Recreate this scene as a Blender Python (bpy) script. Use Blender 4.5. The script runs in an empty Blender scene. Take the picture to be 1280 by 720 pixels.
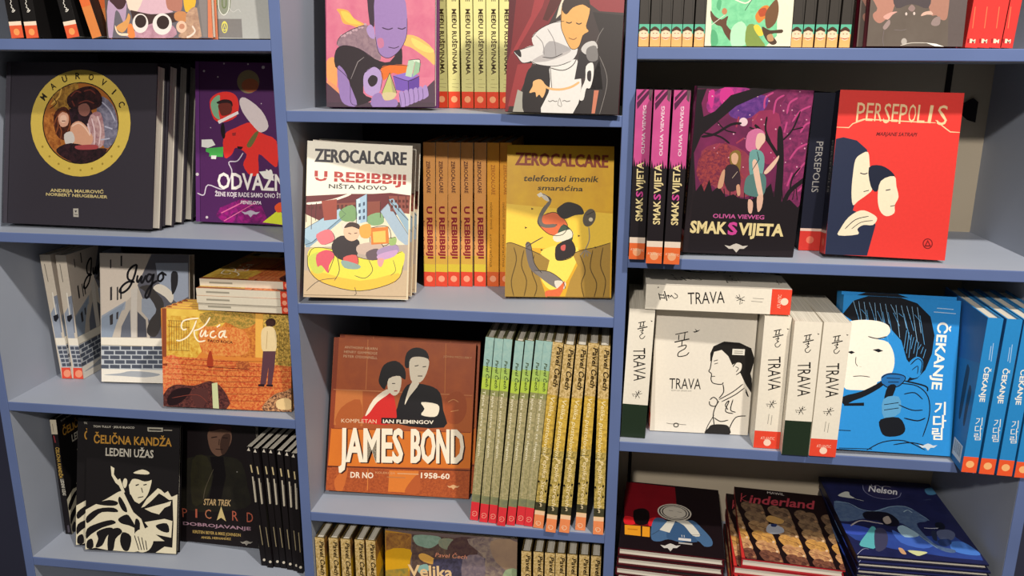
import bpy, math, random
import numpy as np
from mathutils import Matrix, Vector

# ------------------------------------------------------------------ camera, world, lights, exposure
SC = bpy.context.scene
COL = SC.collection
cam_d = bpy.data.cameras.new('camera'); cam = bpy.data.objects.new('camera', cam_d); COL.objects.link(cam)
cam_d.sensor_width = 36.0; cam_d.lens = 28.77; cam_d.clip_start = .02
cam.matrix_world = Matrix(((0.99163333, -0.04081881, 0.1224629, 0.0),
                           (0.12882422, 0.25248001, -0.95898809, -1.25),
                           (0.00822532, 0.96674075, 0.25562604, 1.55), (0, 0, 0, 1)))
SC.camera = cam

world = bpy.data.worlds.new('world'); SC.world = world; world.use_nodes = True
world.node_tree.nodes['Background'].inputs[0].default_value = (1.0, .93, .84, 1)
world.node_tree.nodes['Background'].inputs[1].default_value = .16

def lamp(name, kind, loc, target, energy, size, color, spot=None):
    d = bpy.data.lights.new(name, kind); o = bpy.data.objects.new(name, d); COL.objects.link(o)
    o.location = loc
    o.rotation_euler = (Vector(target) - Vector(loc)).to_track_quat('-Z', 'Y').to_euler()
    d.energy = energy; d.color = color
    if kind == 'SPOT':
        d.shadow_soft_size = size; d.spot_size = math.radians(spot); d.spot_blend = .6
    elif kind == 'AREA':
        d.shape = 'DISK'; d.size = size
    return o
lamp('track_spot', 'SPOT', (.62, -1.10, 2.95), (-.15, .1, 1.1), 165, .045, (1.0, .93, .84), 100)
lamp('ceiling_spot', 'SPOT', (-.35, -2.9, 2.78), (-.2, .1, 1.15), 300, .06, (1.0, .93, .85), 70)
SC.view_settings.view_transform = 'Standard'; SC.view_settings.look = 'None'
SC.view_settings.exposure = 0.1; SC.view_settings.gamma = 1.0; SC.view_settings.use_curve_mapping = False

# ------------------------------------------------------------------ materials
def lin(c):
    c = c / 255.0
    return c / 12.92 if c <= .04045 else ((c + .055) / 1.055) ** 2.4
def hexlin(h, g=1.0):
    return tuple(min(.92, lin(int(h[i:i + 2], 16)) * g) for i in (0, 2, 4)) + (1.0,)
def new_mat(name):
    m = bpy.data.materials.new(name); m.use_nodes = True
    nt = m.node_tree; return m, nt, nt.nodes['Principled BSDF']
def node(nt, t, **kw):
    n = nt.nodes.new(t)
    for k, v in kw.items(): setattr(n, k, v)
    return n
def print_mat():
    m, nt, b = new_mat('printed_cover')
    a = node(nt, 'ShaderNodeAttribute', attribute_name='ink'); nz = node(nt, 'ShaderNodeTexNoise'); tc = node(nt, 'ShaderNodeTexCoord')
    nt.links.new(tc.outputs['Object'], nz.inputs['Vector']); nz.inputs['Scale'].default_value = 220; nz.inputs['Detail'].default_value = 3
    mr = node(nt, 'ShaderNodeMapRange'); mr.inputs[3].default_value = .93; mr.inputs[4].default_value = 1.07
    nt.links.new(nz.outputs['Fac'], mr.inputs[0])
    mx = node(nt, 'ShaderNodeMix', data_type='RGBA', blend_type='MULTIPLY'); mx.inputs[0].default_value = 1
    nt.links.new(a.outputs['Color'], mx.inputs[6]); nt.links.new(mr.outputs[0], mx.inputs[7]); nt.links.new(mx.outputs[2], b.inputs['Base Color'])
    b.inputs['Roughness'].default_value = .42; b.inputs['Specular IOR Level'].default_value = .2
    return m
def paint_mat(k):
    m, nt, b = new_mat('painted_print_%s' % ('fine', 'medium', 'soft')[k])
    a = node(nt, 'ShaderNodeAttribute', attribute_name='ink'); a2 = node(nt, 'ShaderNodeAttribute', attribute_name='ink_two')
    tc = node(nt, 'ShaderNodeTexCoord'); nz = node(nt, 'ShaderNodeTexNoise')
    nt.links.new(tc.outputs['Object'], nz.inputs['Vector']); nz.inputs['Scale'].default_value = (230, 110, 28)[k]
    nz.inputs['Detail'].default_value = (5, 5, 4)[k]; nz.inputs['Distortion'].default_value = (.8, .6, .2)[k]; nz.inputs['Roughness'].default_value = .6
    cr = node(nt, 'ShaderNodeValToRGB'); w = (.09, .14, .3)[k]
    cr.color_ramp.elements[0].position = .5 - w; cr.color_ramp.elements[1].position = .5 + w
    nt.links.new(nz.outputs['Fac'], cr.inputs[0])
    mx = node(nt, 'ShaderNodeMix', data_type='RGBA')
    nt.links.new(cr.outputs[0], mx.inputs[0]); nt.links.new(a.outputs['Color'], mx.inputs[6]); nt.links.new(a2.outputs['Color'], mx.inputs[7])
    nt.links.new(mx.outputs[2], b.inputs['Base Color']); b.inputs['Roughness'].default_value = .42; b.inputs['Specular IOR Level'].default_value = .2
    return m
def page_mat():
    m, nt, b = new_mat('page_edges')
    tc = node(nt, 'ShaderNodeTexCoord'); w = node(nt, 'ShaderNodeTexNoise'); mp = node(nt, 'ShaderNodeMapping')
    mp.inputs['Scale'].default_value = (4, 900, 4)
    nt.links.new(tc.outputs['Object'], mp.inputs[0]); nt.links.new(mp.outputs[0], w.inputs['Vector']); w.inputs['Scale'].default_value = 1.5
    cr = node(nt, 'ShaderNodeValToRGB'); cr.color_ramp.elements[0].color = (.42, .38, .30, 1); cr.color_ramp.elements[1].color = (.72, .67, .57, 1)
    cr.color_ramp.elements[0].position = .25; cr.color_ramp.elements[1].position = .6
    nt.links.new(w.outputs['Fac'], cr.inputs[0]); nt.links.new(cr.outputs[0], b.inputs['Base Color']); b.inputs['Roughness'].default_value = .85
    return m
def paint_board(name, rgb, rough, amount, scale):
    m, nt, b = new_mat(name)
    tc = node(nt, 'ShaderNodeTexCoord'); nz = node(nt, 'ShaderNodeTexNoise'); nz.inputs['Scale'].default_value = scale; nz.inputs['Detail'].default_value = 6
    nt.links.new(tc.outputs['Object'], nz.inputs['Vector'])
    cr = node(nt, 'ShaderNodeValToRGB')
    c = [lin(v) for v in rgb]
    cr.color_ramp.elements[0].color = tuple(v * (1 - amount) for v in c) + (1,); cr.color_ramp.elements[1].color = tuple(v * (1 + amount) for v in c) + (1,)
    cr.color_ramp.elements[0].position = .3; cr.color_ramp.elements[1].position = .7
    nt.links.new(nz.outputs['Fac'], cr.inputs[0]); nt.links.new(cr.outputs[0], b.inputs['Base Color'])
    b.inputs['Roughness'].default_value = rough; b.inputs['Specular IOR Level'].default_value = .2
    bp = node(nt, 'ShaderNodeBump'); bp.inputs['Strength'].default_value = .05; n2 = node(nt, 'ShaderNodeTexNoise'); n2.inputs['Scale'].default_value = 160
    nt.links.new(tc.outputs['Object'], n2.inputs['Vector']); nt.links.new(n2.outputs['Fac'], bp.inputs['Height']); nt.links.new(bp.outputs[0], b.inputs['Normal'])
    return m
M_PRINT = print_mat(); M_PAINT = [paint_mat(k) for k in range(3)]; M_PAGE = page_mat()
M_BOARD = paint_board('grey_blue_board', (156, 163, 177), .5, .05, 5)
M_EDGE = paint_board('blue_edge_band', (88, 104, 146), .45, .06, 9)
M_BACKDARK = paint_board('dark_back_board', (40, 37, 40), .6, .1, 6)
M_BACKTAN = paint_board('tan_back_board', (172, 160, 140), .6, .06, 4)
M_GAP = paint_board('black_gap', (30, 26, 28), .8, .1, 8)
M_FLOOR = paint_board('grey_floor', (96, 92, 90), .5, .12, 3)
M_WALL = paint_board('dark_blue_wall', (52, 54, 72), .7, .08, 3)

# ------------------------------------------------------------------ mesh helpers
class MB:
    """collects polygons with a material slot and two ink colours"""
    def __init__(s): s.v = []; s.f = []; s.m = []; s.c = []; s.c2 = []
    def poly(s, pts, m=0, c=(1, 1, 1, 1), c2=None):
        i = len(s.v); s.v += [tuple(p) for p in pts]; s.f.append(tuple(range(i, i + len(pts)))); s.m.append(m); s.c.append(c); s.c2.append(c2 or c)
    def faces(s, verts, faces, m=0, c=(1, 1, 1, 1), c2=None):
        i = len(s.v); s.v += [tuple(p) for p in verts]
        for f in faces: s.f.append(tuple(i + k for k in f)); s.m.append(m); s.c.append(c); s.c2.append(c2 or c)
    def box(s, a, b, m=0, c=(1, 1, 1, 1), front=None):
        x0, y0, z0 = a; x1, y1, z1 = b
        i = len(s.v)
        s.v += [(x0, y0, z0), (x1, y0, z0), (x1, y1, z0), (x0, y1, z0), (x0, y0, z1), (x1, y0, z1), (x1, y1, z1), (x0, y1, z1)]
        for k, f in enumerate([(0, 3, 2, 1), (4, 5, 6, 7), (0, 1, 5, 4), (1, 2, 6, 5), (2, 3, 7, 6), (3, 0, 4, 7)]):
            s.f.append(tuple(i + q for q in f)); s.m.append(front if (front is not None and k == 2) else m); s.c.append(c); s.c2.append(c)
    def build(s, name, mats):
        me = bpy.data.meshes.new(name); me.from_pydata(s.v, [], s.f)
        for m in mats: me.materials.append(m)
        me.polygons.foreach_set('material_index', s.m)
        if M_PRINT in mats:
            for an, src in (('ink', s.c), ('ink_two', s.c2)):
                at = me.attributes.new(an, 'FLOAT_COLOR', 'CORNER'); buf = []
                for f, c in zip(s.f, src): buf += list(c) * len(f)
                at.data.foreach_set('color', buf)
        me.update(); return me

def smooth_closed(p, n=3):
    o = []; N = len(p)
    for i in range(N):
        a, b, c, d = p[i - 1], p[i], p[(i + 1) % N], p[(i + 2) % N]
        for k in range(n):
            t = k / n
            o.append(tuple(.5 * (2 * b[j] + (c[j] - a[j]) * t + (2 * a[j] - 5 * b[j] + 4 * c[j] - d[j]) * t * t + (3 * b[j] - a[j] - 3 * c[j] + d[j]) * t ** 3) for j in (0, 1)))
    return o
def smooth_open(p, n=4):
    if len(p) < 3: return p
    q = [p[0]] + p + [p[-1]]; o = []
    for i in range(1, len(q) - 2):
        a, b, c, d = q[i - 1:i + 3]
        for k in range(n):
            t = k / n
            o.append(tuple(.5 * (2 * b[j] + (c[j] - a[j]) * t + (2 * a[j] - 5 * b[j] + 4 * c[j] - d[j]) * t * t + (3 * b[j] - a[j] - 3 * c[j] + d[j]) * t ** 3) for j in (0, 1)))
    o.append(p[-1]); return o
_txt = {}
def text_mesh(s, bold):
    k = (s, bold)
    if k not in _txt:
        cu = bpy.data.curves.new('t', 'FONT'); cu.body = s; cu.resolution_u = 2; cu.offset = bold
        ob = bpy.data.objects.new('t', cu); COL.objects.link(ob)
        dg = bpy.context.evaluated_depsgraph_get(); me = ob.evaluated_get(dg).to_mesh()
        v = [(q.co.x, q.co.y) for q in me.vertices]; f = [tuple(q.vertices) for q in me.polygons]
        ob.evaluated_get(dg).to_mesh_clear(); bpy.data.objects.remove(ob); bpy.data.curves.remove(cu)
        x0 = min((a for a, b in v), default=0); x1 = max((a for a, b in v), default=1)
        _txt[k] = ([((a - x0) / (x1 - x0 or 1), b / .729) for a, b in v], f)
    return _txt[k]

def clip_poly(p, w, h):
    """Sutherland-Hodgman against the printed face"""
    for ax, lim, sg in ((0, 0, 1), (0, w, -1), (1, 0, 1), (1, h, -1)):
        o = []
        for i in range(len(p)):
            a, b = p[i - 1], p[i]; ia = (a[ax] - lim) * sg >= 0; ib = (b[ax] - lim) * sg >= 0
            if ia != ib:
                t = (lim - a[ax]) / (b[ax] - a[ax]); o.append((a[0] + (b[0] - a[0]) * t, a[1] + (b[1] - a[1]) * t))
            if ib: o.append(b)
        p = o
        if len(p) < 3: return []
    return p

def draw(mb, ops, w, h, sx, sy, place, g):
    """print a face: ops in tenths of a millimetre from its top left corner; place(u, v, layer) gives the 3-D point (metres)"""
    lay = [0]
    def face(p, m, c, c2=None):
        p = clip_poly(p, w, h)
        if len(p) >= 3:
            a = sum(p[i - 1][0] * p[i][1] - p[i][0] * p[i - 1][1] for i in range(len(p)))
            if a > 0: p = p[::-1]
            mb.poly([place(u, v, lay[0]) for u, v in p], m, c, c2)
    def cvt(l): return [(l[i] * 1e-4 * sx, l[i + 1] * 1e-4 * sy) for i in range(0, len(l), 2)]
    def stroke(p, wd, c):
        n = len(p); L_, R_ = [], []
        for i in range(n):
            a = p[max(i - 1, 0)]; b = p[min(i + 1, n - 1)]; dx, dy = b[0] - a[0], b[1] - a[1]; d = math.hypot(dx, dy) or 1e-9
            k = wd / 2 * (.55 if i in (0, n - 1) and n > 2 else 1.0)
            L_.append((p[i][0] - dy / d * k, p[i][1] + dx / d * k)); R_.append((p[i][0] + dy / d * k, p[i][1] - dx / d * k))
        for i in range(n - 1): face([L_[i], L_[i + 1], R_[i + 1], R_[i]], 0, c)
    def text(s, c, a, b, cap, st):
        v, f = text_mesh(s, .04 if 'B' in st else .022 if 'b' in st else 0.0)
        dx, dy = b[0] - a[0], b[1] - a[1]; ln = math.hypot(dx, dy) or 1e-9; ux, uy = dx / ln, dy / ln; px, py = uy, -ux
        sh = .22 * cap if 'i' in st else 0
        pts = [(a[0] + ux * (q[0] * ln + q[1] * sh) + px * q[1] * cap, a[1] + uy * (q[0] * ln + q[1] * sh) + py * q[1] * cap) for q in v]
        good = [q for q in f if all(-1e-4 < pts[i][0] < w + 1e-4 and -1e-4 < pts[i][1] < h + 1e-4 for i in q)]
        if good:
            used = sorted({i for q in good for i in q}); at = {i: k for k, i in enumerate(used)}
            mb.faces([place(pts[i][0], pts[i][1], lay[0]) for i in used], [tuple(at[i] for i in q) for q in good], 0, c)
    for op in ops:
        k = op[0]; c = hexlin(op[1], g)
        if k == 'F': face([(0, 0), (w, 0), (w, h), (0, h)], 0, c)
        elif k == 'P':
            p = cvt(op[2]); face(smooth_closed(p) if op[3] else p, 0, c)
        elif k == 'N':
            p = cvt(op[4]); face(smooth_closed(p) if op[5] else p, 1 + op[3], c, hexlin(op[2], g))
        elif k == 'L':
            p = cvt(op[3]); stroke(smooth_open(p) if op[4] else p, op[2] * 1e-4 * sx, c)
        elif k == 'R': face([(op[2] * w, op[3] * h), (op[4] * w, op[3] * h), (op[4] * w, op[5] * h), (op[2] * w, op[5] * h)], 0, c)
        elif k == 'RN': face([(op[4] * w, op[5] * h), (op[6] * w, op[5] * h), (op[6] * w, op[7] * h), (op[4] * w, op[7] * h)], 1 + op[3], c, hexlin(op[2], g))
        elif k == 'D':
            face([(op[2] * w + op[4] * math.cos(t * math.pi / 9), op[3] * h + op[4] * math.sin(t * math.pi / 9)) for t in range(18)], 0, c)
        elif k == 'SL': stroke([(w * .5, h * op[2]), (w * .5, h * op[3])], w * op[4], c)
        elif k == 'SL2': stroke([(w * op[2], h * op[3]), (w * op[4], h * op[3])], .004, c)
        elif k == 'TV': text(op[2], c, (w * op[3] - op[6] / 2, h * op[4]), (w * op[3] - op[6] / 2, h * op[5]), op[6], '')
        elif k == 'T':
            text(op[2], c, (op[3] * 1e-4 * sx, op[4] * 1e-4 * sy), (op[5] * 1e-4 * sx, op[6] * 1e-4 * sy), op[7] * 1e-4 * sy, op[8])
        lay[0] += 1

def tag(o, label, cat, group=None):
    o['label'] = label; o['category'] = cat
    if group: o['group'] = group
    return o
def obj(name, me, parent=None):
    o = bpy.data.objects.new(name, me); COL.objects.link(o)
    if parent: o.parent = parent
    return o
def structure(name, me):
    o = obj(name, me); o['kind'] = 'structure'; return o
# ------------------------------------------------------------------ the room
b = MB(); b.box((-2.6, -2.6, -.05), (2.6, .60, 0)); structure('floor', b.build('floor', [M_FLOOR]))
b = MB(); b.box((-2.6, .50, 0), (2.6, .60, 3.1)); structure('wall_back', b.build('wall_back', [M_WALL]))

# ------------------------------------------------------------------ the bookcase: three bays, four uprights
DEPTH = .40; TOP = 1.93
case = bpy.data.objects.new('bookcase', None); COL.objects.link(case)
tag(case, 'long blue painted bookcase with three bays of shelves full of comic books', 'bookcase')
def bevel(o):
    m = o.modifiers.new('bevel', 'BEVEL'); m.width = .0012; m.segments = 2; m.limit_method = 'ANGLE'
def board(name, a, c):
    q = MB(); q.box((a[0], .0022, a[2]), c); o = obj(name, q.build(name, [M_BOARD]), case)
    q = MB(); q.box(a, (c[0], .0022, c[2])); bevel(obj('edge_band', q.build('edge_band', [M_EDGE]), o))
X = [(-1.096, -1.078), (-.536, -.518), (.003, .021), (.641, .659)]
for x0, x1 in X: board('upright', (x0, 0, 0), (x1, DEPTH, TOP))
BAYS = [(X[0][1], X[1][0], [1.91, 1.594, 1.278, .965, .647, .334, .08], M_BACKDARK),
        (X[1][1], X[2][0], [1.91, 1.488, 1.175, .789, .394, .08], M_BACKDARK),
        (X[2][1], X[3][0], [1.91, 1.586, 1.274, .963, .6505, .338, .08], M_BACKTAN)]
for i, (x0, x1, zs, mt) in enumerate(BAYS):
    for z in zs: board('shelf', (x0, 0, z - .017), (x1, (.388, .388, .315)[i], z))
    bk = (DEPTH, DEPTH, .327)[i]
    q = MB(); q.box((x0, bk - .012, .02), (x1, bk - .002, TOP - .01)); obj('back_panel', q.build('back_panel', [mt]), case)
    q = MB(); q.box((x0, .02, 0), (x1, .035, .063)); obj('plinth', q.build('plinth', [M_EDGE]), case)

RB = .315
q = MB(); q.box((.563, RB - .0015, 1.36), (.573, RB + .0005, 1.569)); obj('panel_gap', q.build('panel_gap', [M_GAP]), case)
q = MB(); q.box((.046, RB - .0015, .66), (.0525, RB + .0005, .946)); obj('panel_gap', q.build('panel_gap', [M_GAP]), case)
out = [(.602, 1.478), (.618, 1.503), (.632, 1.512), (.641, 1.505), (.641, 1.470), (.628, 1.474), (.616, 1.484)]
q = MB(); n = len(out)
q.faces([(x - .02, RB - .004, z) for x, z in out] + [(x - .02, RB + .0005, z) for x, z in out], [tuple(range(n))] + [(i, n + i, n + (i + 1) % n, (i + 1) % n) for i in range(n)])
obj('dark_shape', q.build('dark_shape', [M_GAP]), case)  # flat dark outline set against the tan back panel

# ------------------------------------------------------------------ printed covers and spines
# polygons, strokes and lettering of each printed face, in tenths of a millimetre from its top left corner
ART = {
 'medallion': ([
  ["F","37333c"],
  ["P","48444e",[-63,-184,99,-186,111,2787,17,2791],0],
  ["L","1d1a20",16,[101,-140,100,2764],0],
  ["P","d9bd57",[2455,1005,2448,1146,2419,1283,2366,1414,2292,1536,2198,1646,2087,1741,1961,1819,1823,1877,1677,1915,1525,1931,1372,1925,1222,1896,1078,1845,944,1775,823,1685,719,1579,634,1458,570,1327,530,1189,513,1046,521,903,552,763,608,629,685,506,782,396,896,302,1026,227,1166,171,1313,136,1465,123,1616,132,1765,164,1906,216,2037,288,2154,378,2255,483,2337,601,2399,730,2438,866],0],
  ["P","201a18",[2231,1010,2225,1118,2203,1224,2162,1325,2105,1418,2033,1503,1948,1576,1851,1635,1746,1680,1633,1708,1518,1720,1401,1715,1287,1693,1177,1654,1075,1599,983,1531,903,1449,839,1357,790,1257,759,1150,746,1041,752,931,776,824,818,722,877,628,951,543,1038,471,1136,413,1243,369,1356,343,1472,332,1587,340,1701,363,1810,403,1910,458,1999,527,2077,608,2140,699,2188,798,2218,903],0],
  ["P","a8662c",[2211,1010,2206,1116,2183,1218,2144,1317,2089,1408,2018,1491,1936,1561,1842,1619,1739,1663,1630,1691,1517,1702,1404,1697,1292,1675,1185,1637,1086,1584,997,1517,920,1438,857,1348,809,1250,779,1147,767,1041,772,934,796,830,837,730,894,638,966,556,1050,486,1146,429,1250,386,1360,360,1472,351,1585,357,1696,380,1801,419,1899,473,1986,540,2061,619,2123,708,2169,804,2199,906],0],
  ["N","b98a3a","6e4a22",1,[928,587,1229,399,1432,374,1342,718,1039,860],1],
  ["N","c8803a","8a4a20",1,[775,957,1014,861,1103,1226,1164,1546,903,1415],1],
  ["N","8d8a9e","5c5a70",1,[1844,573,2100,704,2211,1020,2170,1293,1974,1434,1808,982],1],
  ["N","3b1c1e","180e12",1,[1225,582,1435,442,1687,402,1868,527,1889,708,1700,802,1447,830,1251,742],1],
  ["N","1c1216","37202a",1,[1268,787,1674,780,1710,1076,1460,1218,1261,1039],1],
  ["N","c9a6a4","9a6c74",1,[1678,894,1878,845,1966,1206,1923,1412,1672,1451,1613,1215],1],
  ["N","5b2c1e","2e1512",1,[964,908,1113,758,1253,811,1303,1084,1208,1316,1026,1228],1],
  ["P","d9a58c",[1052,915,1167,835,1256,911,1241,1063,1108,1088],1],
  ["P","d8a184",[1303,1084,1453,990,1608,1078,1741,1257,1695,1386,1467,1410,1336,1322],1],
  ["P","d3cdc8",[1180,1225,1331,1175,1388,1334,1237,1416],1],
  ["N","1d1318","3a2026",1,[1034,1481,1312,1368,1772,1439,2025,1455,1830,1643,1477,1708,1167,1615],1],
  ["L","8a4a2a",21,[970,1091,1017,953,1116,836,1219,857],1],
  ["L","8a4a2a",21,[1010,1228,1057,1090,1043,975],1],
  ["L","8a4a2a",21,[1106,1318,1127,1180,1088,1089],1],
  ["L","8a4a2a",20,[1255,879,1291,1039,1245,1177],1],
  ["L","6a3028",26,[1286,581,1385,489,1488,510],1],
  ["L","6a3028",25,[1538,486,1664,462,1767,528],1],
  ["L","6a3028",25,[1443,693,1594,645,1747,688],1],
  ["L","6a3028",25,[1314,650,1368,740],1],
  ["P","8a5a50",[1444,739,1595,690,1675,803,1602,905,1474,875],1],
  ["P","e8c0a8",[1103,914,1184,894,1227,958,1168,1032,1095,997],1],
  ["L","6a2c24",15,[1126,996,1198,995],1],
  ["L","e0c4c8",25,[1705,939,1773,1165,1771,1393],1],
  ["L","e0c4c8",25,[1815,900,1888,1117,1862,1391],1],
  ["L","e0c4c8",25,[1632,1032,1689,1213],1],
  ["L","b4b4c8",25,[1897,663,2053,796,2159,975],1],
  ["L","b4b4c8",25,[1962,1070,2114,1112],1],
  ["L","b4b4c8",25,[1894,1299,2069,1272],1],
  ["L","f0c8b0",26,[1328,1084,1454,1026,1584,1101,1690,1236],1],
  ["L","d8a850",31,[906,725,1056,585,1103,447],1],
  ["L","2a1a14",15,[954,610,1009,700,883,794],1],
  ["P","a8484c",[1416,1411,1796,1384,1824,1456,1469,1474],1],
  ["T","2a2418","M",776,663,828,589,121,"b"],
  ["T","2a2418","A",929,480,1003,424,117,"b"],
  ["T","2a2418","U",1133,349,1222,317,112,"b"],
  ["T","2a2418","R",1369,283,1465,277,110,"b"],
  ["T","2a2418","O",1616,288,1710,307,109,"b"],
  ["T","2a2418","V",1850,361,1933,404,111,"b"],
  ["T","2a2418","I",2074,518,2093,536,114,"b"],
  ["T","2a2418","C",2201,680,2242,758,117,"b"],
  ["P","a58c38",[782,1441,781,1447,779,1452,775,1456,768,1459,762,1460,756,1459,750,1457,745,1453,742,1448,741,1442,742,1437,745,1431,749,1427,755,1424,761,1423,767,1424,774,1427,778,1430,781,1436],0],
  ["P","a58c38",[925,1604,925,1610,922,1615,918,1619,912,1621,905,1623,899,1622,893,1620,889,1616,885,1611,884,1605,885,1599,888,1594,893,1590,898,1587,904,1586,910,1586,917,1589,921,1593,924,1598],0],
  ["P","a58c38",[1109,1726,1108,1732,1105,1737,1101,1741,1095,1744,1089,1745,1083,1744,1076,1742,1072,1738,1069,1733,1068,1727,1068,1722,1071,1716,1075,1712,1081,1709,1088,1708,1094,1709,1100,1712,1104,1715,1107,1721],0],
  ["P","a58c38",[1319,1800,1318,1805,1316,1811,1311,1815,1306,1818,1299,1819,1293,1818,1287,1816,1282,1812,1279,1807,1278,1801,1279,1795,1282,1790,1286,1786,1292,1783,1298,1782,1304,1783,1310,1785,1315,1789,1318,1794],0],
  ["P","a58c38",[1542,1820,1541,1826,1538,1832,1534,1835,1528,1838,1522,1839,1516,1839,1510,1836,1505,1832,1502,1827,1501,1822,1502,1816,1505,1811,1509,1807,1515,1804,1521,1803,1527,1803,1533,1806,1537,1810,1540,1815],0],
  ["P","a58c38",[1761,1787,1761,1792,1758,1798,1753,1802,1748,1805,1742,1806,1735,1805,1730,1802,1725,1798,1722,1794,1721,1788,1722,1782,1724,1777,1729,1773,1734,1770,1741,1769,1747,1770,1752,1772,1757,1776,1760,1781],0],
  ["P","a58c38",[1963,1702,1962,1707,1960,1712,1956,1716,1950,1719,1944,1720,1938,1720,1932,1717,1927,1713,1924,1708,1923,1703,1924,1697,1927,1692,1931,1688,1936,1685,1942,1684,1949,1685,1955,1687,1959,1691,1962,1696],0],
  ["P","a58c38",[2134,1571,2133,1577,2130,1582,2126,1586,2120,1588,2114,1589,2108,1589,2102,1587,2098,1583,2095,1578,2094,1572,2095,1566,2097,1561,2101,1557,2107,1554,2113,1553,2119,1554,2125,1556,2130,1560,2133,1565],0],
  ["P","a58c38",[2262,1404,2261,1409,2258,1415,2254,1419,2249,1421,2243,1422,2237,1422,2230,1419,2226,1416,2223,1410,2222,1405,2223,1399,2226,1394,2229,1390,2235,1387,2241,1386,2247,1387,2253,1389,2258,1393,2261,1398],0],
  ["T","d8c588","ANDRIJA MAUROVIĆ",939,2208,1980,2204,55,"b"],
  ["T","d8c588","NORBERT NEUGEBAUER",858,2275,2059,2284,51,"b"],
  ["P","b5b0a6",[1400,2478,1502,2474,1512,2621,1410,2620],0],
  ["P","37333c",[1427,2513,1478,2511,1454,2549],0],
  ["L","37333c",10,[1424,2578,1496,2584],0],
 ], 292.6, 277.6),
 'astronaut': ([
  ["F","4e2358"],
  ["P","5d2c6d",[-35,-50,65,-52,87,2834,5,2838],0],
  ["L","2c1238",10,[75,-52,87,2834],0],
  ["P","c9c0c4",[185,166,184,171,181,177,177,181,171,184,165,185,159,184,153,181,149,178,146,172,145,167,146,161,149,156,153,152,159,149,165,148,171,149,177,151,181,155,184,160],0],
  ["P","c9c0c4",[439,261,439,265,436,269,433,272,429,275,424,275,420,275,416,273,413,270,410,266,410,262,410,258,413,253,416,251,420,248,425,248,429,248,434,250,437,253,439,257],0],
  ["P","c9c0c4",[1295,77,1293,86,1290,93,1283,100,1275,103,1266,105,1256,104,1248,100,1241,94,1238,87,1236,78,1237,70,1241,62,1248,56,1256,52,1265,51,1275,52,1282,55,1289,61,1293,69],0],
  ["P","c9c0c4",[554,29,554,34,551,38,548,41,544,43,539,43,535,43,530,41,527,38,525,34,524,30,525,26,527,22,530,19,535,17,539,16,544,16,548,19,551,21,554,25],0],
  ["P","c9c0c4",[1000,29,999,33,997,37,994,40,989,42,985,43,981,43,976,40,973,38,971,34,970,30,971,26,973,21,976,19,980,16,985,16,989,16,994,18,997,21,999,25],0],
  ["P","c9c0c4",[236,2736,235,2743,231,2750,225,2755,218,2759,211,2761,203,2760,196,2757,190,2752,186,2745,185,2738,186,2731,190,2724,196,2718,203,2714,211,2713,218,2713,225,2717,231,2722,235,2728],0],
  ["P","c9c0c4",[978,2777,977,2781,975,2786,972,2789,967,2791,963,2792,958,2792,954,2790,951,2787,948,2783,948,2778,948,2774,951,2770,954,2767,958,2764,963,2763,967,2764,972,2766,975,2768,977,2773],0],
  ["P","c9c0c4",[61,1976,59,1985,55,1993,48,1999,40,2004,30,2005,20,2004,12,2001,5,1994,1,1987,-1,1978,1,1969,5,1961,12,1954,20,1950,30,1948,40,1949,48,1953,55,1959,59,1967],0],
  ["P","c9c0c4",[297,1144,297,1147,295,1150,293,1152,290,1153,287,1154,284,1153,281,1152,279,1150,277,1148,277,1145,277,1142,279,1139,281,1137,284,1136,287,1135,290,1136,293,1137,295,1139,297,1141],0],
  ["P","c9c0c4",[1244,699,1244,702,1242,705,1240,707,1237,708,1234,709,1231,708,1228,707,1226,705,1225,703,1224,700,1225,697,1226,694,1228,692,1231,691,1234,690,1237,691,1240,692,1242,694,1244,697],0],
  ["P","8a7a58",[1198,325,1188,388,1159,444,1113,490,1056,520,991,532,927,523,869,496,823,453,793,397,783,335,793,273,822,216,868,170,926,141,990,129,1054,138,1112,165,1158,208,1187,263],0],
  ["P","b0603e",[1183,389,1176,426,1154,460,1119,487,1075,505,1026,512,977,508,933,492,898,467,875,434,867,397,875,361,897,327,932,300,976,282,1025,275,1074,279,1118,295,1153,320,1175,353],0],
  ["N","a01c7e","5e1a58",1,[461,2553,891,2367,1243,2470,1395,2795,537,2812,384,2700],0],
  ["L","d96a9c",20,[486,2647,942,2413],0],
  ["L","d96a9c",15,[537,2788,1143,2427],0],
  ["P","e8e8e4",[114,1361,312,1349,377,1445,235,1502,114,1487],0],
  ["P","4fb858",[195,1513,528,1473,518,1651,260,1652,265,1590,195,1569],0],
  ["P","e8e8e4",[296,1631,397,1632,386,1694,295,1693],0],
  ["L","d0c6d4",20,[28,2310,156,2338,233,2158,537,2217,689,1927,629,1741,789,1712,899,1567],1],
  ["P","e5342e",[538,1276,764,1129,1062,1027,1237,1207,1519,1336,1538,1777,1388,1713,1189,1580,1190,1907,1041,1960,900,1778,964,1588,764,1479,689,1598,548,1660],1],
  ["P","dccfd0",[828,665,937,607,1235,814,1370,1087,1237,1197,1112,1118,898,870],1],
  ["P","e5342e",[268,703,379,562,589,510,763,575,818,757,764,944,539,1043,348,994],1],
  ["P","7fb08c",[288,749,349,632,464,583,438,861,463,999,348,933],1],
  ["P","2a1418",[399,700,539,645,679,669,699,770,639,716,464,730],1],
  ["P","6b2c24",[439,731,664,716,674,877,514,933,459,860],1],
  ["P","f0e6e6",[418,1024,798,841,818,887,448,1074],0],
  ["P","1a1016",[488,1092,538,1067,563,1275,523,1333,478,1208],1],
  ["P","6b6a3a",[964,1425,1113,1211,1187,1199,1049,1455],1],
  ["P","9d2a2c",[689,1225,764,1213,759,1269,699,1276],0],
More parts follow.
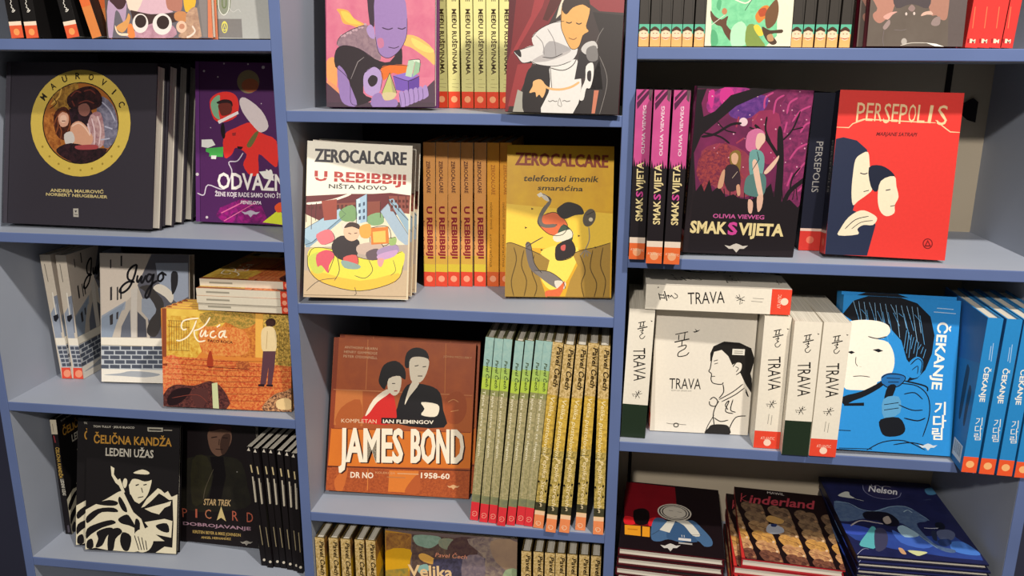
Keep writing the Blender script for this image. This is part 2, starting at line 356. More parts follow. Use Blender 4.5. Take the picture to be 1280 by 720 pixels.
  ["P","1a1016",[789,1454,899,1460,869,1508,789,1492],0],
  ["P","efefe8",[1200,1884,1439,1851,1480,2036,1291,1997],0],
  ["T","f2ece6","ODVAŽNE",416,2213,1868,2198,294,"b"],
  ["T","e6dce2","ŽENE KOJE RADE SAMO ONO ŠTO ŽELE",365,2348,1889,2328,81,"b"],
  ["T","e6dce2","PENELOPA",851,2469,1243,2461,62,"bi"],
  ["P","b9b0c0",[865,2601,946,2613,994,2588,1043,2570,1091,2583,1139,2604,1220,2593,1156,2641,1091,2644,1043,2700,995,2649,930,2652],0],
  ["P","d8e03a",[1270,2777,1543,2561,1643,2594,1670,2805],0],
  ["P","e8582c",[1493,2483,1617,2406,1653,2546,1544,2589],1],
 ], 178.0, 281.9),
 'seaside_front': ([
  ["F","c9bfb2"],
  ["P","e0d3c4",[7,-3,988,-6,817,532,691,736,481,941,21,1235],0],
  ["P","64646e",[1021,-7,1745,-5,1732,1595,969,1615,914,1052,734,594],0],
  ["P","a4adbb",[20,1275,480,1062,503,901,21,1194],0],
  ["P","93a0b2",[12,1243,481,941,310,1349,223,1602,6,1607],0],
  ["P","d9d2c8",[609,697,733,634,700,1589,597,1592],0],
  ["P","6f7480",[413,1387,583,1060,597,1592,389,1597],0],
  ["P","9ea7b6",[813,853,1081,827,1098,1128,973,1272,810,1095],0],
  ["P","a9b3c6",[1089,167,1723,154,1726,792,1512,917,1308,762,1146,525],0],
  ["P","54555e",[727,1097,891,1254,907,1584,721,1589],0],
  ["P","3e3a3c",[203,125,228,112,226,284,201,285],0],
  ["P","3e3a3c",[411,41,444,40,441,240,408,241],0],
  ["P","3e3a3c",[196,646,237,633,234,887,192,900],0],
  ["P","3e3a3c",[328,643,357,631,354,884,325,893],0],
  ["P","3e3a3c",[394,642,428,629,424,862,391,871],0],
  ["P","3e3a3c",[179,1190,246,1148,243,1350,185,1372],0],
  ["P","3e3a3c",[313,1127,355,1105,344,1247,311,1260],0],
  ["P","44403f",[774,633,981,589,1103,726,1245,924,1199,1327,1073,1572,908,1495,973,1252,1099,1047,897,731],1],
  ["P","efe6d6",[1042,656,1146,565,1309,622,1439,767,1389,920,1267,803],1],
  ["P","2c2b30",[1394,360,1517,338,1515,577,1411,759],1],
  ["L","15131a",41,[733,205,641,243,556,348,547,467,607,513,645,494],1],
  ["L","15131a",41,[733,205,700,345,637,524,560,659,452,742,391,736,391,692,454,602,561,533,683,538],1],
  ["L","15131a",41,[745,403,726,507,751,533,824,417,805,520,835,542,905,400],1],
  ["L","15131a",41,[1021,398,958,384,912,459,934,525,987,502,1057,375,1016,575,969,753,915,835,885,799,924,695,1016,575,1123,499],1],
  ["L","15131a",41,[1223,346,1155,395,1139,484,1184,512,1242,444,1228,364,1208,338,1306,399],1],
  ["P","efe8d8",[6,1607,1732,1595,1730,1764,4,1762],0],
  ["P","b3a994",[4,1749,1730,1752,1730,1772,4,1770],0],
  ["P","c0c6cc",[4,1762,1730,1772,1727,2201,5,2217],0],
  ["P","525866",[8,1778,154,1778,153,1847,7,1847],0],
  ["P","525866",[179,1773,370,1772,369,1841,178,1842],0],
  ["P","525866",[395,1767,586,1766,585,1835,394,1836],0],
  ["P","525866",[611,1762,802,1761,801,1829,610,1831],0],
  ["P","525866",[827,1756,1017,1755,1016,1824,826,1825],0],
  ["P","525866",[1042,1750,1232,1749,1231,1818,1041,1819],0],
  ["P","525866",[1257,1744,1447,1743,1446,1812,1256,1813],0],
  ["P","525866",[1471,1739,1661,1738,1660,1806,1471,1807],0],
  ["P","525866",[1685,1733,1726,1736,1726,1805,1685,1802],0],
  ["P","525866",[61,1866,252,1865,251,1934,60,1935],0],
  ["P","525866",[277,1860,469,1859,468,1928,276,1929],0],
  ["P","525866",[494,1854,685,1853,684,1922,493,1923],0],
  ["P","525866",[710,1848,900,1847,899,1916,709,1917],0],
  ["P","525866",[925,1842,1115,1841,1115,1910,924,1911],0],
  ["P","525866",[1140,1837,1330,1835,1329,1904,1139,1905],0],
  ["P","525866",[1355,1831,1545,1830,1544,1898,1354,1899],0],
  ["P","525866",[1569,1825,1726,1825,1725,1893,1569,1894],0],
  ["P","525866",[5,1957,151,1957,150,2026,4,2026],0],
  ["P","525866",[176,1952,368,1951,367,2020,175,2021],0],
  ["P","525866",[393,1946,584,1945,583,2014,392,2015],0],
  ["P","525866",[609,1940,800,1939,799,2008,608,2009],0],
  ["P","525866",[825,1934,1015,1933,1014,2002,824,2003],0],
  ["P","525866",[1040,1928,1230,1927,1229,1996,1039,1997],0],
  ["P","525866",[1255,1922,1445,1921,1444,1990,1254,1991],0],
  ["P","525866",[1470,1917,1659,1915,1659,1984,1469,1985],0],
  ["P","525866",[1684,1911,1725,1914,1724,1982,1683,1979],0],
  ["P","525866",[58,2045,250,2043,249,2113,57,2114],0],
  ["P","525866",[275,2039,466,2037,465,2106,274,2108],0],
  ["P","525866",[491,2033,682,2031,681,2100,490,2102],0],
  ["P","525866",[707,2027,898,2025,897,2094,706,2096],0],
  ["P","525866",[923,2021,1113,2019,1113,2088,922,2090],0],
  ["P","525866",[1138,2015,1328,2013,1328,2082,1137,2084],0],
  ["P","525866",[1353,2009,1543,2008,1542,2076,1352,2078],0],
  ["P","525866",[1568,2003,1724,2003,1724,2071,1567,2072],0],
  ["P","525866",[2,2136,148,2136,147,2205,1,2205],0],
  ["P","525866",[173,2131,365,2130,364,2199,172,2200],0],
  ["P","525866",[390,2125,581,2124,581,2193,389,2194],0],
  ["P","525866",[606,2119,797,2117,797,2187,606,2188],0],
  ["P","525866",[822,2113,1013,2111,1012,2180,822,2182],0],
  ["P","525866",[1038,2107,1228,2105,1228,2174,1037,2176],0],
  ["P","525866",[1253,2101,1443,2099,1442,2168,1252,2170],0],
  ["P","525866",[1468,2095,1658,2093,1657,2162,1467,2163],0],
  ["P","525866",[1682,2089,1724,2091,1723,2160,1682,2157],0],
  ["P","efe9dc",[5,2217,1727,2201,1725,2460,1,2462],0],
  ["P","a9aeb4",[45,2330,379,2288,588,2241,962,2255,1168,2298,878,2355,379,2341],1],
 ], 175.4, 246.1),
 'seaside_spine': ([
  ["F","d0c5b4"],
  ["P","7f8694",[139,809,223,776,181,1521,40,1522],0],
  ["P","9aa3b2",[15,1143,168,934,157,1649,16,1650],0],
  ["L","5a5650",13,[69,174,80,521],1],
  ["L","efe9dc",22,[128,727,121,1185],1],
  ["P","22222a",[58,1193,162,1151,165,1226,97,1311,58,1286],0],
  ["P","efe8d8",[19,1633,226,1631,222,1776,18,1778],0],
  ["P","b9bec4",[18,1778,222,1776,236,2232,40,2234],0],
  ["P","525866",[31,1804,112,1799,113,1863,32,1868],0],
  ["P","525866",[129,1803,227,1797,228,1862,130,1867],0],
  ["P","525866",[37,1889,118,1884,119,1949,39,1954],0],
  ["P","525866",[135,1888,233,1883,234,1947,136,1953],0],
  ["P","525866",[43,1975,124,1970,126,2034,45,2040],0],
  ["P","525866",[141,1974,239,1969,241,2033,143,2039],0],
  ["P","525866",[50,2061,130,2056,132,2121,51,2126],0],
  ["P","525866",[147,2060,246,2055,247,2119,149,2125],0],
  ["P","525866",[56,2148,137,2142,138,2207,57,2213],0],
  ["P","525866",[154,2146,252,2141,254,2206,155,2211],0],
  ["P","e2503c",[31,2235,253,2232,220,2467,5,2470],0],
  ["P","f39a78",[209,2354,201,2378,186,2400,166,2418,143,2429,119,2433,96,2430,77,2419,63,2402,56,2380,57,2356,65,2331,80,2309,100,2292,123,2281,148,2276,171,2280,189,2291,203,2308,210,2329],0],
 ], 21.5, 246.0),
 'garden_front': ([
  ["F","d9853a"],
  ["P","8e4a2e",[19,-20,95,-19,53,1790,-19,1781],0],
  ["N","ecc95a","c9902e",1,[102,-15,1144,-1,1140,203,613,859,79,842],0],
  ["N","f0cf5e","d3a23c",2,[102,-15,1144,6,1142,105,99,127],0],
  ["N","d98a3a","b4622c",0,[1144,6,1693,32,1684,813,1130,817],0],
  ["N","8b7a36","c79a48",0,[689,72,1144,14,1693,32,1652,222,1415,310,1140,203,823,295],1],
  ["P","e8b050",[1678,32,1811,27,1803,808,1668,806],0],
  ["N","e0b858","7a6a30",0,[1811,27,2273,32,2306,1025,2037,1037,1823,728],0],
  ["L","7d5a2c",8,[144,212,130,740],0],
  ["L","7d5a2c",8,[187,210,173,738],0],
  ["L","7d5a2c",8,[231,208,217,736],0],
  ["L","7d5a2c",8,[275,206,261,734],0],
  ["L","7d5a2c",8,[318,205,305,732],0],
  ["L","7d5a2c",8,[362,203,349,730],0],
  ["L","7d5a2c",8,[406,201,393,729],0],
  ["L","7d5a2c",8,[449,199,437,727],0],
  ["L","7d5a2c",8,[493,198,480,725],0],
  ["L","6e4c26",8,[120,213,508,209],0],
  ["L","6e4c26",8,[117,323,506,319],0],
  ["L","6e4c26",8,[106,741,496,736],0],
  ["N","e08a48","c0502c",0,[14,864,811,858,2354,944,2325,1747,-11,1785],0],
  ["N","d8603c","e89a5c",0,[13,924,294,872,319,1434,2,1610],1],
  ["L","7c3420",10,[78,890,1009,898,2307,858],0],
  ["L","7c3420",10,[75,986,1008,994,2306,954],0],
  ["L","7c3420",10,[73,1062,1006,1070,2306,1029],0],
  ["L","7c3420",10,[70,1163,1004,1170,2305,1129],0],
  ["L","7c3420",10,[67,1263,1002,1270,2305,1229],0],
  ["L","7c3420",10,[65,1364,1001,1371,2304,1329],0],
  ["L","7c3420",10,[61,1486,998,1492,2303,1449],0],
  ["L","7c3420",10,[58,1607,996,1613,2303,1570],0],
  ["L","8a6228",8,[1809,176,1825,569,1809,967],1],
  ["L","8a6228",8,[1839,320,1855,659,1840,966],1],
  ["L","8a6228",8,[1872,228,1886,749,1872,964],1],
  ["L","8a6228",8,[1902,373,1919,601,1904,963],1],
  ["L","8a6228",8,[1934,281,1950,691,1935,962],1],
  ["L","8a6228",8,[1966,189,1980,781,1967,960],1],
  ["L","8a6228",8,[1996,333,2013,633,1999,959],1],
  ["L","8a6228",8,[2028,242,2044,722,2030,958],1],
  ["L","8a6228",8,[2059,386,2077,575,2062,956],1],
  ["L","8a6228",8,[2091,294,2107,664,2093,955],1],
  ["L","8a6228",8,[2123,203,2138,754,2125,953],1],
  ["L","8a6228",8,[2153,347,2171,606,2156,952],1],
  ["L","8a6228",8,[2185,255,2202,696,2188,951],1],
  ["L","8a6228",8,[2217,163,2232,786,2220,949],1],
  ["L","8a6228",8,[2247,307,2265,638,2251,948],1],
  ["L","8a6228",8,[2279,216,2296,728,2283,947],1],
  ["N","e29a50","d06a34",0,[684,340,1021,287,1493,346,1527,740,1011,802,715,735],1],
  ["P","a33c22",[833,770,885,736,912,1006,801,1003],1],
  ["N","9a4a2a","c8763c",0,[1327,908,1525,880,1563,998,1365,1018],1],
  ["P","8c3a22",[3,989,91,977,90,1025,2,1021],0],
  ["L","54201c",12,[808,1010,1563,1026],0],
  ["N","3a1f22","6a3a34",0,[45,1486,241,1356,561,1362,843,1269,1080,1400,1134,1761,29,1771],1],
  ["P","241418",[74,1606,239,1437,520,1425,313,1677,110,1747],1],
  ["P","55302e",[519,1465,800,1412,754,1697,593,1745],1],
  ["P","c9d0a0",[882,1308,982,1283,1002,1759,893,1756],0],
  ["L","7a3a30",12,[155,1603,598,1522,795,1655],1],
  ["P","3a2420",[1857,154,1947,100,2029,136,2013,227,1887,244],1],
  ["P","e3cc9c",[1788,314,1887,244,1997,267,2043,402,2025,680,1804,689,1774,492],1],
  ["L","a88a5c",8,[1886,330,1863,647],1],
  ["P","5b3a44",[1804,689,2032,679,2006,959,1956,1280,1877,1284,1900,963,1845,1285,1750,1281,1781,968],0],
  ["P","2c1a20",[1718,1283,1829,1278,1817,1327,1710,1323],0],
  ["P","2c1a20",[1857,1285,1976,1279,1975,1320,1857,1317],0],
  ["N","4a2a24","d9a070",0,[1874,1565,2034,1437,2193,1390,2320,1344,2325,1747,1792,1751],1],
  ["P","e8c890",[2033,1578,2192,1511,2311,1566,2302,1707,2071,1718],1],
  ["L","fdf2d6",24,[453,348,390,365,357,304,394,212,505,171,672,150],1],
  ["L","fdf2d6",24,[630,189,556,365,456,494,329,561,263,557],1],
  ["L","fdf2d6",24,[873,124,787,259,675,343,584,371],1],
  ["L","fdf2d6",24,[584,371,596,474,663,561,781,543],1],
  ["L","fdf2d6",24,[730,351,693,442,721,472,795,362,779,467,835,437],1],
  ["L","fdf2d6",24,[951,363,888,393,873,463,928,484,977,444],1],
  ["L","fdf2d6",24,[1050,248,990,295],1],
  ["L","fdf2d6",24,[1117,356,1041,387,1026,456,1067,471,1141,344,1117,453,1171,464],1],
  ["T","4a1c18","PACO ROCA",825,563,1268,577,48,"b"],
 ], 230.1, 175.9),
 'garden_spine': ([
  ["F","d9d0bc"],
  ["R","d9462e",0,0.86,1,1],
  ["D","f3a284",0.5,0.9,0.0042],
  ["SL","9a9484",0.1,0.34,0.25],
 ], 230.1, 175.9),
 'ink_front': ([
  ["F","1b181a"],
  ["T","cfc9ba","TOM TULLY · JESUS BLASCO",120,113,920,101,39,"b"],
  ["P","b9b4a4",[1169,63,1467,58,1468,135,1175,144],0],
  ["L","2a2622",30,[1200,105,1442,102],0],
  ["L","a39c8c",22,[1485,104,1648,101],0],
  ["T","c6923c","ČELIČNA KANDŽA",135,413,1646,409,163,"b"],
  ["T","d8d2c2","LEDENI UŽAS",369,646,1298,648,155,"b"],
  ["P","ece3c6",[472,843,546,883,536,1004,616,1107,658,1075,713,1210,759,1337,716,1361,639,1214,574,1166,493,1027],0],
  ["P","ece3c6",[-3,1721,148,1627,406,1484,620,1344,715,1305,819,1507,931,1717,1085,1838,1154,2008,1242,2090,1290,2303,1163,2440,947,2495,425,2479,207,2447,7,2492],0],
  ["P","1b181a",[22,1850,236,1687,540,1650,628,1732,324,1748,153,1886,33,1979],1],
  ["P","1b181a",[191,1582,450,1504,624,1538,582,1605,365,1616],1],
  ["P","1b181a",[34,2087,241,1968,501,1890,589,1951,330,2050,115,2192,21,2283],1],
  ["P","1b181a",[223,2143,417,2046,547,2061,420,2219,336,2397,206,2438,256,2271],1],
  ["P","1b181a",[462,2130,634,2035,722,2117,595,2253,555,2472,447,2478],1],
  ["P","1b181a",[639,1861,802,1767,891,1849,981,2017,850,1980,697,1945],1],
  ["P","1b181a",[665,1428,777,1595,810,1723,714,1685,632,1516],1],
  ["P","1b181a",[731,2116,898,2194,859,2456,751,2462,682,2292],1],
  ["P","1b181a",[977,1844,1066,1926,1029,2274,961,2104],1],
  ["P","1b181a",[39,2326,138,2277,163,2441,41,2465],1],
  ["P","ece3c6",[833,1118,896,1029,1004,1058,1135,1103,1264,1062,1258,1183,1193,1380,1079,1515,971,1564,882,1439,845,1290],1],
  ["P","1b181a",[795,991,871,880,1043,841,1217,876,1288,988,1264,1075,1135,1112,1005,1075,897,1081,842,1182,799,1163],1],
  ["P","ece3c6",[916,951,1087,882,1218,927,1197,971,1003,972],1],
  ["P","ece3c6",[712,1167,745,1071,797,1098,791,1206,749,1260],1],
  ["L","1b181a",22,[964,1198,1028,1173],0],
  ["L","1b181a",22,[1115,1182,1180,1165],0],
  ["L","1b181a",17,[1012,1432,1120,1405],0],
  ["L","1b181a",17,[1077,1235,1105,1329],0],
  ["P","1b181a",[872,1375,949,1500,1036,1548,972,1577,884,1525,839,1419],1],
  ["P","ece3c6",[1081,1623,1185,1445,1355,1273,1397,1228,1462,1259,1529,1320,1592,1274,1659,1378,1772,1372,1773,1424,1618,1445,1530,1385,1421,1326,1273,1484,1145,1598],0],
  ["P","ece3c6",[1146,1641,1361,1566,1533,1514,1661,1464,1642,1551,1535,1600,1430,1735,1277,1699],0],
  ["P","ece3c6",[1152,1900,1539,1815,1692,1850,1677,2175,1373,2126,1549,2247,1289,2260,1351,2084,1241,2003],0],
  ["P","ece3c6",[1685,1377,1779,1329,1779,2485,1381,2481,1551,2355,1703,2368,1714,1892],0],
  ["P","1b181a",[1369,1953,1585,1899,1632,2069,1480,2056],1],
  ["P","1b181a",[1550,2290,1679,2240,1690,2352,1594,2331],1],
  ["P","ece3c6",[982,2103,1154,2029,1286,2109,1333,2258,1250,2436,1077,2488,944,2365],1],
  ["L","1b181a",17,[962,2169,1055,2446],0],
  ["L","1b181a",17,[1032,2183,1107,2443],0],
  ["L","1b181a",17,[1102,2197,1159,2440],0],
  ["L","1b181a",17,[1171,2210,1211,2438],0],
  ["P","ece3c6",[1356,2127,1351,2173,1336,2215,1312,2248,1281,2271,1246,2280,1212,2274,1179,2255,1154,2224,1137,2184,1131,2139,1135,2093,1151,2051,1175,2018,1206,1995,1240,1986,1275,1992,1307,2011,1332,2042,1349,2082],0],
  ["P","ece3c6",[1554,2484,1779,2485,1778,2408,1639,2406],0],
 ], 179.6, 249.1),
 'ink_spine': ([
  ["F","1c181b"],
  ["P","cfc6ae",[-19,20,135,9,126,312,-19,322],0],
  ["L","7a6c62",9,[44,99,48,271],0],
  ["L","8c3238",28,[38,346,54,495],0],
  ["T","cba650","ČELIČNA KANDŽA",41,590,35,1248,73,"b"],
  ["T","d8d2c2","LEDENI UŽAS",51,1266,60,1619,69,"b"],
  ["P","55505a",[56,2284,96,2270,104,2429,54,2444],0],
 ], 13.0, 247.7),
 'portrait_front': ([
  ["F","1e181a"],
  ["N","2e2c22","1a1718",2,[92,877,397,702,695,660,1085,656,1421,742,1551,1211,1492,1608,62,1725],1],
  ["N","3a3824","24201c",2,[345,772,669,684,780,1049,618,1503,316,1615],1],
  ["P","141013",[743,679,1037,659,1084,1027,963,1475,692,1497,805,1048],0],
  ["P","7a5a4a",[698,266,784,165,1005,117,1197,158,1231,321,1139,500,989,641,866,649,748,525],1],
  ["P","3c1a1e",[736,133,959,24,1200,63,1216,166,1004,135,783,191],1],
  ["P","4a342c",[1049,245,1205,236,1148,500,1013,630,971,424],1],
  ["L","2a1a18",20,[784,313,912,288],0],
  ["L","2a1a18",19,[1028,298,1145,300],0],
  ["L","2a1a18",15,[870,526,1031,525],0],
  ["L","2e1e1a",15,[959,329,946,447],0],
  ["L","5c5444",15,[809,916,625,1281,568,1507],1],
  ["P","8a8680",[1343,930,1342,934,1340,938,1337,941,1333,944,1328,944,1324,944,1320,942,1317,940,1314,936,1314,932,1315,928,1317,924,1320,921,1325,919,1329,918,1333,918,1338,920,1340,923,1343,926],0],
  ["T","c7a878","STAR TREK",565,1618,1168,1595,121,"bi"],
  ["T","b8604a","P",86,1893,197,1888,181,""],
  ["T","b8604a","I",377,1882,417,1883,182,""],
  ["T","c07858","C",596,1881,734,1878,189,""],
  ["P","dcc68a",[958,1616,1057,1899,951,1837,851,1899],0],
  ["T","b8604a","R",1194,1870,1320,1872,197,""],
  ["T","b8604a","D",1513,1873,1648,1874,196,""],
  ["T","b08a9a","DOBROJAVANJE",91,2045,1595,2027,64,"b"],
  ["T","c4a560","KIRSTEN BEYER & MIKE JOHNSON",307,2187,1370,2166,59,"b"],
  ["T","c4a560","ANGEL HERNANDEZ",493,2277,1158,2252,45,"b"],
  ["P","a09a90",[1354,2262,1417,2268,1455,2247,1493,2232,1531,2240,1568,2254,1631,2242,1580,2281,1529,2286,1491,2330,1454,2293,1404,2298],0],
 ], 174.5, 236.2),
 'portrait_spine': ([
  ["F","1b1719"],
  ["P","e8e0d0",[54,11,75,84,15,78],0],
  ["L","d2c092",26,[48,362,58,521],0],
  ["L","c9c0ac",27,[57,601,51,1131],0],
  ["L","a89a78",14,[70,1613,80,2029],0],
  ["P","e6dcc8",[99,2346,97,2356,92,2363,85,2371,77,2375,68,2377,60,2376,53,2373,47,2367,45,2359,45,2351,47,2341,52,2334,59,2326,67,2322,75,2320,84,2321,91,2324,96,2330,99,2337],0],
  ["L","9a9284",13,[81,689,70,1121],0],
 ], 11.2, 247.5),
 'script_spine': ([
  ["F","191717"],
  ["L","e8e4da",10,[105,1819,110,1849,90,1878,108,1909,92,1935,127,1958,99,1984,149,1978,111,2006,88,1998],1],
  ["R","f2dcc4",0,0.895,1,0.92],
  ["R","e2603c",0,0.92,1,1],
  ["D","f2a05c",0.5,0.962,0.0052],
 ], 21.5, 240.0),
 'tan_spine': ([
  ["F","dc8648"],
  ["RN","e8a058","d0743a",1,0,0,1,0.72],
  ["R","e0703c",0.0,0.72,1,0.8],
 ], 16.5, 240.0),
 'disc_front': ([
  ["F","6c6870"],
  ["P","5c5450",[-27,1923,65,1923,20,2483,-69,2483],0],
  ["P","b79cb8",[59,1944,342,1924,351,2109,304,2274,254,2170,224,2109,166,2109,90,2482,26,2466],1],
  ["P","4a3438",[88,1923,354,1924,309,2047,216,2067,151,2005],1],
  ["P","d8b4c0",[386,1801,1058,1803,1042,2048,1129,2109,762,2140,422,2078,383,1985],1],
  ["P","ead6c4",[386,1801,672,1802,536,2098,400,2067],1],
  ["P","4a3836",[422,2078,762,2146,1197,2119,1188,2252,794,2335,455,2253],0],
  ["N","c99cac","b08494",1,[420,2419,799,2273,1116,2314,1105,2490,368,2486],1],
  ["P","dca060",[160,2336,330,2232,384,2129,414,2191,357,2336,258,2419],1],
  ["P","e88a4c",[363,2315,434,2294,473,2481,357,2482],1],
  ["P","f0dcc0",[150,2305,199,2420,349,2430,342,2465,208,2457,149,2378],1],
  ["P","eae2dc",[707,2278,703,2300,697,2322,688,2343,676,2363,661,2380,644,2395,626,2407,606,2416,586,2421,565,2423,545,2421,525,2416,506,2407,490,2395,475,2380,463,2363,454,2344,447,2323,444,2301,444,2278,448,2255,454,2233,463,2212,476,2193,490,2176,507,2161,525,2149,545,2140,566,2135,586,2133,606,2135,626,2140,644,2149,661,2161,676,2176,688,2193,697,2212,703,2233,707,2255],0],
  ["P","3c302e",[679,2249,672,2279,656,2307,633,2329,605,2343,575,2348,545,2343,520,2329,500,2307,488,2279,486,2249,493,2218,508,2191,531,2169,559,2155,590,2150,619,2155,645,2169,665,2191,676,2218],0],
  ["P","eae2dc",[1099,2289,1096,2315,1088,2339,1077,2362,1063,2384,1045,2403,1025,2420,1003,2433,979,2443,954,2449,929,2451,904,2449,880,2443,857,2433,837,2420,818,2404,803,2384,792,2363,784,2340,780,2315,779,2290,783,2265,791,2240,802,2217,817,2195,834,2176,854,2160,877,2147,901,2137,925,2131,950,2129,975,2131,999,2137,1022,2147,1042,2160,1060,2176,1075,2195,1087,2217,1095,2240,1099,2264],0],
  ["P","3c302e",[1058,2265,1050,2297,1034,2325,1009,2348,979,2363,946,2368,914,2363,885,2349,863,2326,851,2297,847,2265,855,2233,872,2204,897,2182,927,2167,960,2162,992,2167,1020,2182,1042,2204,1055,2233],0],
  ["P","b47a6a",[1044,1844,1282,1844,1267,2089,1131,2088,1038,2048],1],
  ["P","e0b440",[1327,1845,1507,1845,1496,2028,1379,2109,1325,2068],1],
  ["P","c88a5c",[1163,2119,1333,2109,1359,2252,1167,2232],1],
  ["N","c9a488","a88470",1,[1355,2129,1529,2048,1583,2478,1197,2483,1320,2334],1],
  ["P","e6c2a8",[1343,2330,1337,2358,1323,2383,1302,2403,1277,2416,1251,2421,1224,2416,1201,2404,1183,2384,1172,2358,1170,2330,1176,2302,1190,2277,1210,2257,1235,2244,1262,2240,1288,2244,1311,2257,1329,2277,1340,2302],0],
  ["P","c48a70",[1309,2324,1306,2337,1299,2348,1288,2357,1275,2363,1261,2365,1247,2363,1234,2358,1225,2348,1219,2337,1218,2324,1221,2311,1228,2300,1239,2291,1252,2285,1266,2283,1280,2285,1292,2291,1302,2300,1307,2311],0],
  ["L","d8ccc0",20,[1544,2170,1626,2129,1654,2028,1626,1926],1],
  ["L","ecd8c8",27,[1434,2314,1475,2396,1403,2462,1333,2489],1],
  ["P","7c7674",[1529,2048,1583,2478,1678,2481,1709,1927,1592,1926],0],
  ["P","8a8280",[1561,1886,1696,1886,1669,2482,1606,2482],0],
  ["P","d8805c",[1716,1805,1823,1806,1786,2493,1685,2488],0],
  ["L","f0a07c",13,[1790,1806,1759,2489],0],
 ], 176.0, 250.0),
 'grey_front': ([
  ["F","a9aaa6"],
  ["P","7d7a78",[-9,2100,749,2100,762,2390,-21,2382],0],
  ["P","8a9080",[56,1646,451,1648,451,1935,300,2042,165,2017,47,1852],1],
  ["L","d9dcd4",23,[145,1688,134,1935,255,2042,405,1955,438,1689],1],
  ["L","6c7a54",32,[246,1688,238,1893,282,1935,340,1894,348,1688],1],
  ["L","c4d07c",16,[88,1687,91,1893],1],
  ["L","d0d0cc",9,[417,1935,528,1997,664,1956,730,1997],1],
  ["P","d8d264",[361,2224,356,2253,343,2278,323,2298,298,2311,271,2316,245,2312,221,2299,203,2279,192,2253,189,2225,194,2196,207,2171,227,2151,252,2138,278,2133,305,2138,328,2151,347,2171,358,2196],0],
  ["P","7d7a78",[338,2233,334,2253,325,2272,310,2287,292,2296,272,2299,252,2296,235,2287,221,2272,213,2254,211,2233,215,2212,225,2194,239,2179,257,2170,277,2166,297,2170,314,2179,328,2194,336,2212],0],
  ["P","d8d264",[277,2162,332,2276,214,2277],0],
  ["P","7d7a78",[276,2200,305,2262,242,2262],0],
 ], 170.0, 240.0),
 'sunset_front': ([
  ["F","e08098"],
  ["N","e890a0","d06488",2,[16,-68,1841,-3,1851,2135,-5,2125],0],
  ["P","f0b45c",[198,1044,385,1072,490,1196,675,1296,648,1369,436,1304,303,1266,251,1131],1],
  ["P","f2d060",[265,1082,398,1109,503,1220,622,1295,436,1280,330,1217],1],
  ["P","f2c070",[1357,1477,1565,1504,1823,1700,1845,1941,1721,1844,1461,1671,1331,1621],1],
  ["P","f4d878",[1461,1514,1668,1614,1839,1724,1720,1747,1513,1648],1],
  ["P","f2a868",[-1,1876,162,1828,183,2276,22,2175],1],
  ["P","e89a70",[-6,2175,237,2326,396,2601,17,2475],1],
  ["P","5c4652",[-6,2200,209,2375,423,2601,-6,2601],0],
  ["P","5a4654",[1618,2378,1846,2172,1853,2599,1462,2599],0],
  ["P","54444e",[-5,2526,1853,2526,1853,2604,-6,2601],0],
  ["N","a68a92","8e7480",1,[192,1607,247,1485,462,1366,728,1309,885,1543,936,1860,565,1808,352,1707],1],
  ["P","c8a8b0",[298,1466,297,1473,293,1479,288,1484,281,1487,274,1488,266,1487,259,1483,254,1478,251,1472,250,1465,251,1458,254,1452,260,1447,267,1444,274,1444,282,1445,288,1448,294,1453,297,1459],0],
  ["P","c8a8b0",[349,1464,348,1471,344,1477,339,1482,332,1485,325,1486,317,1485,310,1482,305,1477,302,1470,301,1464,302,1457,305,1451,311,1446,318,1443,325,1442,332,1443,339,1446,344,1451,348,1457],0],
  ["P","c8a8b0",[400,1423,399,1430,395,1436,390,1441,383,1444,376,1445,368,1444,362,1441,356,1436,353,1430,352,1423,353,1416,357,1410,362,1405,369,1402,376,1401,384,1402,390,1405,396,1410,399,1417],0],
  ["P","c8a8b0",[451,1422,450,1429,446,1435,441,1439,434,1443,427,1443,419,1442,413,1439,407,1434,404,1428,403,1421,404,1414,407,1408,413,1403,420,1400,427,1399,435,1401,441,1404,446,1409,450,1415],0],
  ["P","c8a8b0",[502,1381,501,1388,497,1394,492,1399,485,1402,478,1403,470,1402,464,1398,458,1393,455,1387,454,1380,455,1374,459,1367,464,1363,471,1360,478,1359,486,1360,492,1363,497,1368,501,1374],0],
  ["P","c8a8b0",[552,1379,551,1386,548,1392,542,1397,536,1400,528,1401,521,1400,514,1397,509,1392,506,1386,505,1379,506,1372,509,1366,515,1361,521,1358,529,1357,536,1358,543,1362,548,1366,551,1373],0],
  ["P","c8a8b0",[603,1339,602,1346,599,1352,593,1356,587,1360,579,1360,572,1359,565,1356,560,1351,556,1345,555,1338,557,1331,560,1325,565,1320,572,1317,580,1317,587,1318,594,1321,599,1326,602,1332],0],
  ["P","c8a8b0",[654,1337,653,1344,649,1350,644,1355,637,1358,630,1359,622,1358,616,1354,610,1349,607,1343,606,1336,607,1330,611,1324,616,1319,623,1316,630,1315,637,1316,644,1319,649,1324,653,1330],0],
  ["P","c8a8b0",[704,1297,703,1304,700,1310,694,1314,688,1317,680,1318,673,1317,666,1314,661,1309,658,1303,657,1296,658,1289,661,1283,667,1278,673,1275,681,1275,688,1276,695,1279,700,1284,703,1290],0],
  ["P","3c3438",[169,1705,299,1621,566,1673,831,1835,1095,1886,1279,1645,1305,1888,1252,1961,936,2007,830,1958,696,2055,640,2376,800,2476,558,2575,424,2526,400,2177,160,1952],1],
  ["P","9c80b8",[201,1953,321,2028,426,2276,531,2575,315,2556,223,2375],1],
  ["P","b8a0d0",[670,2055,830,1958,962,2081,934,2328,827,2426,681,2376,642,2228],1],
  ["P","3c3438",[717,2178,789,2093,882,2130,868,2229,775,2278],1],
  ["L","9a9090",13,[658,1809,551,1881,428,2152],0],
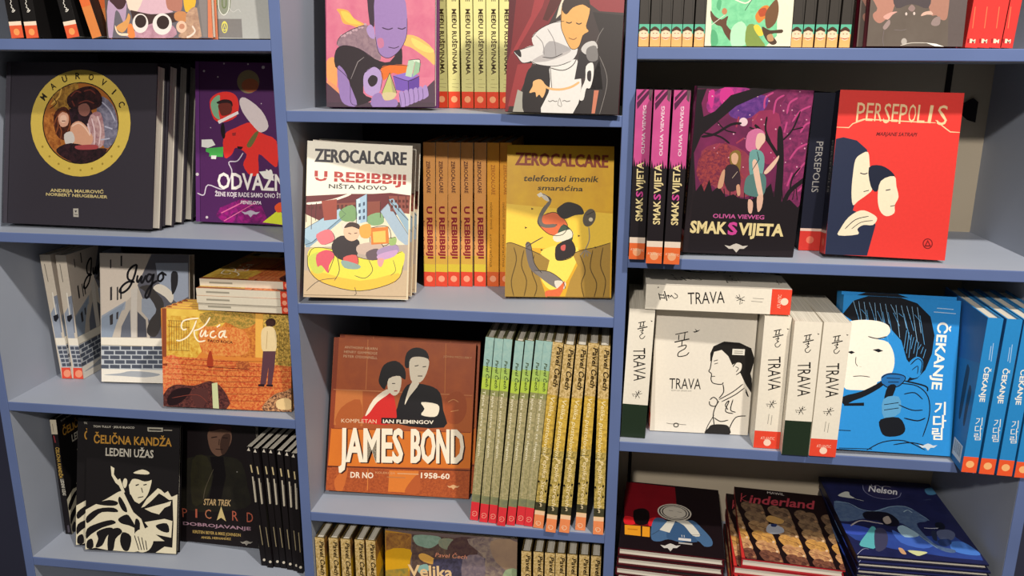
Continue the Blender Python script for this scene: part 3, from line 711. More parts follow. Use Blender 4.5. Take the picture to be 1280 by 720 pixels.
  ["P","4a3c48",[720,622,943,533,1254,565,1357,782,889,818,834,1323,755,1273],1],
  ["P","a284bc",[850,817,1098,728,1331,876,1388,1213,1373,1501,1252,1717,1068,1825,911,1738,854,1494],1],
  ["P","b498cc",[701,1370,768,1298,833,1372,838,1518,753,1492],1],
  ["L","54405c",18,[965,1350,1070,1380,1149,1358],1],
  ["L","54405c",18,[1227,1359,1305,1379,1367,1352],1],
  ["L","54405c",13,[1069,1654,1174,1673,1253,1645],1],
  ["P","cc80a0",[885,1530,977,1520,995,1641,911,1665],1],
  ["P","e87838",[949,1983,1094,1935,1409,1950,1357,2133,1147,2058,988,2180],1],
  ["P","7c5cb4",[1147,2107,1409,2182,1592,2110,1592,2329,1462,2378,1199,2328],0],
  ["P","9478cc",[1147,2107,1357,2059,1592,2097,1409,2187],0],
  ["P","6a4aa0",[1404,2182,1592,2110,1592,2329,1414,2383],0],
  ["P","bcd8b8",[1409,1865,1526,1854,1461,2133,1357,2108],0],
  ["P","dcecd4",[1461,1853,1604,1862,1591,1939,1513,1890],0],
  ["P","a0c4a0",[1526,1878,1617,1915,1592,2049,1474,2133],0],
  ["P","c8c87c",[1094,2058,1212,2378,961,2377],0],
  ["P","b0a878",[1094,2058,1212,2378,1146,2390],0],
  ["P","d8c898",[974,2377,1199,2377,1146,2476,1000,2488],1],
  ["P","ac90c8",[1251,2378,1317,2353,1370,2476,1351,2595,1278,2595],1],
  ["P","ac90c8",[1330,2363,1396,2334,1446,2462,1425,2565,1351,2570],1],
  ["P","ac90c8",[1409,2348,1475,2314,1522,2447,1498,2535,1425,2545],1],
  ["P","ac90c8",[1488,2334,1553,2295,1598,2432,1572,2506,1498,2521],1],
  ["P","ac90c8",[1566,2319,1631,2276,1673,2418,1645,2476,1572,2496],1],
  ["P","ac90c8",[1644,2305,1709,2256,1748,2403,1717,2447,1645,2472],1],
  ["P","9c80b8",[801,2426,934,2377,1013,2501,1199,2476,1198,2600,799,2600],1],
  ["L","3c2c3c",8,[169,1705,299,1621,566,1673,831,1835],1],
  ["L","3c2c3c",8,[160,1952,400,2177,424,2526,558,2575],1],
  ["L","3c2c3c",8,[670,2055,830,1958,967,2081,934,2328],1],
  ["L","3c2c3c",8,[854,1494,911,1738,1068,1827,1252,1717,1373,1501,1388,1213],1],
  ["L","3c2c3c",8,[1147,2107,1409,2187,1592,2110],1],
  ["L","3c2c3c",8,[1404,2187,1414,2383],1],
  ["L","3c2c3c",8,[1094,2058,961,2377],1],
  ["L","3c2c3c",8,[1094,2058,1212,2378],1],
  ["L","3c2c3c",8,[1409,1865,1526,1854,1604,1867,1592,2049],1],
  ["L","3c2c3c",8,[949,1983,1094,1935,1409,1950],1],
  ["L","3c2c3c",8,[192,1607,247,1485,462,1366,688,1309],1],
  ["L","5c4870",8,[1251,2378,1278,2501,1283,2595],1],
  ["L","5c4870",8,[1330,2363,1354,2484,1357,2570],1],
  ["L","5c4870",8,[1409,2348,1430,2466,1430,2545],1],
  ["L","5c4870",8,[1488,2334,1506,2449,1504,2521],1],
  ["L","5c4870",8,[1566,2319,1582,2432,1577,2496],1],
  ["L","5c4870",8,[1644,2305,1657,2415,1650,2472],1],
  ["L","8a3460",11,[18,171,-6,2601],0],
 ], 185.0, 260.0),
 'sunset_spine': ([
  ["F","7a3c78"],
  ["RN","8a4080","5c3468",1,0,0,1,0.9],
  ["R","e8602c",0,0.885,1,1],
 ], 185.0, 260.0),
 'yellow_spine': ([
  ["F","d8d28a"],
  ["RN","d4cc84","dcd894",2,0,0,1,0.88],
  ["R","e4482c",0,0.895,1,1],
  ["D","f6a878",0.5,0.945,0.0055],
  ["T","4a3a20","ZEROCALCARE",111,32,91,862,71,"b"],
  ["T","4a3a20","MEĐU RUŠEVINAMA",86,981,82,2042,77,"b"],
  ["T","4a3a20","MEĐU RUŠEVINAMA",90,984,86,2040,77,"b"],
  ["L","a8a068",8,[77,2125,137,2125],0],
  ["L","a8a068",8,[67,2197,189,2197],0],
  ["L","a09860",8,[66,2249,174,2260],0],
 ], 20.3, 260.0),
 'curtain_front': ([
  ["F","3e3230"],
  ["P","7c2c30",[-98,165,1273,181,788,972,587,1368,242,2010,38,2599,0,2600],0],
  ["P","5a2228",[-98,165,167,168,55,1703,-20,1991],0],
  ["P","9c383c",[532,172,749,175,500,1089,155,1702,57,1775,334,1229],0],
  ["P","54221f",[893,176,1083,179,789,995,584,1298,509,1275],0],
  ["P","8c3438",[1083,179,1625,185,1685,1176,1327,1155,1028,949],0],
  ["P","9a3a3c",[163,1916,387,1889,137,2519,40,2521],0],
  ["P","2c2422",[1232,1167,1675,1211,1698,2597,1407,2605,1321,1921,1344,1454],0],
  ["P","d8d2bc",[831,857,1028,949,890,1087,704,1262,745,1088],0],
  ["P","a8a498",[178,2276,280,2322,292,2602,115,2602],0],
  ["P","2c2626",[402,1936,648,1908,690,2264,544,2615,293,2622,255,2322,306,2033],1],
  ["P","e4e0da",[650,1932,858,1905,1037,1831,1113,2113,1110,2303,1015,2601,544,2615,642,2313,658,2122],1],
  ["P","2c2626",[1069,1737,1163,1689,1364,1826,1488,2105,1484,2247,1193,2253,1152,2397,1015,2601,1407,2595,1436,2248,1289,2227,1185,2088,1015,2115],0],
  ["P","dcd8d4",[360,1534,466,1415,658,1321,828,1296,957,1458,1042,1690,953,1856,736,1930,488,1916,366,1870,404,1699],1],
  ["P","dcd8d4",[101,1731,205,1701,401,1640,531,1768,386,1853,237,1891,159,1809],1],
  ["P","2c2626",[105,1722,193,1713,214,1808,158,1785],1],
  ["P","b8b2b0",[374,1870,531,1768,774,1694,945,1692,875,1763,609,1861],1],
  ["P","a8a4a4",[530,1744,621,1578,819,1623,945,1692,825,1740,657,1837],1],
  ["P","e0a860",[791,1042,954,903,1127,995,1194,1132,1146,1363,1186,1433,1105,1491,1053,1655,944,1680,838,1506,781,1343],1],
  ["P","3a2c26",[781,1088,903,858,1121,880,1193,1110,1082,1064,940,1110,848,1203],1],
  ["L","3a2c26",15,[853,1308,902,1323,938,1305],1],
  ["L","3a2c26",15,[999,1318,1043,1336,1083,1318],1],
  ["L","8a5a34",12,[900,1528,974,1551,1021,1523],1],
  ["L","4a4444",12,[532,1803,681,1813,826,1752],1],
  ["L","2a2020",9,[360,1534,466,1415,658,1321,828,1296],1],
  ["L","2a2020",9,[401,1640,205,1701,101,1731,159,1809,237,1891,366,1870],1],
  ["L","2a2020",9,[366,1870,488,1916,736,1930,953,1856],1],
  ["L","2a2020",8,[791,1042,781,1343,838,1506,944,1680,1053,1655,1105,1491],1],
  ["L","2a2020",8,[1127,995,1194,1132,1146,1363],1],
  ["L","2a2020",9,[411,2151,522,2125,602,2242],1],
  ["L","2a2020",9,[650,1932,690,2264],1],
  ["L","2a2020",8,[1091,1690,1158,1596,1278,1571,1336,1663],1],
  ["L","2a2020",9,[458,2270,443,2318],1],
  ["L","2a2020",9,[401,2223,360,2320],1],
  ["L","8a8484",10,[420,1498,523,1603,556,1768],1],
  ["L","8a8484",10,[588,1403,695,1577,729,1789],1],
  ["L","3c3634",12,[651,1956,837,1988,980,1915,1047,1784],1],
  ["L","e8b478",32,[523,2148,627,2242,801,2262,971,2223,1090,2149],1],
  ["P","e8b478",[411,2151,522,2125,602,2242,558,2387,506,2341,463,2378,443,2306,355,2320,401,2223],1],
  ["P","c8c4c0",[1091,1690,1158,1596,1278,1571,1331,1663,1263,1734,1167,1759],1],
  ["P","7a7674",[1186,1665,1306,1640,1340,1827,1221,1852,1167,1759],1],
  ["P","e4e0da",[1176,1923,1270,1875,1291,2039,1253,2228,1193,2241,1164,2397,1103,2398,1120,2255,1174,2112],1],
  ["P","2c2626",[1200,2005,1252,1992,1255,2134,1205,2111],1],
  ["P","c8785c",[1311,2263,1379,2261,1339,2592,1290,2594],0],
  ["L","8a8480",7,[1362,1780,1471,2012,1488,2223,1407,2605],1],
  ["L","8a8480",7,[1303,1594,1345,1478,1400,1385],1],
  ["L","6a6460",10,[640,2424,673,2438,709,2422,747,2436,779,2425],1],
  ["L","6a6460",10,[853,2428,888,2418,923,2431,971,2418],1],
  ["L","5a5450",6,[812,2381,787,2478,847,2500,812,2381],1],
 ], 167.5, 260.0),
 'plum_spine': ([
  ["F","4a2226"],
 ], 167.5, 260.0),
 'city_front': ([
  ["F","e6dcc0"],
  ["P","f0ead8",[2,0,1725,-2,1708,823,7,1022],0],
  ["T","28262e","ZEROCALCARE",119,332,1611,320,217,"b"],
  ["T","28262e","ZEROCALCARE",125,332,1617,320,217,"b"],
  ["T","28262e","ZEROCALCARE",131,331,1623,320,217,"b"],
  ["T","b0403c","U REBIBBIJI",128,640,1609,641,167,"b"],
  ["T","b0403c","U REBIBBIJI",138,640,1619,641,167,"b"],
  ["L","f0ead8",12,[119,582,1625,581],0],
  ["T","4a4a4c","NIŠTA NOVO",362,756,1310,747,71,"b"],
  ["P","6a2c2e",[4,897,662,835,1078,817,1370,787,1699,815,1682,1079,1215,1225,879,1154,262,1305,-5,1190],0],
  ["P","8a4a3c",[460,1003,1207,929,1215,1225,508,1253],0],
  ["L","f4ecd8",37,[7,1022,212,997,458,940,725,832],1],
  ["P","a8c4d4",[-23,1442,545,1083,651,1163,106,1647,-17,1693],0],
  ["P","8aa8bc",[-20,1567,106,1647,630,1172,656,1213,27,1775],0],
  ["P","a4c0d4",[810,925,986,821,999,1275,842,1324],0],
  ["P","c4d8e0",[810,925,872,901,892,1313,842,1324],0],
  ["P","a4b8c8",[1212,1098,1333,966,1685,1461,1691,1673,1519,1552],0],
  ["P","8c4c40",[1338,839,1691,832,1691,1121,1379,1091],0],
  ["P","94b0c0",[1340,902,1415,878,1677,1206,1685,1461],0],
  ["P","4a5a70",[854,986,887,977,888,1035,855,1045],0],
  ["P","4a5a70",[924,962,957,952,958,1011,925,1021],0],
  ["P","4a5a70",[857,1091,890,1082,891,1141,858,1150],0],
  ["P","4a5a70",[927,1076,960,1066,962,1125,929,1135],0],
  ["P","4a5a70",[864,1197,897,1187,898,1246,865,1255],0],
  ["P","4a5a70",[930,1185,963,1176,965,1235,932,1244],0],
  ["P","5a2c28",[502,1022,539,1016,541,1092,504,1098],0],
  ["P","5a2c28",[568,1019,605,1014,607,1089,570,1095],0],
  ["P","5a2c28",[634,1017,671,1011,674,1086,636,1092],0],
  ["P","5a2c28",[701,1014,738,1008,740,1084,703,1089],0],
  ["P","5a2c28",[767,1011,804,1005,806,1081,769,1087],0],
  ["P","7ca06c",[546,1125,750,1012,838,1155,779,1284,591,1271],1],
  ["P","84a878",[1005,1191,1212,1119,1279,1264,1176,1332,1030,1317],1],
  ["L","4a2622",10,[4,897,15,1323],0],
  ["L","4a2622",10,[89,1018,100,1437],0],
  ["L","4a2622",10,[1338,848,1360,1007],0],
  ["L","4a2622",11,[1497,832,1513,1086],0],
  ["L","4a2622",11,[1624,827,1638,1038],0],
  ["L","4a2622",10,[171,998,162,1292],0],
  ["L","4a2622",10,[1207,938,1215,1204],0],
  ["L","3a4650",10,[-7,1433,545,1075,655,1171],0],
  ["L","3a4650",10,[-16,1701,114,1655,639,1180],0],
  ["L","3a4650",10,[1212,1106,1342,966,1694,1482],0],
  ["L","3a4650",10,[810,929,825,1316],0],
  ["L","3a4650",10,[986,821,1000,1284],0],
  ["L","3a4650",10,[1340,902,1678,1227],0],
  ["P","5a2820",[1382,901,1415,899,1417,946,1383,947],0],
  ["P","5a2820",[1384,985,1418,992,1420,1039,1386,1032],0],
  ["P","5a2820",[1445,898,1478,897,1480,943,1446,944],0],
  ["P","5a2820",[1447,983,1481,990,1482,1036,1449,1029],0],
  ["P","5a2820",[1508,895,1541,894,1543,940,1509,942],0],
  ["P","5a2820",[1510,980,1544,987,1546,1033,1512,1026],0],
  ["P","5a2820",[1571,893,1604,891,1606,938,1572,939],0],
  ["P","5a2820",[1573,977,1607,984,1609,1031,1575,1024],0],
  ["P","5a2820",[1634,890,1668,889,1669,935,1635,937],0],
  ["P","5a2820",[1636,975,1670,982,1672,1028,1638,1021],0],
  ["P","5a2820",[41,1062,70,1057,71,1107,43,1112],0],
  ["P","5a2820",[99,1060,127,1055,129,1105,100,1110],0],
  ["P","5a2820",[156,1058,185,1052,186,1102,157,1108],0],
  ["P","5a2820",[214,1055,242,1050,244,1100,215,1105],0],
  ["P","9c4a3c",[253,970,499,926,508,1253,302,1286],0],
  ["P","b8a898",[-16,1735,1711,1630,1717,2534,-3,2555],0],
  ["P","c8b090",[-6,2113,1724,2055,1717,2534,-3,2555],0],
  ["P","e8dc50",[49,1859,149,1729,522,1758,1109,1906,1588,1741,1616,1974,1497,2233,915,2421,329,2312,97,2109],1],
  ["P","f0c048",[118,2109,910,2252,1535,2104,1456,2277,914,2413,330,2321],1],
  ["P","c8d058",[63,1900,275,1809,324,2102,160,2149],1],
  ["L","3a302c",10,[185,1518,389,1434,484,1590,321,1681],1],
  ["L","3a302c",10,[437,1676,590,1527,849,1577,878,1703,817,1916],1],
  ["L","3a302c",10,[593,1334,800,1292],1],
  ["L","3a302c",10,[1052,1379,1345,1346,1378,1621,1085,1653,1052,1379],1],
  ["L","3a302c",10,[1188,1734,1479,1638,1533,1755],1],
  ["L","3a302c",10,[629,1880,836,1831,869,1999,695,2030],1],
  ["L","3a302c",10,[193,1853,356,1772,483,1843,391,2142],1],
  ["L","3a302c",10,[63,1892,157,1737,522,1766,1109,1906,1588,1749],1],
  ["L","3a302c",10,[1288,1560,1476,1511],1],
  ["L","3a302c",10,[872,1660,1184,1607,1280,1722,1032,1824],1],
  ["P","eae4d8",[700,1743,698,1763,691,1783,679,1798,664,1808,648,1812,631,1809,616,1800,603,1786,595,1767,592,1747,594,1726,601,1707,613,1691,628,1681,644,1677,661,1680,676,1689,688,1703,697,1722],0],
  ["P","3a3234",[679,1743,678,1757,674,1769,666,1778,657,1784,647,1787,637,1785,627,1780,620,1771,615,1759,613,1746,614,1733,618,1721,625,1711,634,1705,645,1703,655,1704,664,1710,672,1719,677,1730],0],
  ["P","f0e0c0",[1096,1441,1221,1427,1224,1521,1099,1534],0],
  ["L","4a4438",12,[49,1859,85,2110,329,2312,915,2421,1497,2242,1616,1974],1],
  ["P","e07880",[185,1518,389,1426,476,1591,313,1681,229,1642],1],
  ["P","d85868",[193,1853,356,1764,483,1843,404,2015,387,2142,280,2019,215,2042],1],
  ["P","f0d8c8",[593,1334,800,1292,868,1492,681,1499],1],
  ["P","3a3234",[437,1676,578,1524,849,1577,874,1703,817,1916,609,1923,483,1843],1],
  ["P","e8c0a0",[887,1449,882,1496,864,1539,836,1574,799,1596,758,1606,717,1599,680,1579,649,1547,629,1505,621,1459,627,1412,644,1369,673,1334,709,1311,750,1302,791,1308,829,1328,859,1360,879,1402],0],
  ["P","4a3a34",[628,1395,717,1295,863,1323,886,1407,760,1369],1],
  ["L","4a3a34",12,[701,1477,747,1488],0],
  ["L","4a3a34",12,[797,1478,846,1467],0],
  ["P","c8b0a0",[872,1660,1184,1607,1272,1731,1023,1824,855,1788],1],
  ["P","6a5a60",[1001,1783,1187,1712,1234,1859,1047,1908],1],
  ["P","d8803c",[1052,1379,1345,1346,1374,1621,1081,1653],0],
  ["P","f0c060",[1096,1441,1305,1412,1318,1602,1114,1618],0],
  ["P","e8a850",[885,1364,1051,1316,1057,1527,911,1532],1],
  ["P","a890b4",[1188,1734,1479,1638,1525,1764,1234,1859],1],
  ["P","c8a0c8",[1191,1818,1503,1722,1464,1830,1235,1902],1],
  ["P","d8605c",[629,1880,836,1831,861,1999,695,2026],1],
  ["P","e0a0a0",[1192,1882,1297,1878,1259,2007,1204,1988],1],
  ["P","9cb870",[1372,1557,1484,1519,1479,1630,1387,1650],1],
  ["P","90a8a0",[609,1923,903,1998,863,2063,654,2048],1],
  ["L","5a5044",12,[524,1842,572,2093,494,2265],1],
  ["L","5a5044",10,[1047,1908,1114,2075,992,2207,824,2170],1],
  ["L","5a5044",10,[44,2448,246,2273,534,2221],1],
  ["L","5a5044",8,[1445,1894,1492,2063,1410,2151],1],
  ["L","7a6a54",8,[4,2512,1716,2491],0],
  ["L","5a5048",10,[829,2360,857,2465,825,2488],1],
  ["P","d8c8a8",[1682,1376,1716,1374,1717,2534,1683,2535],0],
 ], 171.1, 254.6),
 'city_spine': ([
  ["F","e0a060"],
  ["RN","e4a464","d8984c",2,0,0,1,0.6],
  ["R","d8c040",0,0.84,1,0.895],
  ["R","d4a848",0,0.78,1,0.84],
  ["R","dc4a34",0,0.895,1,1],
  ["D","f6a080",0.5,0.945,0.0058],
  ["T","4a2028","ZEROCALCARE",53,323,66,882,67,"b"],
  ["T","8a2830","U REBIBBIJI",57,1117,77,2063,100,"B"],
  ["T","6a3a28","NIŠTA NOVO",-24,1266,-11,1897,32,"b"],
 ], 20.8, 257.8),
 'gold_thin_spine': ([
  ["F","eca838"],
  ["RN","f0ac3c","e09a30",2,0,0,1,0.85],
  ["R","e06834",0,0.895,1,1],
  ["D","f6a880",0.5,0.945,0.0058],
  ["T","b4702c","ZEROCALCARE",68,381,76,911,70,"b"],
  ["T","7a5420","telefonski imenik",49,1041,53,1536,55,"i"],
  ["T","7a5420","smaraćina",45,1616,50,2224,48,"i"],
 ], 20.8, 258.5),
 'cliff_front': ([
  ["F","d8a428"],
  ["N","e8b828","d09a2c",2,[2,17,1810,52,1819,1081,-2,1069],0],
  ["P","ecc440",[-4,983,1833,1124,1824,1728,-13,1716],0],
  ["P","f2d458",[615,1748,1219,1695,1140,2085,887,2436,624,2267],1],
  ["T","8e3c24","ZEROCALCARE",130,332,1698,353,214,"b"],
  ["T","8e3c24","ZEROCALCARE",136,331,1704,353,214,"b"],
  ["T","8e3c24","ZEROCALCARE",142,331,1710,353,214,"b"],
  ["T","4a3a18","telefonski imenik",274,600,1550,596,103,"bi"],
  ["T","4a3a18","smaraćina",519,746,1286,755,86,"bi"],
  ["P","9a7a34",[7,1651,94,1636,311,1710,616,1835,748,1919,708,2093,579,2182,671,2440,716,2561,1,2547],0],
  ["P","a88438",[1135,1804,1306,1737,1521,1690,1779,1608,1781,2542,1019,2547,1100,2259,1225,1997],0],
  ["L","5a4418",17,[138,1713,185,1929,105,2276,152,2536],1],
  ["L","5a4418",17,[312,1754,273,2014,364,2272,326,2533],1],
  ["L","5a4418",17,[487,1837,448,2097,539,2356,499,2538],1],
  ["L","5a4418",17,[1265,1824,1356,2082,1296,2299,1344,2532],1],
  ["L","5a4418",17,[1479,1734,1442,2037,1555,2295,1517,2529],1],
  ["L","5a4418",17,[1651,1688,1614,1991,1706,2249,1669,2527],1],
  ["P","d8683c",[626,1166,841,1119,1038,1310,955,1484,740,1487,564,1339],1],
  ["L","4a4440",30,[576,801,750,905,624,1058,541,1275,629,1351,866,1321],1],
  ["L","6a645c",60,[750,918,583,1188,629,1338,845,1334],1],
  ["P","d0c8b8",[554,793,684,833,729,927,642,907],1],
  ["P","2c2826",[861,1054,1031,944,1248,1005,1315,1133,1165,1157,994,1224,884,1161],1],
  ["P","3c5040",[974,1311,1127,1438,1109,1610,958,1613,869,1485],1],
  ["P","e0d8c0",[805,1508,1083,1395,1129,1524,872,1614],1],
  ["P","5a5248",[1506,1229,1485,1273,1457,1309,1424,1334,1390,1346,1357,1342,1329,1325,1309,1294,1298,1254,1298,1209,1309,1162,1330,1118,1358,1083,1390,1057,1425,1046,1457,1049,1485,1067,1505,1097,1516,1137,1516,1183],0],
  ["L","8a8074",17,[1402,1347,1415,1562,1349,1736],1],
  ["L","8a8074",17,[1349,1736,1265,1824],0],
  ["L","8a8074",17,[1358,1744,1330,1866],0],
  ["L","8a8074",17,[1367,1744,1395,1843],0],
  ["L","8a8074",17,[1358,1736,1446,1799],0],
  ["P","2c2424",[872,1658,1087,1568,1185,1739,1093,1870,877,1917,840,1788],1],
  ["P","c85850",[938,1678,1011,1655,1004,1750,943,1743],1],
  ["P","6a6260",[332,1667,418,1644,489,1967,622,2138,558,2182,404,2033],1],
  ["P","7a726c",[491,2096,751,2114,970,2261,1016,2391,886,2393,668,2267],1],
  ["P","d8d0c0",[841,2264,1023,2282,1008,2391,887,2402],1],
  ["L","4a443c",17,[632,1532,440,1643,355,1710],1],
  ["P","d8683c",[692,2440,886,2393,1014,2261,932,2522,716,2552],1],
  ["L","2c2418",11,[626,1166,841,1119,1038,1310,964,1483,740,1487,555,1339],1],
  ["L","2c2418",11,[861,1054,1031,944,1248,1005,1315,1133],1],
  ["L","2c2418",11,[974,1311,1127,1438,1113,1610],1],
  ["L","2c2418",11,[872,1658,1087,1568,1185,1739,1093,1879,877,1917,840,1788],1],
  ["L","2c2418",11,[332,1667,418,1644,489,1967,622,2138],1],
  ["L","2c2418",11,[491,2096,751,2114,970,2261,1025,2391],1],
  ["L","2c2418",11,[7,1651,94,1636,311,1710,616,1835],1],
  ["L","2c2418",11,[1135,1804,1306,1737,1521,1690,1779,1608],1],
  ["L","2c2418",11,[563,801,684,842,738,936],1],
  ["L","2c2418",11,[1359,1154,1487,1087],1],
  ["P","d8ccb0",[1468,1225,1467,1236,1462,1245,1455,1253,1445,1258,1435,1260,1424,1258,1414,1254,1406,1246,1401,1237,1399,1226,1401,1215,1405,1206,1413,1198,1422,1193,1433,1191,1444,1193,1454,1197,1461,1205,1466,1214],0],
  ["P","e8e0cc",[511,823,580,784,624,834,555,870],0],
  ["P","4a3818",[420,1044,464,1061,425,1083],0],
  ["P","4a3818",[318,1361,362,1377,323,1399],0],
  ["P","4a3818",[593,1731,636,1748,598,1770],0],
  ["P","4a3818",[1219,1483,1262,1500,1224,1522],0],
  ["P","4a3818",[1508,1673,1551,1689,1513,1712],0],
  ["P","7a5c20",[716,2526,1798,2525,1799,2546,716,2556],0],
 ], 180.5, 254.2),
 'orange_front': ([
  ["F","a8542a"],
  ["P","8c3c20",[9,-9,94,-8,91,2814,-9,2820],0],
  ["N","b45c2c","98482a",2,[94,-8,2637,8,2642,912,87,950],0],
  ["L","c47440",15,[636,9,646,930],0],
  ["L","c07038",15,[2089,11,2115,916],0],
  ["L","c88050",20,[38,962,1036,949,2619,938],0],
  ["P","c07038",[88,974,588,962,623,1609,84,1614],0],
  ["P","b05c2a",[2129,988,2621,986,2642,1594,2134,1574],0],
  ["P","a04c24",[2131,1037,2320,880,2497,969,2527,1260,2399,1462,2176,1425],1],
  ["L","c88450",15,[2183,1083,2279,1029,2379,1073],1],
  ["L","c88450",15,[2241,1251,2387,1218],1],
  ["P","ac5828",[206,1288,547,1122,574,1611,124,1612],1],
  ["P","d87426",[38,1680,2642,1604,2655,2264,16,2368],0],
  ["N","dc7a28","cc6c24",2,[38,1690,2633,1614,2650,2254,21,2358],0],
  ["L","4a1c14",20,[7,2379,2647,2303],0],
  ["L","8a3c1c",15,[48,1680,2628,1614],0],
  ["N","b4582a","9c4824",0,[-2,2404,2648,2322,2653,2806,-9,2810],0],
  ["P","c86a30",[318,2410,393,2415,315,2801,191,2808,155,2615],1],
  ["P","d87a30",[1162,2385,1706,2368,1677,2768,1159,2775],0],
  ["P","b4582a",[1522,2631,1709,2426,1736,2764,1480,2780],1],
  ["L","d8803c",15,[765,2384,776,2773],0],
  ["T","d8b48c","ANTHONY HEARN",206,194,821,197,49,""],
  ["T","d8b48c","HENRY GAMMIDGE",200,278,826,281,49,""],
  ["T","d8b48c","PETER O'DONNELL",195,362,830,364,49,""],
  ["T","c89868","JOHN MCLUSKY",2052,268,2586,270,39,""],
  ["P","191619",[1250,1231,1334,933,1474,778,1822,799,2026,920,2102,1234,2128,1550,1241,1526],1],
  ["P","d02824",[733,1333,895,1103,1097,970,1193,1087,1206,1527,619,1535,638,1421],1],
  ["P","eee2ca",[662,1410,796,1109,1034,909,1097,970,873,1154,734,1357],1],
  ["P","191619",[883,686,960,461,1180,376,1351,515,1371,710,1270,666,1121,674,1030,826,984,912,889,809],1],
  ["P","eee2ca",[1063,711,1269,652,1301,787,1261,961,1164,1015,1059,908],1],
  ["P","191619",[1349,466,1370,219,1539,112,1730,166,1788,320,1647,279,1476,336,1434,486],1],
  ["P","eee2ca",[1429,388,1523,285,1772,311,1782,492,1694,708,1573,763,1471,705],1],
  ["P","eee2ca",[1412,1002,1498,752,1633,770,1462,1024,1386,1175],1],
  ["P","eee2ca",[1690,1110,1988,1133,2024,1263,1950,1364,1702,1344,1755,1228],1],
  ["L","191619",15,[1532,456,1605,438],0],
  ["L","191619",15,[1681,463,1745,450],0],
  ["L","191619",15,[1596,635,1685,630],0],
  ["L","191619",15,[1128,796,1187,793],0],
  ["L","b02820",20,[1174,931,1234,928],0],
  ["T","e8c8a4","KOMPLETAN",221,1562,879,1541,74,""],
  ["P","1c1618",[963,1433,1962,1408,1968,1515,968,1541],0],
  ["T","f2e8d4","IAN FLEMINGOV",998,1529,1937,1497,68,"b"],
  ["T","3c1812","JAMES",237,2287,1422,2238,627,"b"],
  ["T","3c1812","BOND",1575,2229,2544,2188,623,"b"],
  ["T","3c1812","JAMES",251,2286,1437,2237,627,"b"],
  ["T","3c1812","BOND",1590,2228,2558,2187,623,"b"],
  ["T","f4e8d0","JAMES",208,2269,1394,2220,627,"b"],
  ["T","f4e8d0","BOND",1547,2211,2515,2170,624,"b"],
  ["T","f4e8d0","JAMES",216,2269,1401,2220,627,"b"],
  ["T","f4e8d0","BOND",1554,2211,2523,2169,624,"b"],
  ["T","f4e8d0","JAMES",223,2268,1409,2219,627,"b"],
  ["T","f4e8d0","BOND",1562,2210,2531,2169,624,"b"],
  ["T","f4e4cc","DR NO",446,2559,873,2548,107,"b"],
  ["T","f4e4cc","1958-60",1752,2491,2283,2480,102,"b"],
  ["T","d8a070","KOLEKCIJA",908,2458,1275,2451,39,""],
  ["L","d8a070",20,[1314,2434,1709,2426],0],
  ["L","b87848",15,[1120,2509,1466,2503],0],
  ["P","d8a878",[2239,2601,2294,2608,2325,2591,2357,2578,2390,2587,2423,2601,2477,2592,2435,2627,2392,2629,2362,2668,2327,2633,2284,2636],0],
 ], 265.0, 281.8),
 'orange_spine': ([
  ["F","8a3a20"],
 ], 265.0, 281.8),
 'teal_spine': ([
  ["F","94885e"],
  ["RN","8cb0aa","9cbab0",1,0,0,1,0.155],
  ["RN","a4c060","9cb458",1,0,0.15,1,0.22],
  ["RN","a8c044","b4c850",1,0,0.21,1,0.285],
  ["RN","b0a478","8e8860",0,0,0.28,1,0.88],
  ["R","8a8c58",0,0.27,1,0.3],
  ["RN","74785c","8a8a60",1,0,0.85,1,0.895],
  ["R","d8343c",0,0.895,1,1],
  ["T","3c4a2c","Pavel Čech",45,382,67,870,51,"bi"],
  ["T","ece4c8","Tajna ostrva za dugom",34,940,36,2140,45,""],
  ["L","c0b494",6,[35,2040,40,2829],0],
  ["L","f2a890",9,[31,3247,47,3213,94,3210,112,3255,82,3297,39,3288,50,3254,83,3249],1],
 ], 14.2, 338.0),
 'gold_spine': ([
  ["F","b89c58"],
  ["RN","d8bc84","a88c50",0,0,0,1,0.3],
  ["RN","d8b44c","b0903c",0,0,0.27,1,0.55],
  ["RN","cab060","8c7a3c",0,0,0.55,1,0.86],
  ["RN","4a4630","3a3826",1,0,0.855,1,0.9],
  ["R","f0c8a0",0,0.902,1,0.925],
  ["R","ec8c58",0,0.925,1,1],
  ["T","3a2c14","Pavel Čech",82,73,77,756,80,"bi"],
  ["T","3a2c14","Pavel Čech",86,75,81,758,80,"bi"],
  ["T","f4e4b4","Velika pustolovina",63,930,28,2005,73,"i"],
  ["L","2a2818",9,[-39,1978,141,1968],0],
  ["T","f0dcb0","Pepika Streche",59,2005,60,2956,76,"i"],
  ["P","2c2618",[31,2491,31,2498,30,2504,27,2510,23,2514,18,2515,13,2515,8,2513,4,2508,1,2502,0,2496,0,2488,1,2482,5,2476,9,2473,13,2471,18,2471,23,2474,27,2478,30,2484],0],
  ["P","2c2618",[162,2660,162,2667,160,2673,157,2679,153,2683,148,2685,143,2684,139,2682,135,2677,132,2672,130,2665,130,2658,132,2651,135,2645,139,2641,144,2640,149,2640,154,2643,158,2647,161,2653],0],
  ["P","2c2618",[80,2927,80,2934,79,2941,76,2947,72,2951,67,2952,62,2952,57,2950,53,2945,50,2939,49,2932,49,2925,50,2918,54,2913,58,2909,62,2907,67,2907,72,2910,76,2914,79,2920],0],
  ["P","2c2618",[160,2458,160,2465,159,2472,155,2477,152,2481,147,2483,142,2483,137,2480,133,2476,130,2470,129,2463,129,2456,130,2449,133,2444,137,2440,142,2438,147,2438,152,2441,156,2445,159,2451],0],
  ["L","f4d4b0",9,[37,3295,51,3246,107,3247,120,3292,81,3319,52,3298,72,3269],1],
 ], 17.4, 336.8),
 'adventure_front': ([
  ["F","6a5a58"],
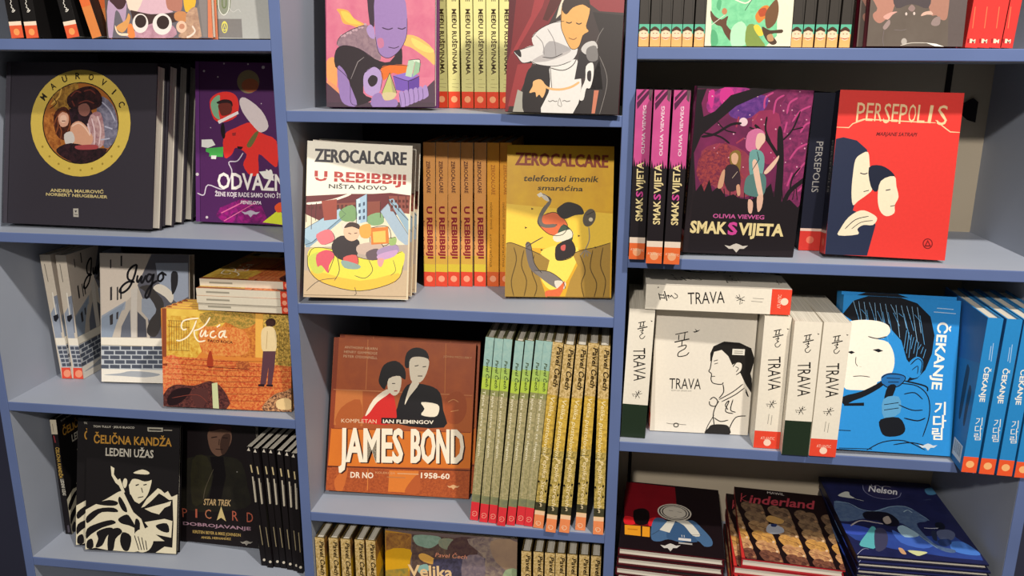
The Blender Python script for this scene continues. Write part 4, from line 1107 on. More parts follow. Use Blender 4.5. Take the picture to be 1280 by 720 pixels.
  ["N","c08c30","a87830",1,[4,26,503,63,426,1954,-16,1999],0],
  ["N","7a5030","a87838",1,[15,70,503,63,490,378,21,418],0],  # brown top of the gold strip: shadow painted into the cover colours
  ["P","d8a420",[21,441,480,379,457,663,423,847,11,885],1],
  ["N","b89438","8a8040",1,[-1,840,435,755,394,1958,-16,1999],0],
  ["N","6c5648","4a3a3c",1,[509,63,1332,71,1336,945,508,976],0],
  ["N","8aa494","7a9484",1,[556,81,998,66,1040,163,871,311,703,303,576,247],1],
  ["N","7c8472","8c8c74",1,[1040,118,1270,99,1333,271,1166,319,1019,254],1],
  ["N","4a3438","5c4640",1,[1332,71,1665,65,1730,371,1460,439,1166,353],1],
  ["P","d8a450",[638,466,744,434,935,530,913,633,765,613,659,554],1],
  ["N","9a8878","6c5c60",1,[1541,76,2469,52,2473,840,1798,903,1877,447],1],
  ["N","a88c70","8c7464",2,[1976,83,2469,63,2460,663,2085,495],1],
  ["N","54506a","3e3a48",1,[913,532,1876,425,1845,1352,827,1451],0],
  ["N","8c7c80","706470",1,[1460,484,1856,426,1821,1127,1506,1157],1],
  ["P","8cb4ac",[616,716,786,645,828,765,658,849],1],
  ["N","a4b48c","8ca080",1,[2252,637,2458,596,2463,841,2215,864],1],
  ["T","e89878","Pavel Čech",945,480,1533,477,86,"i"],
  ["T","ecc894","Velika",434,915,1277,883,240,"b"],
 ], 246.2, 342.7),
 'monster_spine': ([
  ["F","3a3632"],
  ["L","1c1a18",5,[92,1261,144,2407],0],
  ["R","5cae90",0,0.87,1,0.925],
  ["R","e0a868",0,0.925,1,1],
  ["P","ecc8a8",[133,2230,131,2253,122,2275,109,2292,91,2302,71,2306,51,2302,32,2292,17,2275,6,2254,2,2230,4,2207,12,2186,26,2169,44,2158,64,2155,84,2158,103,2169,118,2186,128,2207],0],
  ["P","4a3428",[1,2162,62,2119,127,2162,123,2190,64,2170,8,2190],1],
  ["L","b0583c",16,[12,2271,70,2286,127,2270],0],
  ["L","5a3a2c",8,[35,2215,56,2215],0],
  ["L","5a3a2c",8,[82,2215,103,2215],0],
 ], 14.5, 240.0),
 'green_front': ([
  ["F","d8d4bc"],
  ["N","7cc896","6ab888",1,[-71,-389,902,-365,1079,2257,915,2412,103,2416],0],
  ["P","8a9080",[-39,-273,254,82,809,326,912,1037,433,1274,102,789],1],
  ["P","5a3c28",[59,1910,127,1985,232,2034,330,1985,313,2109,448,2233,477,2296,404,2346,295,2234,238,2134,160,2109,79,2034],1],
  ["P","b07850",[310,1923,309,1936,304,1949,296,1959,285,1965,273,1967,260,1965,249,1959,239,1949,232,1936,229,1923,231,1909,236,1896,244,1886,255,1880,267,1878,280,1880,291,1886,301,1896,308,1909],0],
  ["L","c8c8b8",10,[84,2109,278,1972],1],
  ["P","50a070",[88,2184,166,2209,201,2360,103,2416],1],
  ["P","50a070",[164,1762,144,1860,198,1910,216,1786],1],
  ["P","a8dcb0",[392,2159,537,2059,648,2208,610,2383,408,2396],1],
  ["P","788c44",[618,2133,742,2108,803,2257,915,2412,637,2413],1],
  ["P","c87830",[733,1984,824,1861,923,1849,957,1960,862,2034,790,2083],1],
  ["P","a84828",[778,1910,875,1874,907,1960,809,1997],1],
  ["P","d8c040",[719,2133,792,2108,877,2232,803,2257],1],
  ["P","6a4a30",[882,1960,970,1812,1041,1764,1077,1911,1041,2083,921,2158],1],
  ["P","4a3828",[844,2133,973,2182,1147,2170,1146,2219,1002,2232,1086,2344,1013,2381,906,2294],1],
  ["P","b08860",[929,2257,1002,2232,1034,2319,959,2332],1],
  ["L","d8d4c0",20,[364,1737,570,1812,690,1738],1],
  ["L","3c4a44",10,[577,1910,667,1763],1],
 ], 129.0, 240.0),
 'hands_front': ([
  ["F","5c5250"],
  ["N","5a5048","665c54",2,[-251,-9,1067,21,1315,2495,-37,2501],0],
  ["P","a87868",[-17,1754,386,1755,373,2024,269,2140,177,2188,86,2140,59,2062,120,1985],1],
  ["P","a07464",[916,1757,1227,1758,1263,2043,1239,2139,1164,2139,1082,2081,986,2062],1],
  ["P","c8988c",[227,2101,336,2043,450,2033,378,2072,307,2140],1],
  ["P","c8a494",[837,2091,870,2043,982,2024,1025,2072,930,2072],1],
  ["P","94807c",[239,2237,326,2140,351,2198,282,2275],1],
  ["P","8c7a76",[1009,2197,1049,2120,1141,2101,1151,2197,1079,2225],1],
  ["P","c8b8b0",[614,2062,614,2069,612,2075,608,2079,604,2082,599,2083,593,2082,588,2079,584,2075,581,2069,579,2062,579,2056,581,2050,585,2045,589,2042,594,2041,600,2042,605,2045,609,2050,612,2056],0],
  ["P","c8b8b0",[741,2057,741,2063,739,2069,735,2074,731,2077,726,2078,720,2077,715,2074,711,2069,708,2063,706,2057,707,2050,708,2044,712,2039,716,2036,721,2035,727,2036,732,2039,736,2044,739,2050],0],
  ["P","8a7470",[618,1995,670,1938,732,1985,689,2033],1],
  ["P","4c4446",[386,1755,916,1757,940,1986,669,1928,427,1985],1],
  ["P","a8a098",[650,2436,650,2450,644,2463,635,2473,623,2480,609,2482,595,2480,581,2474,570,2463,562,2450,558,2436,559,2422,565,2408,574,2398,586,2391,600,2389,614,2391,628,2398,639,2408,647,2421],0],
  ["L","c0b8ac",12,[552,2489,721,2453,969,2452],1],
  ["P","e8e4d8",[950,2448,1122,2463,1259,2501,1107,2496],0],
  ["L","74686c",6,[262,2275,256,2412,283,2500],1],
  ["L","786e70",6,[416,2275,551,2284,626,2265],1],
 ], 155.0, 250.0),
 'maroon_spine': ([
  ["F","6c1428"],
  ["R","8c2038",0.3,0,0.6,1],
 ], 155.0, 250.0),
 'red_spine': ([
  ["F","e0403c"],
  ["L","e88058",11,[38,1859,57,2142],0],
  ["P","f0e0c0",[47,2280,80,2282,83,2336,52,2338],0],
  ["P","a8242c",[15,2282,38,2281,45,2338,22,2339],0],
  ["T","f4ead0","M",71,2337,128,2336,54,"b"],
 ], 17.2, 240.0),
 'forest_front': ([
  ["F","2a2226"],
  ["N","8c3060","5a2848",2,[-99,42,1718,-10,1783,1734,131,1643],0],
  ["N","c83c90","7a3474",1,[333,29,763,12,598,305,251,397,157,245],1],
  ["P","d83c94",[353,28,509,22,570,228,460,310,350,198],1],
  ["P","d83c94",[180,70,258,67,244,319,173,205],1],
  ["N","54307c","7a4494",1,[519,308,812,103,1051,132,995,328,733,455,531,424],1],
  ["N","8c3450","a44c58",2,[146,954,493,820,916,1041,974,1565,571,1582,265,1351],1],
  ["N","a84848","7a3048",0,[118,1075,203,919,345,937,491,800,601,903,752,928,730,1170,827,1327,559,1460,356,1449,244,1556,96,1278],0],
  ["N","a83c64","8a3054",2,[846,412,1235,357,1314,1024,1036,1036],1],
  ["N","98386a","6a2c54",1,[1255,201,1709,67,1782,1570,1516,1704],1],
  ["P","f4d4dc",[788,492,787,511,780,529,768,544,751,553,732,557,712,555,693,547,678,533,667,516,662,497,663,478,670,460,683,446,699,436,718,432,738,435,757,443,772,456,783,473],0],
  ["L","c84c88",27,[1352,352,1373,196,1480,115],1],
  ["L","c84c88",27,[1445,465,1543,306,1690,222],1],
  ["L","c84c88",28,[1473,1018,1572,854,1720,769],1],
  ["L","c84c88",28,[1582,1254,1681,1089,1770,1005],1],
  ["L","c84c88",28,[1482,1420,1537,1215],1],
  ["L","c84c88",28,[1346,626,1366,469],1],
  ["L","c84c88",28,[1582,617,1646,496,1739,453],1],
  ["L","c84c88",28,[1652,1494,1722,1410,1751,1327],1],
  ["L","c84c88",27,[1156,360,1173,166,1281,84],1],
  ["L","c84c88",27,[1010,288,1012,133,1120,52],1],
  ["L","a84058",24,[855,489,921,370],1],
  ["L","a84058",24,[1018,877,1059,717,1061,559],1],
  ["L","a84058",24,[627,577,650,420],1],
  ["L","a84058",24,[762,729,652,813],1],
  ["L","a84058",24,[413,823,342,906],1],
  ["P","e8b0c4",[186,69,186,71,185,73,184,75,182,75,180,76,178,76,177,75,175,73,174,72,173,70,174,68,174,66,176,65,177,64,179,64,181,64,183,65,184,66,185,68],0],
  ["P","e8b0c4",[590,258,590,261,589,264,587,266,585,267,582,268,579,267,576,266,574,264,573,262,572,259,572,256,573,254,575,252,578,250,580,250,583,250,586,251,588,253,590,256],0],
  ["P","e8b0c4",[997,448,997,452,995,456,993,458,990,460,986,461,983,460,979,459,976,456,974,453,973,449,973,446,975,442,977,440,980,438,984,437,987,437,991,439,994,442,996,445],0],
  ["P","e8b0c4",[1397,640,1397,642,1397,643,1395,645,1394,646,1392,646,1390,646,1388,645,1386,644,1386,642,1385,640,1385,638,1386,637,1387,635,1388,634,1390,634,1392,634,1394,635,1396,636,1397,638],0],
  ["P","e8b0c4",[342,894,342,897,341,899,339,901,336,903,334,903,331,903,328,902,326,900,324,897,323,894,324,892,324,889,326,887,329,885,332,885,335,885,337,886,340,888,341,891],0],
  ["P","e8b0c4",[753,1088,753,1092,752,1095,749,1098,746,1100,743,1101,739,1100,735,1099,732,1096,730,1093,729,1089,729,1086,731,1082,733,1079,736,1077,740,1077,744,1077,747,1079,750,1081,752,1085],0],
  ["P","e8b0c4",[1023,106,1023,108,1022,109,1021,111,1019,112,1017,112,1015,112,1014,111,1012,110,1011,108,1010,106,1011,104,1011,103,1013,101,1014,100,1016,100,1018,100,1020,101,1021,102,1022,104],0],
  ["P","e8b0c4",[1429,295,1429,297,1428,300,1426,302,1424,303,1421,304,1418,304,1415,303,1413,301,1412,298,1411,295,1411,293,1412,290,1414,288,1416,287,1419,286,1422,286,1425,287,1427,289,1428,292],0],
  ["P","e8b0c4",[381,544,381,548,380,551,377,554,374,556,370,556,367,556,363,554,361,552,358,548,357,545,357,541,359,538,361,535,365,533,368,533,372,533,375,535,378,537,380,541],0],
  ["P","e8b0c4",[781,736,781,738,781,740,779,742,778,743,776,743,774,743,772,742,770,740,769,739,769,737,769,735,770,733,771,732,772,731,774,730,776,731,778,731,780,733,781,734],0],
  ["P","e8b0c4",[1192,930,1192,932,1191,935,1190,937,1187,939,1184,939,1182,939,1179,938,1176,936,1175,933,1174,930,1174,928,1175,925,1177,923,1179,921,1182,921,1185,921,1188,922,1190,924,1192,927],0],
  ["P","e8b0c4",[1606,1124,1606,1128,1604,1131,1602,1134,1599,1136,1595,1136,1592,1136,1588,1134,1585,1132,1583,1129,1582,1125,1582,1121,1583,1118,1586,1115,1589,1113,1592,1113,1596,1113,1600,1115,1602,1117,1605,1120],0],
  ["P","e8b0c4",[412,200,412,202,411,203,410,205,408,206,406,206,404,206,402,205,401,204,400,202,399,200,399,198,400,197,401,195,403,194,405,194,407,194,408,195,410,196,411,198],0],
  ["P","e8b0c4",[818,389,817,392,817,395,815,397,812,398,809,399,807,398,804,397,802,395,800,393,799,390,800,387,800,385,802,383,805,381,807,381,810,381,813,382,815,384,817,387],0],
  ["P","e8b0c4",[1226,580,1226,584,1224,587,1222,590,1219,592,1215,592,1212,592,1208,590,1205,588,1203,585,1202,581,1202,578,1204,574,1206,572,1209,569,1212,569,1216,569,1220,571,1222,573,1225,577],0],
  ["P","e8b0c4",[1628,772,1628,774,1627,776,1626,778,1624,779,1622,779,1620,779,1619,778,1617,776,1616,775,1615,773,1615,771,1616,769,1617,768,1619,767,1621,766,1623,767,1624,767,1626,769,1627,770],0],
  ["P","e8b0c4",[572,1028,572,1031,571,1033,569,1036,566,1037,563,1037,561,1037,558,1036,555,1034,554,1031,553,1029,553,1026,554,1023,556,1021,559,1020,562,1019,564,1019,567,1020,569,1022,571,1025],0],
  ["P","e8b0c4",[853,47,853,51,852,54,849,57,846,59,843,59,839,59,835,57,833,55,830,51,830,48,830,45,831,41,833,39,837,37,840,36,844,36,847,38,850,40,852,44],0],
  ["P","e8b0c4",[1250,236,1250,238,1249,239,1248,241,1247,242,1245,242,1243,242,1241,241,1239,240,1238,238,1238,236,1238,234,1238,233,1240,231,1241,230,1243,230,1245,230,1247,231,1249,233,1250,234],0],
  ["P","e8b0c4",[1658,426,1658,428,1657,431,1655,433,1653,434,1650,435,1647,435,1644,433,1642,432,1641,429,1640,426,1640,424,1641,421,1642,419,1645,417,1648,417,1651,417,1653,418,1656,420,1657,423],0],
  ["P","e8b0c4",[609,676,609,680,608,684,606,686,602,688,599,689,595,688,591,687,589,684,586,681,586,677,586,674,587,670,589,668,593,666,596,665,600,665,604,667,606,669,609,673],0],
  ["P","e8b0c4",[1011,870,1011,872,1010,873,1009,875,1008,876,1006,876,1004,876,1002,875,1000,874,999,872,999,870,999,868,999,867,1001,865,1002,864,1004,864,1006,864,1008,865,1010,866,1011,868],0],
  ["P","e8b0c4",[1424,1064,1424,1066,1423,1069,1421,1071,1419,1073,1416,1073,1413,1073,1410,1072,1408,1070,1406,1067,1406,1064,1406,1062,1406,1059,1408,1057,1411,1055,1414,1055,1416,1055,1419,1056,1422,1058,1423,1061],0],
  ["P","e8b0c4",[242,141,242,144,240,148,238,150,235,152,231,153,228,152,224,151,221,148,219,145,218,142,218,138,220,134,222,132,225,130,229,129,232,130,236,132,239,134,241,137],0],
  ["P","e8b0c4",[639,330,638,332,638,334,636,335,635,336,633,337,631,336,629,336,627,334,627,333,626,331,626,329,627,327,628,326,630,325,632,324,634,325,635,325,637,327,638,328],0],
  ["P","e8b0c4",[1046,521,1046,524,1045,526,1043,528,1040,530,1038,530,1035,530,1032,529,1030,527,1028,524,1028,522,1028,519,1029,516,1030,514,1033,513,1036,512,1039,512,1041,514,1044,515,1045,518],0],
  ["P","e8b0c4",[1455,712,1455,716,1454,720,1452,722,1449,724,1445,725,1441,724,1438,723,1435,720,1433,717,1432,713,1432,710,1433,706,1435,704,1439,702,1442,701,1446,701,1450,703,1452,705,1455,709],0],
  ["P","e8b0c4",[390,967,390,969,390,971,388,973,387,974,385,974,383,974,381,973,379,972,378,970,378,968,378,966,378,964,380,963,381,962,383,961,385,962,387,962,389,964,390,965],0],
  ["P","e8b0c4",[803,1162,802,1165,802,1168,800,1170,797,1172,794,1172,792,1172,789,1171,786,1169,785,1166,784,1163,784,1160,785,1158,787,1155,790,1154,792,1154,795,1154,798,1155,800,1157,802,1160],0],
  ["P","e8b0c4",[1080,177,1080,180,1078,184,1076,186,1073,188,1069,189,1066,189,1062,187,1060,185,1057,181,1056,178,1056,174,1058,171,1060,168,1063,166,1067,166,1070,166,1074,168,1077,170,1079,174],0],
  ["P","e8b0c4",[1478,367,1478,368,1478,370,1476,372,1475,373,1473,373,1471,373,1469,372,1468,370,1467,369,1466,367,1466,365,1467,364,1468,362,1469,361,1471,361,1473,361,1475,362,1477,363,1478,365],0],
  ["P","e8b0c4",[429,617,429,620,428,622,427,624,424,626,421,626,418,626,416,625,413,623,412,620,411,618,411,615,412,612,414,610,417,609,419,608,422,608,425,609,427,611,429,614],0],
  ["P","e8b0c4",[839,809,839,813,837,817,835,819,832,821,828,822,825,821,821,820,818,817,816,814,815,810,815,807,817,803,819,801,822,799,826,798,829,798,833,800,836,802,838,806],0],
  ["P","e8b0c4",[1242,1003,1242,1005,1241,1007,1240,1009,1238,1009,1237,1010,1234,1010,1233,1009,1231,1007,1230,1006,1229,1004,1230,1002,1230,1000,1232,999,1233,998,1235,997,1237,998,1239,998,1241,1000,1241,1001],0],
  ["P","e8b0c4",[1509,25,1509,28,1508,31,1507,33,1504,34,1501,34,1499,34,1496,33,1494,31,1492,29,1491,26,1491,23,1492,21,1494,19,1497,17,1499,17,1502,17,1505,18,1507,20,1509,23],0],
  ["P","e8b0c4",[468,271,468,275,466,278,464,281,461,283,457,283,454,283,450,281,448,279,445,275,444,272,444,268,446,265,448,263,452,260,455,260,459,260,462,262,465,264,467,268],0],
  ["P","e8b0c4",[866,462,866,464,865,465,864,467,863,468,861,468,859,468,857,467,855,466,854,464,854,462,854,460,854,459,856,457,857,456,859,456,861,456,863,457,865,458,866,460],0],
  ["P","e8b0c4",[1275,653,1275,656,1274,658,1272,660,1270,662,1267,662,1264,662,1261,661,1259,659,1258,656,1257,654,1257,651,1258,648,1260,646,1262,645,1265,644,1268,644,1271,646,1273,647,1274,650],0],
  ["P","e8b0c4",[1686,845,1686,849,1685,852,1683,855,1679,857,1676,858,1672,857,1669,856,1666,853,1663,850,1663,846,1663,843,1664,839,1666,837,1669,834,1673,834,1677,834,1680,836,1683,838,1685,842],0],
  ["P","e8b0c4",[621,1102,621,1104,620,1106,618,1107,617,1108,615,1109,613,1108,611,1108,610,1106,609,1104,608,1102,608,1100,609,1099,610,1097,612,1096,614,1096,616,1096,617,1097,619,1098,620,1100],0],
  ["P","e8b0c4",[901,118,901,121,901,124,899,126,896,127,894,128,891,127,888,126,886,124,884,122,884,119,884,116,884,114,886,112,889,110,892,110,894,110,897,111,899,113,901,116],0],
  ["P","e8b0c4",[1308,307,1308,311,1306,314,1304,317,1301,319,1297,319,1294,319,1290,317,1287,315,1285,312,1284,308,1284,305,1286,301,1288,299,1291,297,1294,296,1298,296,1302,298,1304,300,1307,304],0],
  ["P","241e22",[-215,66,137,37,79,248,129,441,287,356,499,115,802,11,1192,-5,929,98,594,266,378,470,123,716,30,999,74,1687,40,1978,-83,1084],0],
  ["L","241e22",36,[125,736,320,688,544,541,700,515],1],
  ["L","241e22",28,[-138,47,-43,214,72,600],1],
  ["L","241e22",24,[159,675,403,724,553,817],1],
  ["L","241e22",16,[342,510,473,623,635,656],1],
  ["P","241e22",[1243,591,1310,588,1386,1021,1419,1504,1416,1709,1315,1713,1296,1145],1],
  ["L","241e22",48,[1334,1023,1123,754,899,527],1],
  ["L","241e22",28,[1167,792,1065,599,1063,403],1],
  ["L","241e22",20,[989,621,824,569],1],
  ["L","241e22",65,[1441,1749,1532,1499,1746,1287,1845,1122],1],
  ["L","241e22",24,[1532,1499,1547,1296,1647,1130],1],
  ["L","241e22",24,[1329,745,1459,582,1543,306],1],
  ["L","241e22",16,[1459,582,1612,537],1],
  ["P","241e22",[87,1604,192,1436,244,1556,307,1370,366,1551,458,1465,576,1623,692,1577,780,1635,983,1646,1095,1559,1237,1390,1301,1591,1367,1466,1431,1667,1547,1621,1682,1738,1782,1570,1805,2399,86,2480],0],
  ["L","241e22",12,[135,1684,97,1460],0],
  ["L","241e22",12,[208,1681,206,1574],0],
  ["L","241e22",12,[281,1677,298,1525],0],
  ["L","241e22",12,[353,1674,318,1479],0],
  ["L","241e22",12,[426,1671,427,1593],0],
  ["L","241e22",12,[499,1668,519,1544],0],
  ["L","241e22",12,[572,1664,539,1498],0],
  ["L","241e22",12,[645,1661,630,1449],0],
  ["L","241e22",12,[717,1658,740,1563],0],
  ["L","241e22",12,[790,1655,759,1517],0],
  ["L","241e22",12,[862,1652,851,1468],0],
  ["L","241e22",12,[935,1648,960,1582],0],
  ["L","241e22",12,[1008,1645,979,1536],0],
  ["L","241e22",12,[1080,1642,1071,1487],0],
  ["L","241e22",12,[1153,1639,1162,1438],0],
  ["L","241e22",12,[1225,1635,1200,1555],0],
  ["L","241e22",12,[1297,1632,1291,1506],0],
  ["L","241e22",12,[1370,1629,1382,1457],0],
  ["L","241e22",12,[1442,1626,1400,1411],0],
  ["L","241e22",12,[1514,1623,1511,1525],0],
  ["L","241e22",12,[1587,1619,1601,1476],0],
  ["L","241e22",12,[1659,1616,1620,1430],0],
  ["P","8a7038",[587,955,682,911,742,989,746,1250,630,1174,577,1056],1],
  ["P","e0b090",[599,995,651,952,705,1010,685,1123,622,1102],1],
  ["P","3a2c34",[530,1178,625,1126,732,1190,780,1451,628,1539,530,1380],1],
  ["P","d8a484",[478,1261,526,1219,519,1462,440,1486],1],
  ["P","d8a484",[720,1453,766,1431,793,1573,755,1595],1],
  ["L","c8b49c",8,[647,1335,716,1231],0],
  ["P","d878a4",[791,807,813,648,944,580,1050,638,1061,737,977,800,958,880,884,931,812,894],1],
  ["P","f0c8b4",[954,662,1052,658,1076,756,1032,829,988,898,940,821],1],
  ["P","74a8a4",[866,943,1000,898,1091,994,1098,1234,1030,1338,913,1303],1],
  ["P","5c8480",[883,1284,1121,1254,1166,1475,1100,1600,874,1569,840,1448],1],
  ["P","f0c8b0",[921,1081,992,1070,1101,1437,1140,1598,1080,1601,992,1360],1],
  ["P","f0c8b0",[1116,1213,1254,1027,1307,965,1297,1045,1231,1168,1149,1252],1],
  ["P","e8bca4",[1051,1602,1138,1578,1138,1763,1085,1827],1],
  ["P","e8bca4",[923,1649,996,1687,998,1851,943,1833],1],
  ["L","3a4a4c",16,[975,919,1016,1037,934,1201],0],
  ["T","d060a0","OLIVIA VIEWEG",414,1953,1195,1942,66,"b"],
  ["T","f0dca0","SMAK",84,2193,647,2192,184,"B"],
  ["T","d84c9c","S",664,2200,811,2193,192,"B"],
  ["T","f0dca0","VIJETA",823,2193,1517,2186,184,"B"],
  ["P","d8d0c4",[636,2370,720,2383,766,2355,813,2336,864,2350,916,2373,997,2361,937,2415,872,2418,829,2479,773,2422,708,2425],0],
 ], 170.6, 251.3),
 'forest_spine': ([
  ["F","221c20"],
  ["RN","dc5c9c","c84c8c",2,0,0,1,0.44],
  ["P","5a2448",[12,189,183,-1,232,-2,24,284],0],
  ["P","5a2448",[16,102,107,3,145,3,19,163],0],
  ["P","6a5058",[187,3,232,2,218,168,178,131],0],
  ["P","221c20",[1,1116,10,979,41,1135],0],
  ["P","221c20",[40,1116,52,1045,80,1134],0],
  ["P","221c20",[79,1115,90,1024,119,1133],0],
  ["P","221c20",[118,1114,129,1004,158,1133],0],
  ["P","221c20",[157,1113,166,983,197,1132],0],
  ["P","221c20",[196,1112,209,1049,236,1131],0],
  ["P","221c20",[235,1111,247,1028,275,1130],0],
  ["T","f4d8e4","OLIVIA VIEWEG",156,929,152,225,47,"b"],
  ["T","f0dca0","SMAK",174,1933,164,1577,103,"b"],
  ["T","d84c9c","S",164,1569,164,1481,103,"b"],
  ["T","f0dca0","VIJETA",163,1473,154,1046,102,"b"],
  ["R","f4e0cc",0,0.865,1,0.9],
  ["R","f07038",0,0.9,1,1],
  ["D","f8b080",0.5,0.955,0.0062],
  ["T","fad8b8","ATLANTIC",19,2390,221,2403,37,""],
 ], 23.2, 252.6),
 'red_front': ([
  ["F","e43c36"],
  ["L","f4d0a0",15,[-3,554,174,555,226,494,300,464,392,429],0],
  ["L","f4d0a0",15,[1391,403,1452,452,1554,526,1614,567,1756,570],0],
  ["T","f4d0a0","P",266,469,381,469,307,""],
  ["T","f4d0a0","E",402,445,501,446,282,""],
  ["T","f4d0a0","R",524,446,630,446,282,""],
  ["T","f4d0a0","S",652,470,747,471,305,""],
  ["T","f4d0a0","E",767,447,858,448,281,""],
  ["T","f4d0a0","P",876,472,982,472,305,""],
  ["T","f4d0a0","O",1002,449,1107,449,281,""],
  ["T","f4d0a0","L",1130,449,1235,449,280,""],
  ["T","f4d0a0","I",1280,448,1325,451,279,""],
  ["T","f4d0a0","S",1410,472,1548,471,303,""],
  ["L","f4d0a0",15,[287,453,376,422,1227,440,1395,442],0],
  ["T","6a1c20","MARJANE SATRAPI",576,659,1144,650,55,"bi"],
  ["P","262e48",[6,2486,-5,1524,6,728,111,700,308,741,466,870,508,1019,462,1141,402,1505,352,1791,653,1897,702,1996,625,2471],0],
  ["P","f0e2c4",[316,1027,385,944,486,909,528,1098,563,1297,602,1455,540,1539,415,1646,344,1710,305,1509,301,1228],1],
  ["P","1e2438",[520,1138,689,1099,850,1184,906,1281,748,1308,671,1492,575,1416],1],
  ["P","f0e2c4",[712,1330,895,1250,941,1400,988,1558,947,1680,952,1801,842,1855,741,1771,690,1572],1],
  ["L","262a3a",15,[401,1223,464,1237,509,1219],1],
  ["L","262a3a",15,[795,1467,862,1451],0],
  ["L","262a3a",11,[884,1704,948,1688],0],
  ["L","262a3a",12,[479,1501,554,1478],0],
  ["P","f0e2c4",[196,2084,303,1895,468,1785,615,1818,715,1894,663,1998,528,2005,445,2071,461,2152,182,2183],1],
  ["L","262a3a",12,[263,2081,404,1930,592,1868],1],
  ["L","262a3a",10,[360,2075,486,1967,657,1930],1],
  ["P","7c1e22",[1549,2234,1548,2260,1540,2283,1526,2301,1507,2314,1485,2319,1462,2316,1441,2306,1423,2289,1411,2267,1404,2243,1405,2217,1413,2194,1427,2176,1446,2163,1468,2158,1491,2161,1512,2171,1530,2188,1542,2210],0],
  ["P","e43c36",[1533,2235,1533,2255,1527,2274,1516,2289,1501,2299,1483,2303,1466,2301,1449,2292,1435,2279,1424,2261,1420,2242,1420,2222,1427,2203,1438,2188,1453,2178,1470,2174,1487,2176,1504,2185,1518,2198,1529,2216],0],
  ["P","7c1e22",[1470,2178,1531,2280,1432,2286],0],
  ["P","e43c36",[1474,2214,1502,2261,1456,2264],0],
 ], 174.7, 248.0),
 'navy_spine': ([
  ["F","1e2030"],
  ["R","e8c8b8",0,0.855,1,0.872],
  ["R","d83c34",0,0.872,1,1],
  ["D","e87860",0.5,0.93,0.006],
  ["TV","a09c98","PERSEPOLIS",0.5,0.3,0.62,0.011],
 ], 174.7, 248.0),
 'white_front': ([
  ["F","ebe3d4"],
  ["P","d8cfc0",[-133,113,4,119,82,2233,8,2224],0],
  ["L","24211f",16,[329,510,531,455],1],
  ["L","24211f",16,[387,515,386,603],1],
  ["L","24211f",16,[483,475,476,589],1],
  ["L","24211f",21,[322,642,557,576],1],
  ["L","24211f",16,[445,617,442,697],1],
  ["L","24211f",17,[378,727,508,684,496,746,402,814,399,885,521,860,567,804],1],
  ["P","24211f",[605,450,661,439,633,397,677,429,725,409,687,446,639,466],0],
  ["T","24211f","TRAVA",282,1457,796,1442,198,""],
  ["T","5c564e","KEUM SUK GENDRY-KIM",318,1495,646,1492,23,""],
  ["P","24211f",[910,810,953,684,1118,596,1364,608,1555,692,1627,886,1577,1132,1606,1219,1631,1486,1512,1315,1411,1120,1438,963,1353,933,1276,995,1201,845,1089,742,969,780,941,927,918,951],0],
  ["L","24211f",16,[943,861,927,1061,907,1120,952,1162,952,1261,995,1325,1121,1340,1155,1302],1],
  ["L","24211f",12,[987,991,1043,970],0],
  ["L","24211f",12,[956,1207,1014,1203],0],
  ["L","24211f",12,[975,939,1039,917],0],
  ["P","ebe3d4",[1287,1017,1345,934,1429,955,1432,1074,1357,1155,1299,1149],1],
  ["L","24211f",16,[1287,1026,1346,942,1430,964,1425,1088,1349,1164],1],
  ["L","24211f",12,[1328,1023,1380,1047,1345,1111],1],
  ["L","24211f",17,[1150,1338,1170,1471,1101,1589],1],
  ["L","24211f",16,[1471,1317,1318,1462,1103,1611],1],
  ["L","24211f",16,[1502,1382,1356,1513,1147,1645],1],
  ["L","24211f",17,[957,1621,1016,1572,1084,1635,1050,1729,965,1711,951,1644],1],
  ["L","24211f",17,[1105,1634,1052,1751,1030,1890,1058,2071],1],
  ["L","24211f",16,[1520,1404,1574,1535,1524,1448],1],
  ["L","24211f",17,[1264,1782,1214,1695,1271,1623,1224,1808,1353,1845],1],
  ["L","24211f",17,[1564,1876,1401,1910,1313,2100,1302,2216],1],
  ["L","24211f",17,[1047,1934,1157,1996,1280,1964],1],
  ["L","24211f",17,[1331,1596,1305,1780,1392,1819],1],
  ["P","2c2927",[1016,2065,1161,2046,1290,2074,1312,2229,924,2229,966,2124],1],
  ["L","24211f",13,[1043,1889,954,2079,915,2230],1],
  ["L","4a453e",8,[267,2071,370,2083,428,2060,497,2083,599,2085],1],
  ["P","4a453e",[477,2098,476,2111,470,2123,461,2133,448,2140,434,2143,419,2142,406,2137,395,2129,387,2117,384,2105,385,2092,391,2080,401,2070,413,2063,428,2060,442,2061,456,2066,466,2074,474,2086],0],
  ["P","ebe3d4",[460,2099,459,2106,456,2113,449,2119,442,2123,432,2125,423,2124,415,2121,407,2117,403,2110,401,2104,402,2097,406,2090,412,2084,420,2080,429,2078,438,2079,447,2082,454,2086,458,2093],0],
 ], 161.5, 222.0),
 'white_spine': ([
  ["F","ebe3d2"],
  ["L","24211f",15,[156,233,265,201],0],
  ["L","24211f",15,[192,231,189,297],0],
  ["L","24211f",15,[239,216,233,288],0],
  ["L","24211f",12,[174,304,257,277],0],
  ["L","24211f",18,[147,338,303,288],0],
  ["L","24211f",12,[230,314,225,360],0],
  ["L","24211f",12,[186,369,244,346,212,394,243,399,193,448,209,493,245,491,277,443],1],
  ["P","24211f",[344,178,381,189,358,203],0],
  ["T","24211f","TRAVA",102,667,149,1233,206,""],
  ["L","24211f",9,[224,1467,195,1411],1],
  ["L","24211f",9,[224,1467,249,1390],1],
  ["L","24211f",9,[224,1467,137,1466],1],
  ["L","24211f",9,[224,1467,302,1442],1],
  ["L","24211f",9,[224,1467,199,1537],1],
  ["L","24211f",9,[224,1467,266,1526],1],
  ["L","24211f",9,[172,1505,151,1486],1],
  ["L","24211f",9,[263,1417,280,1402],1],
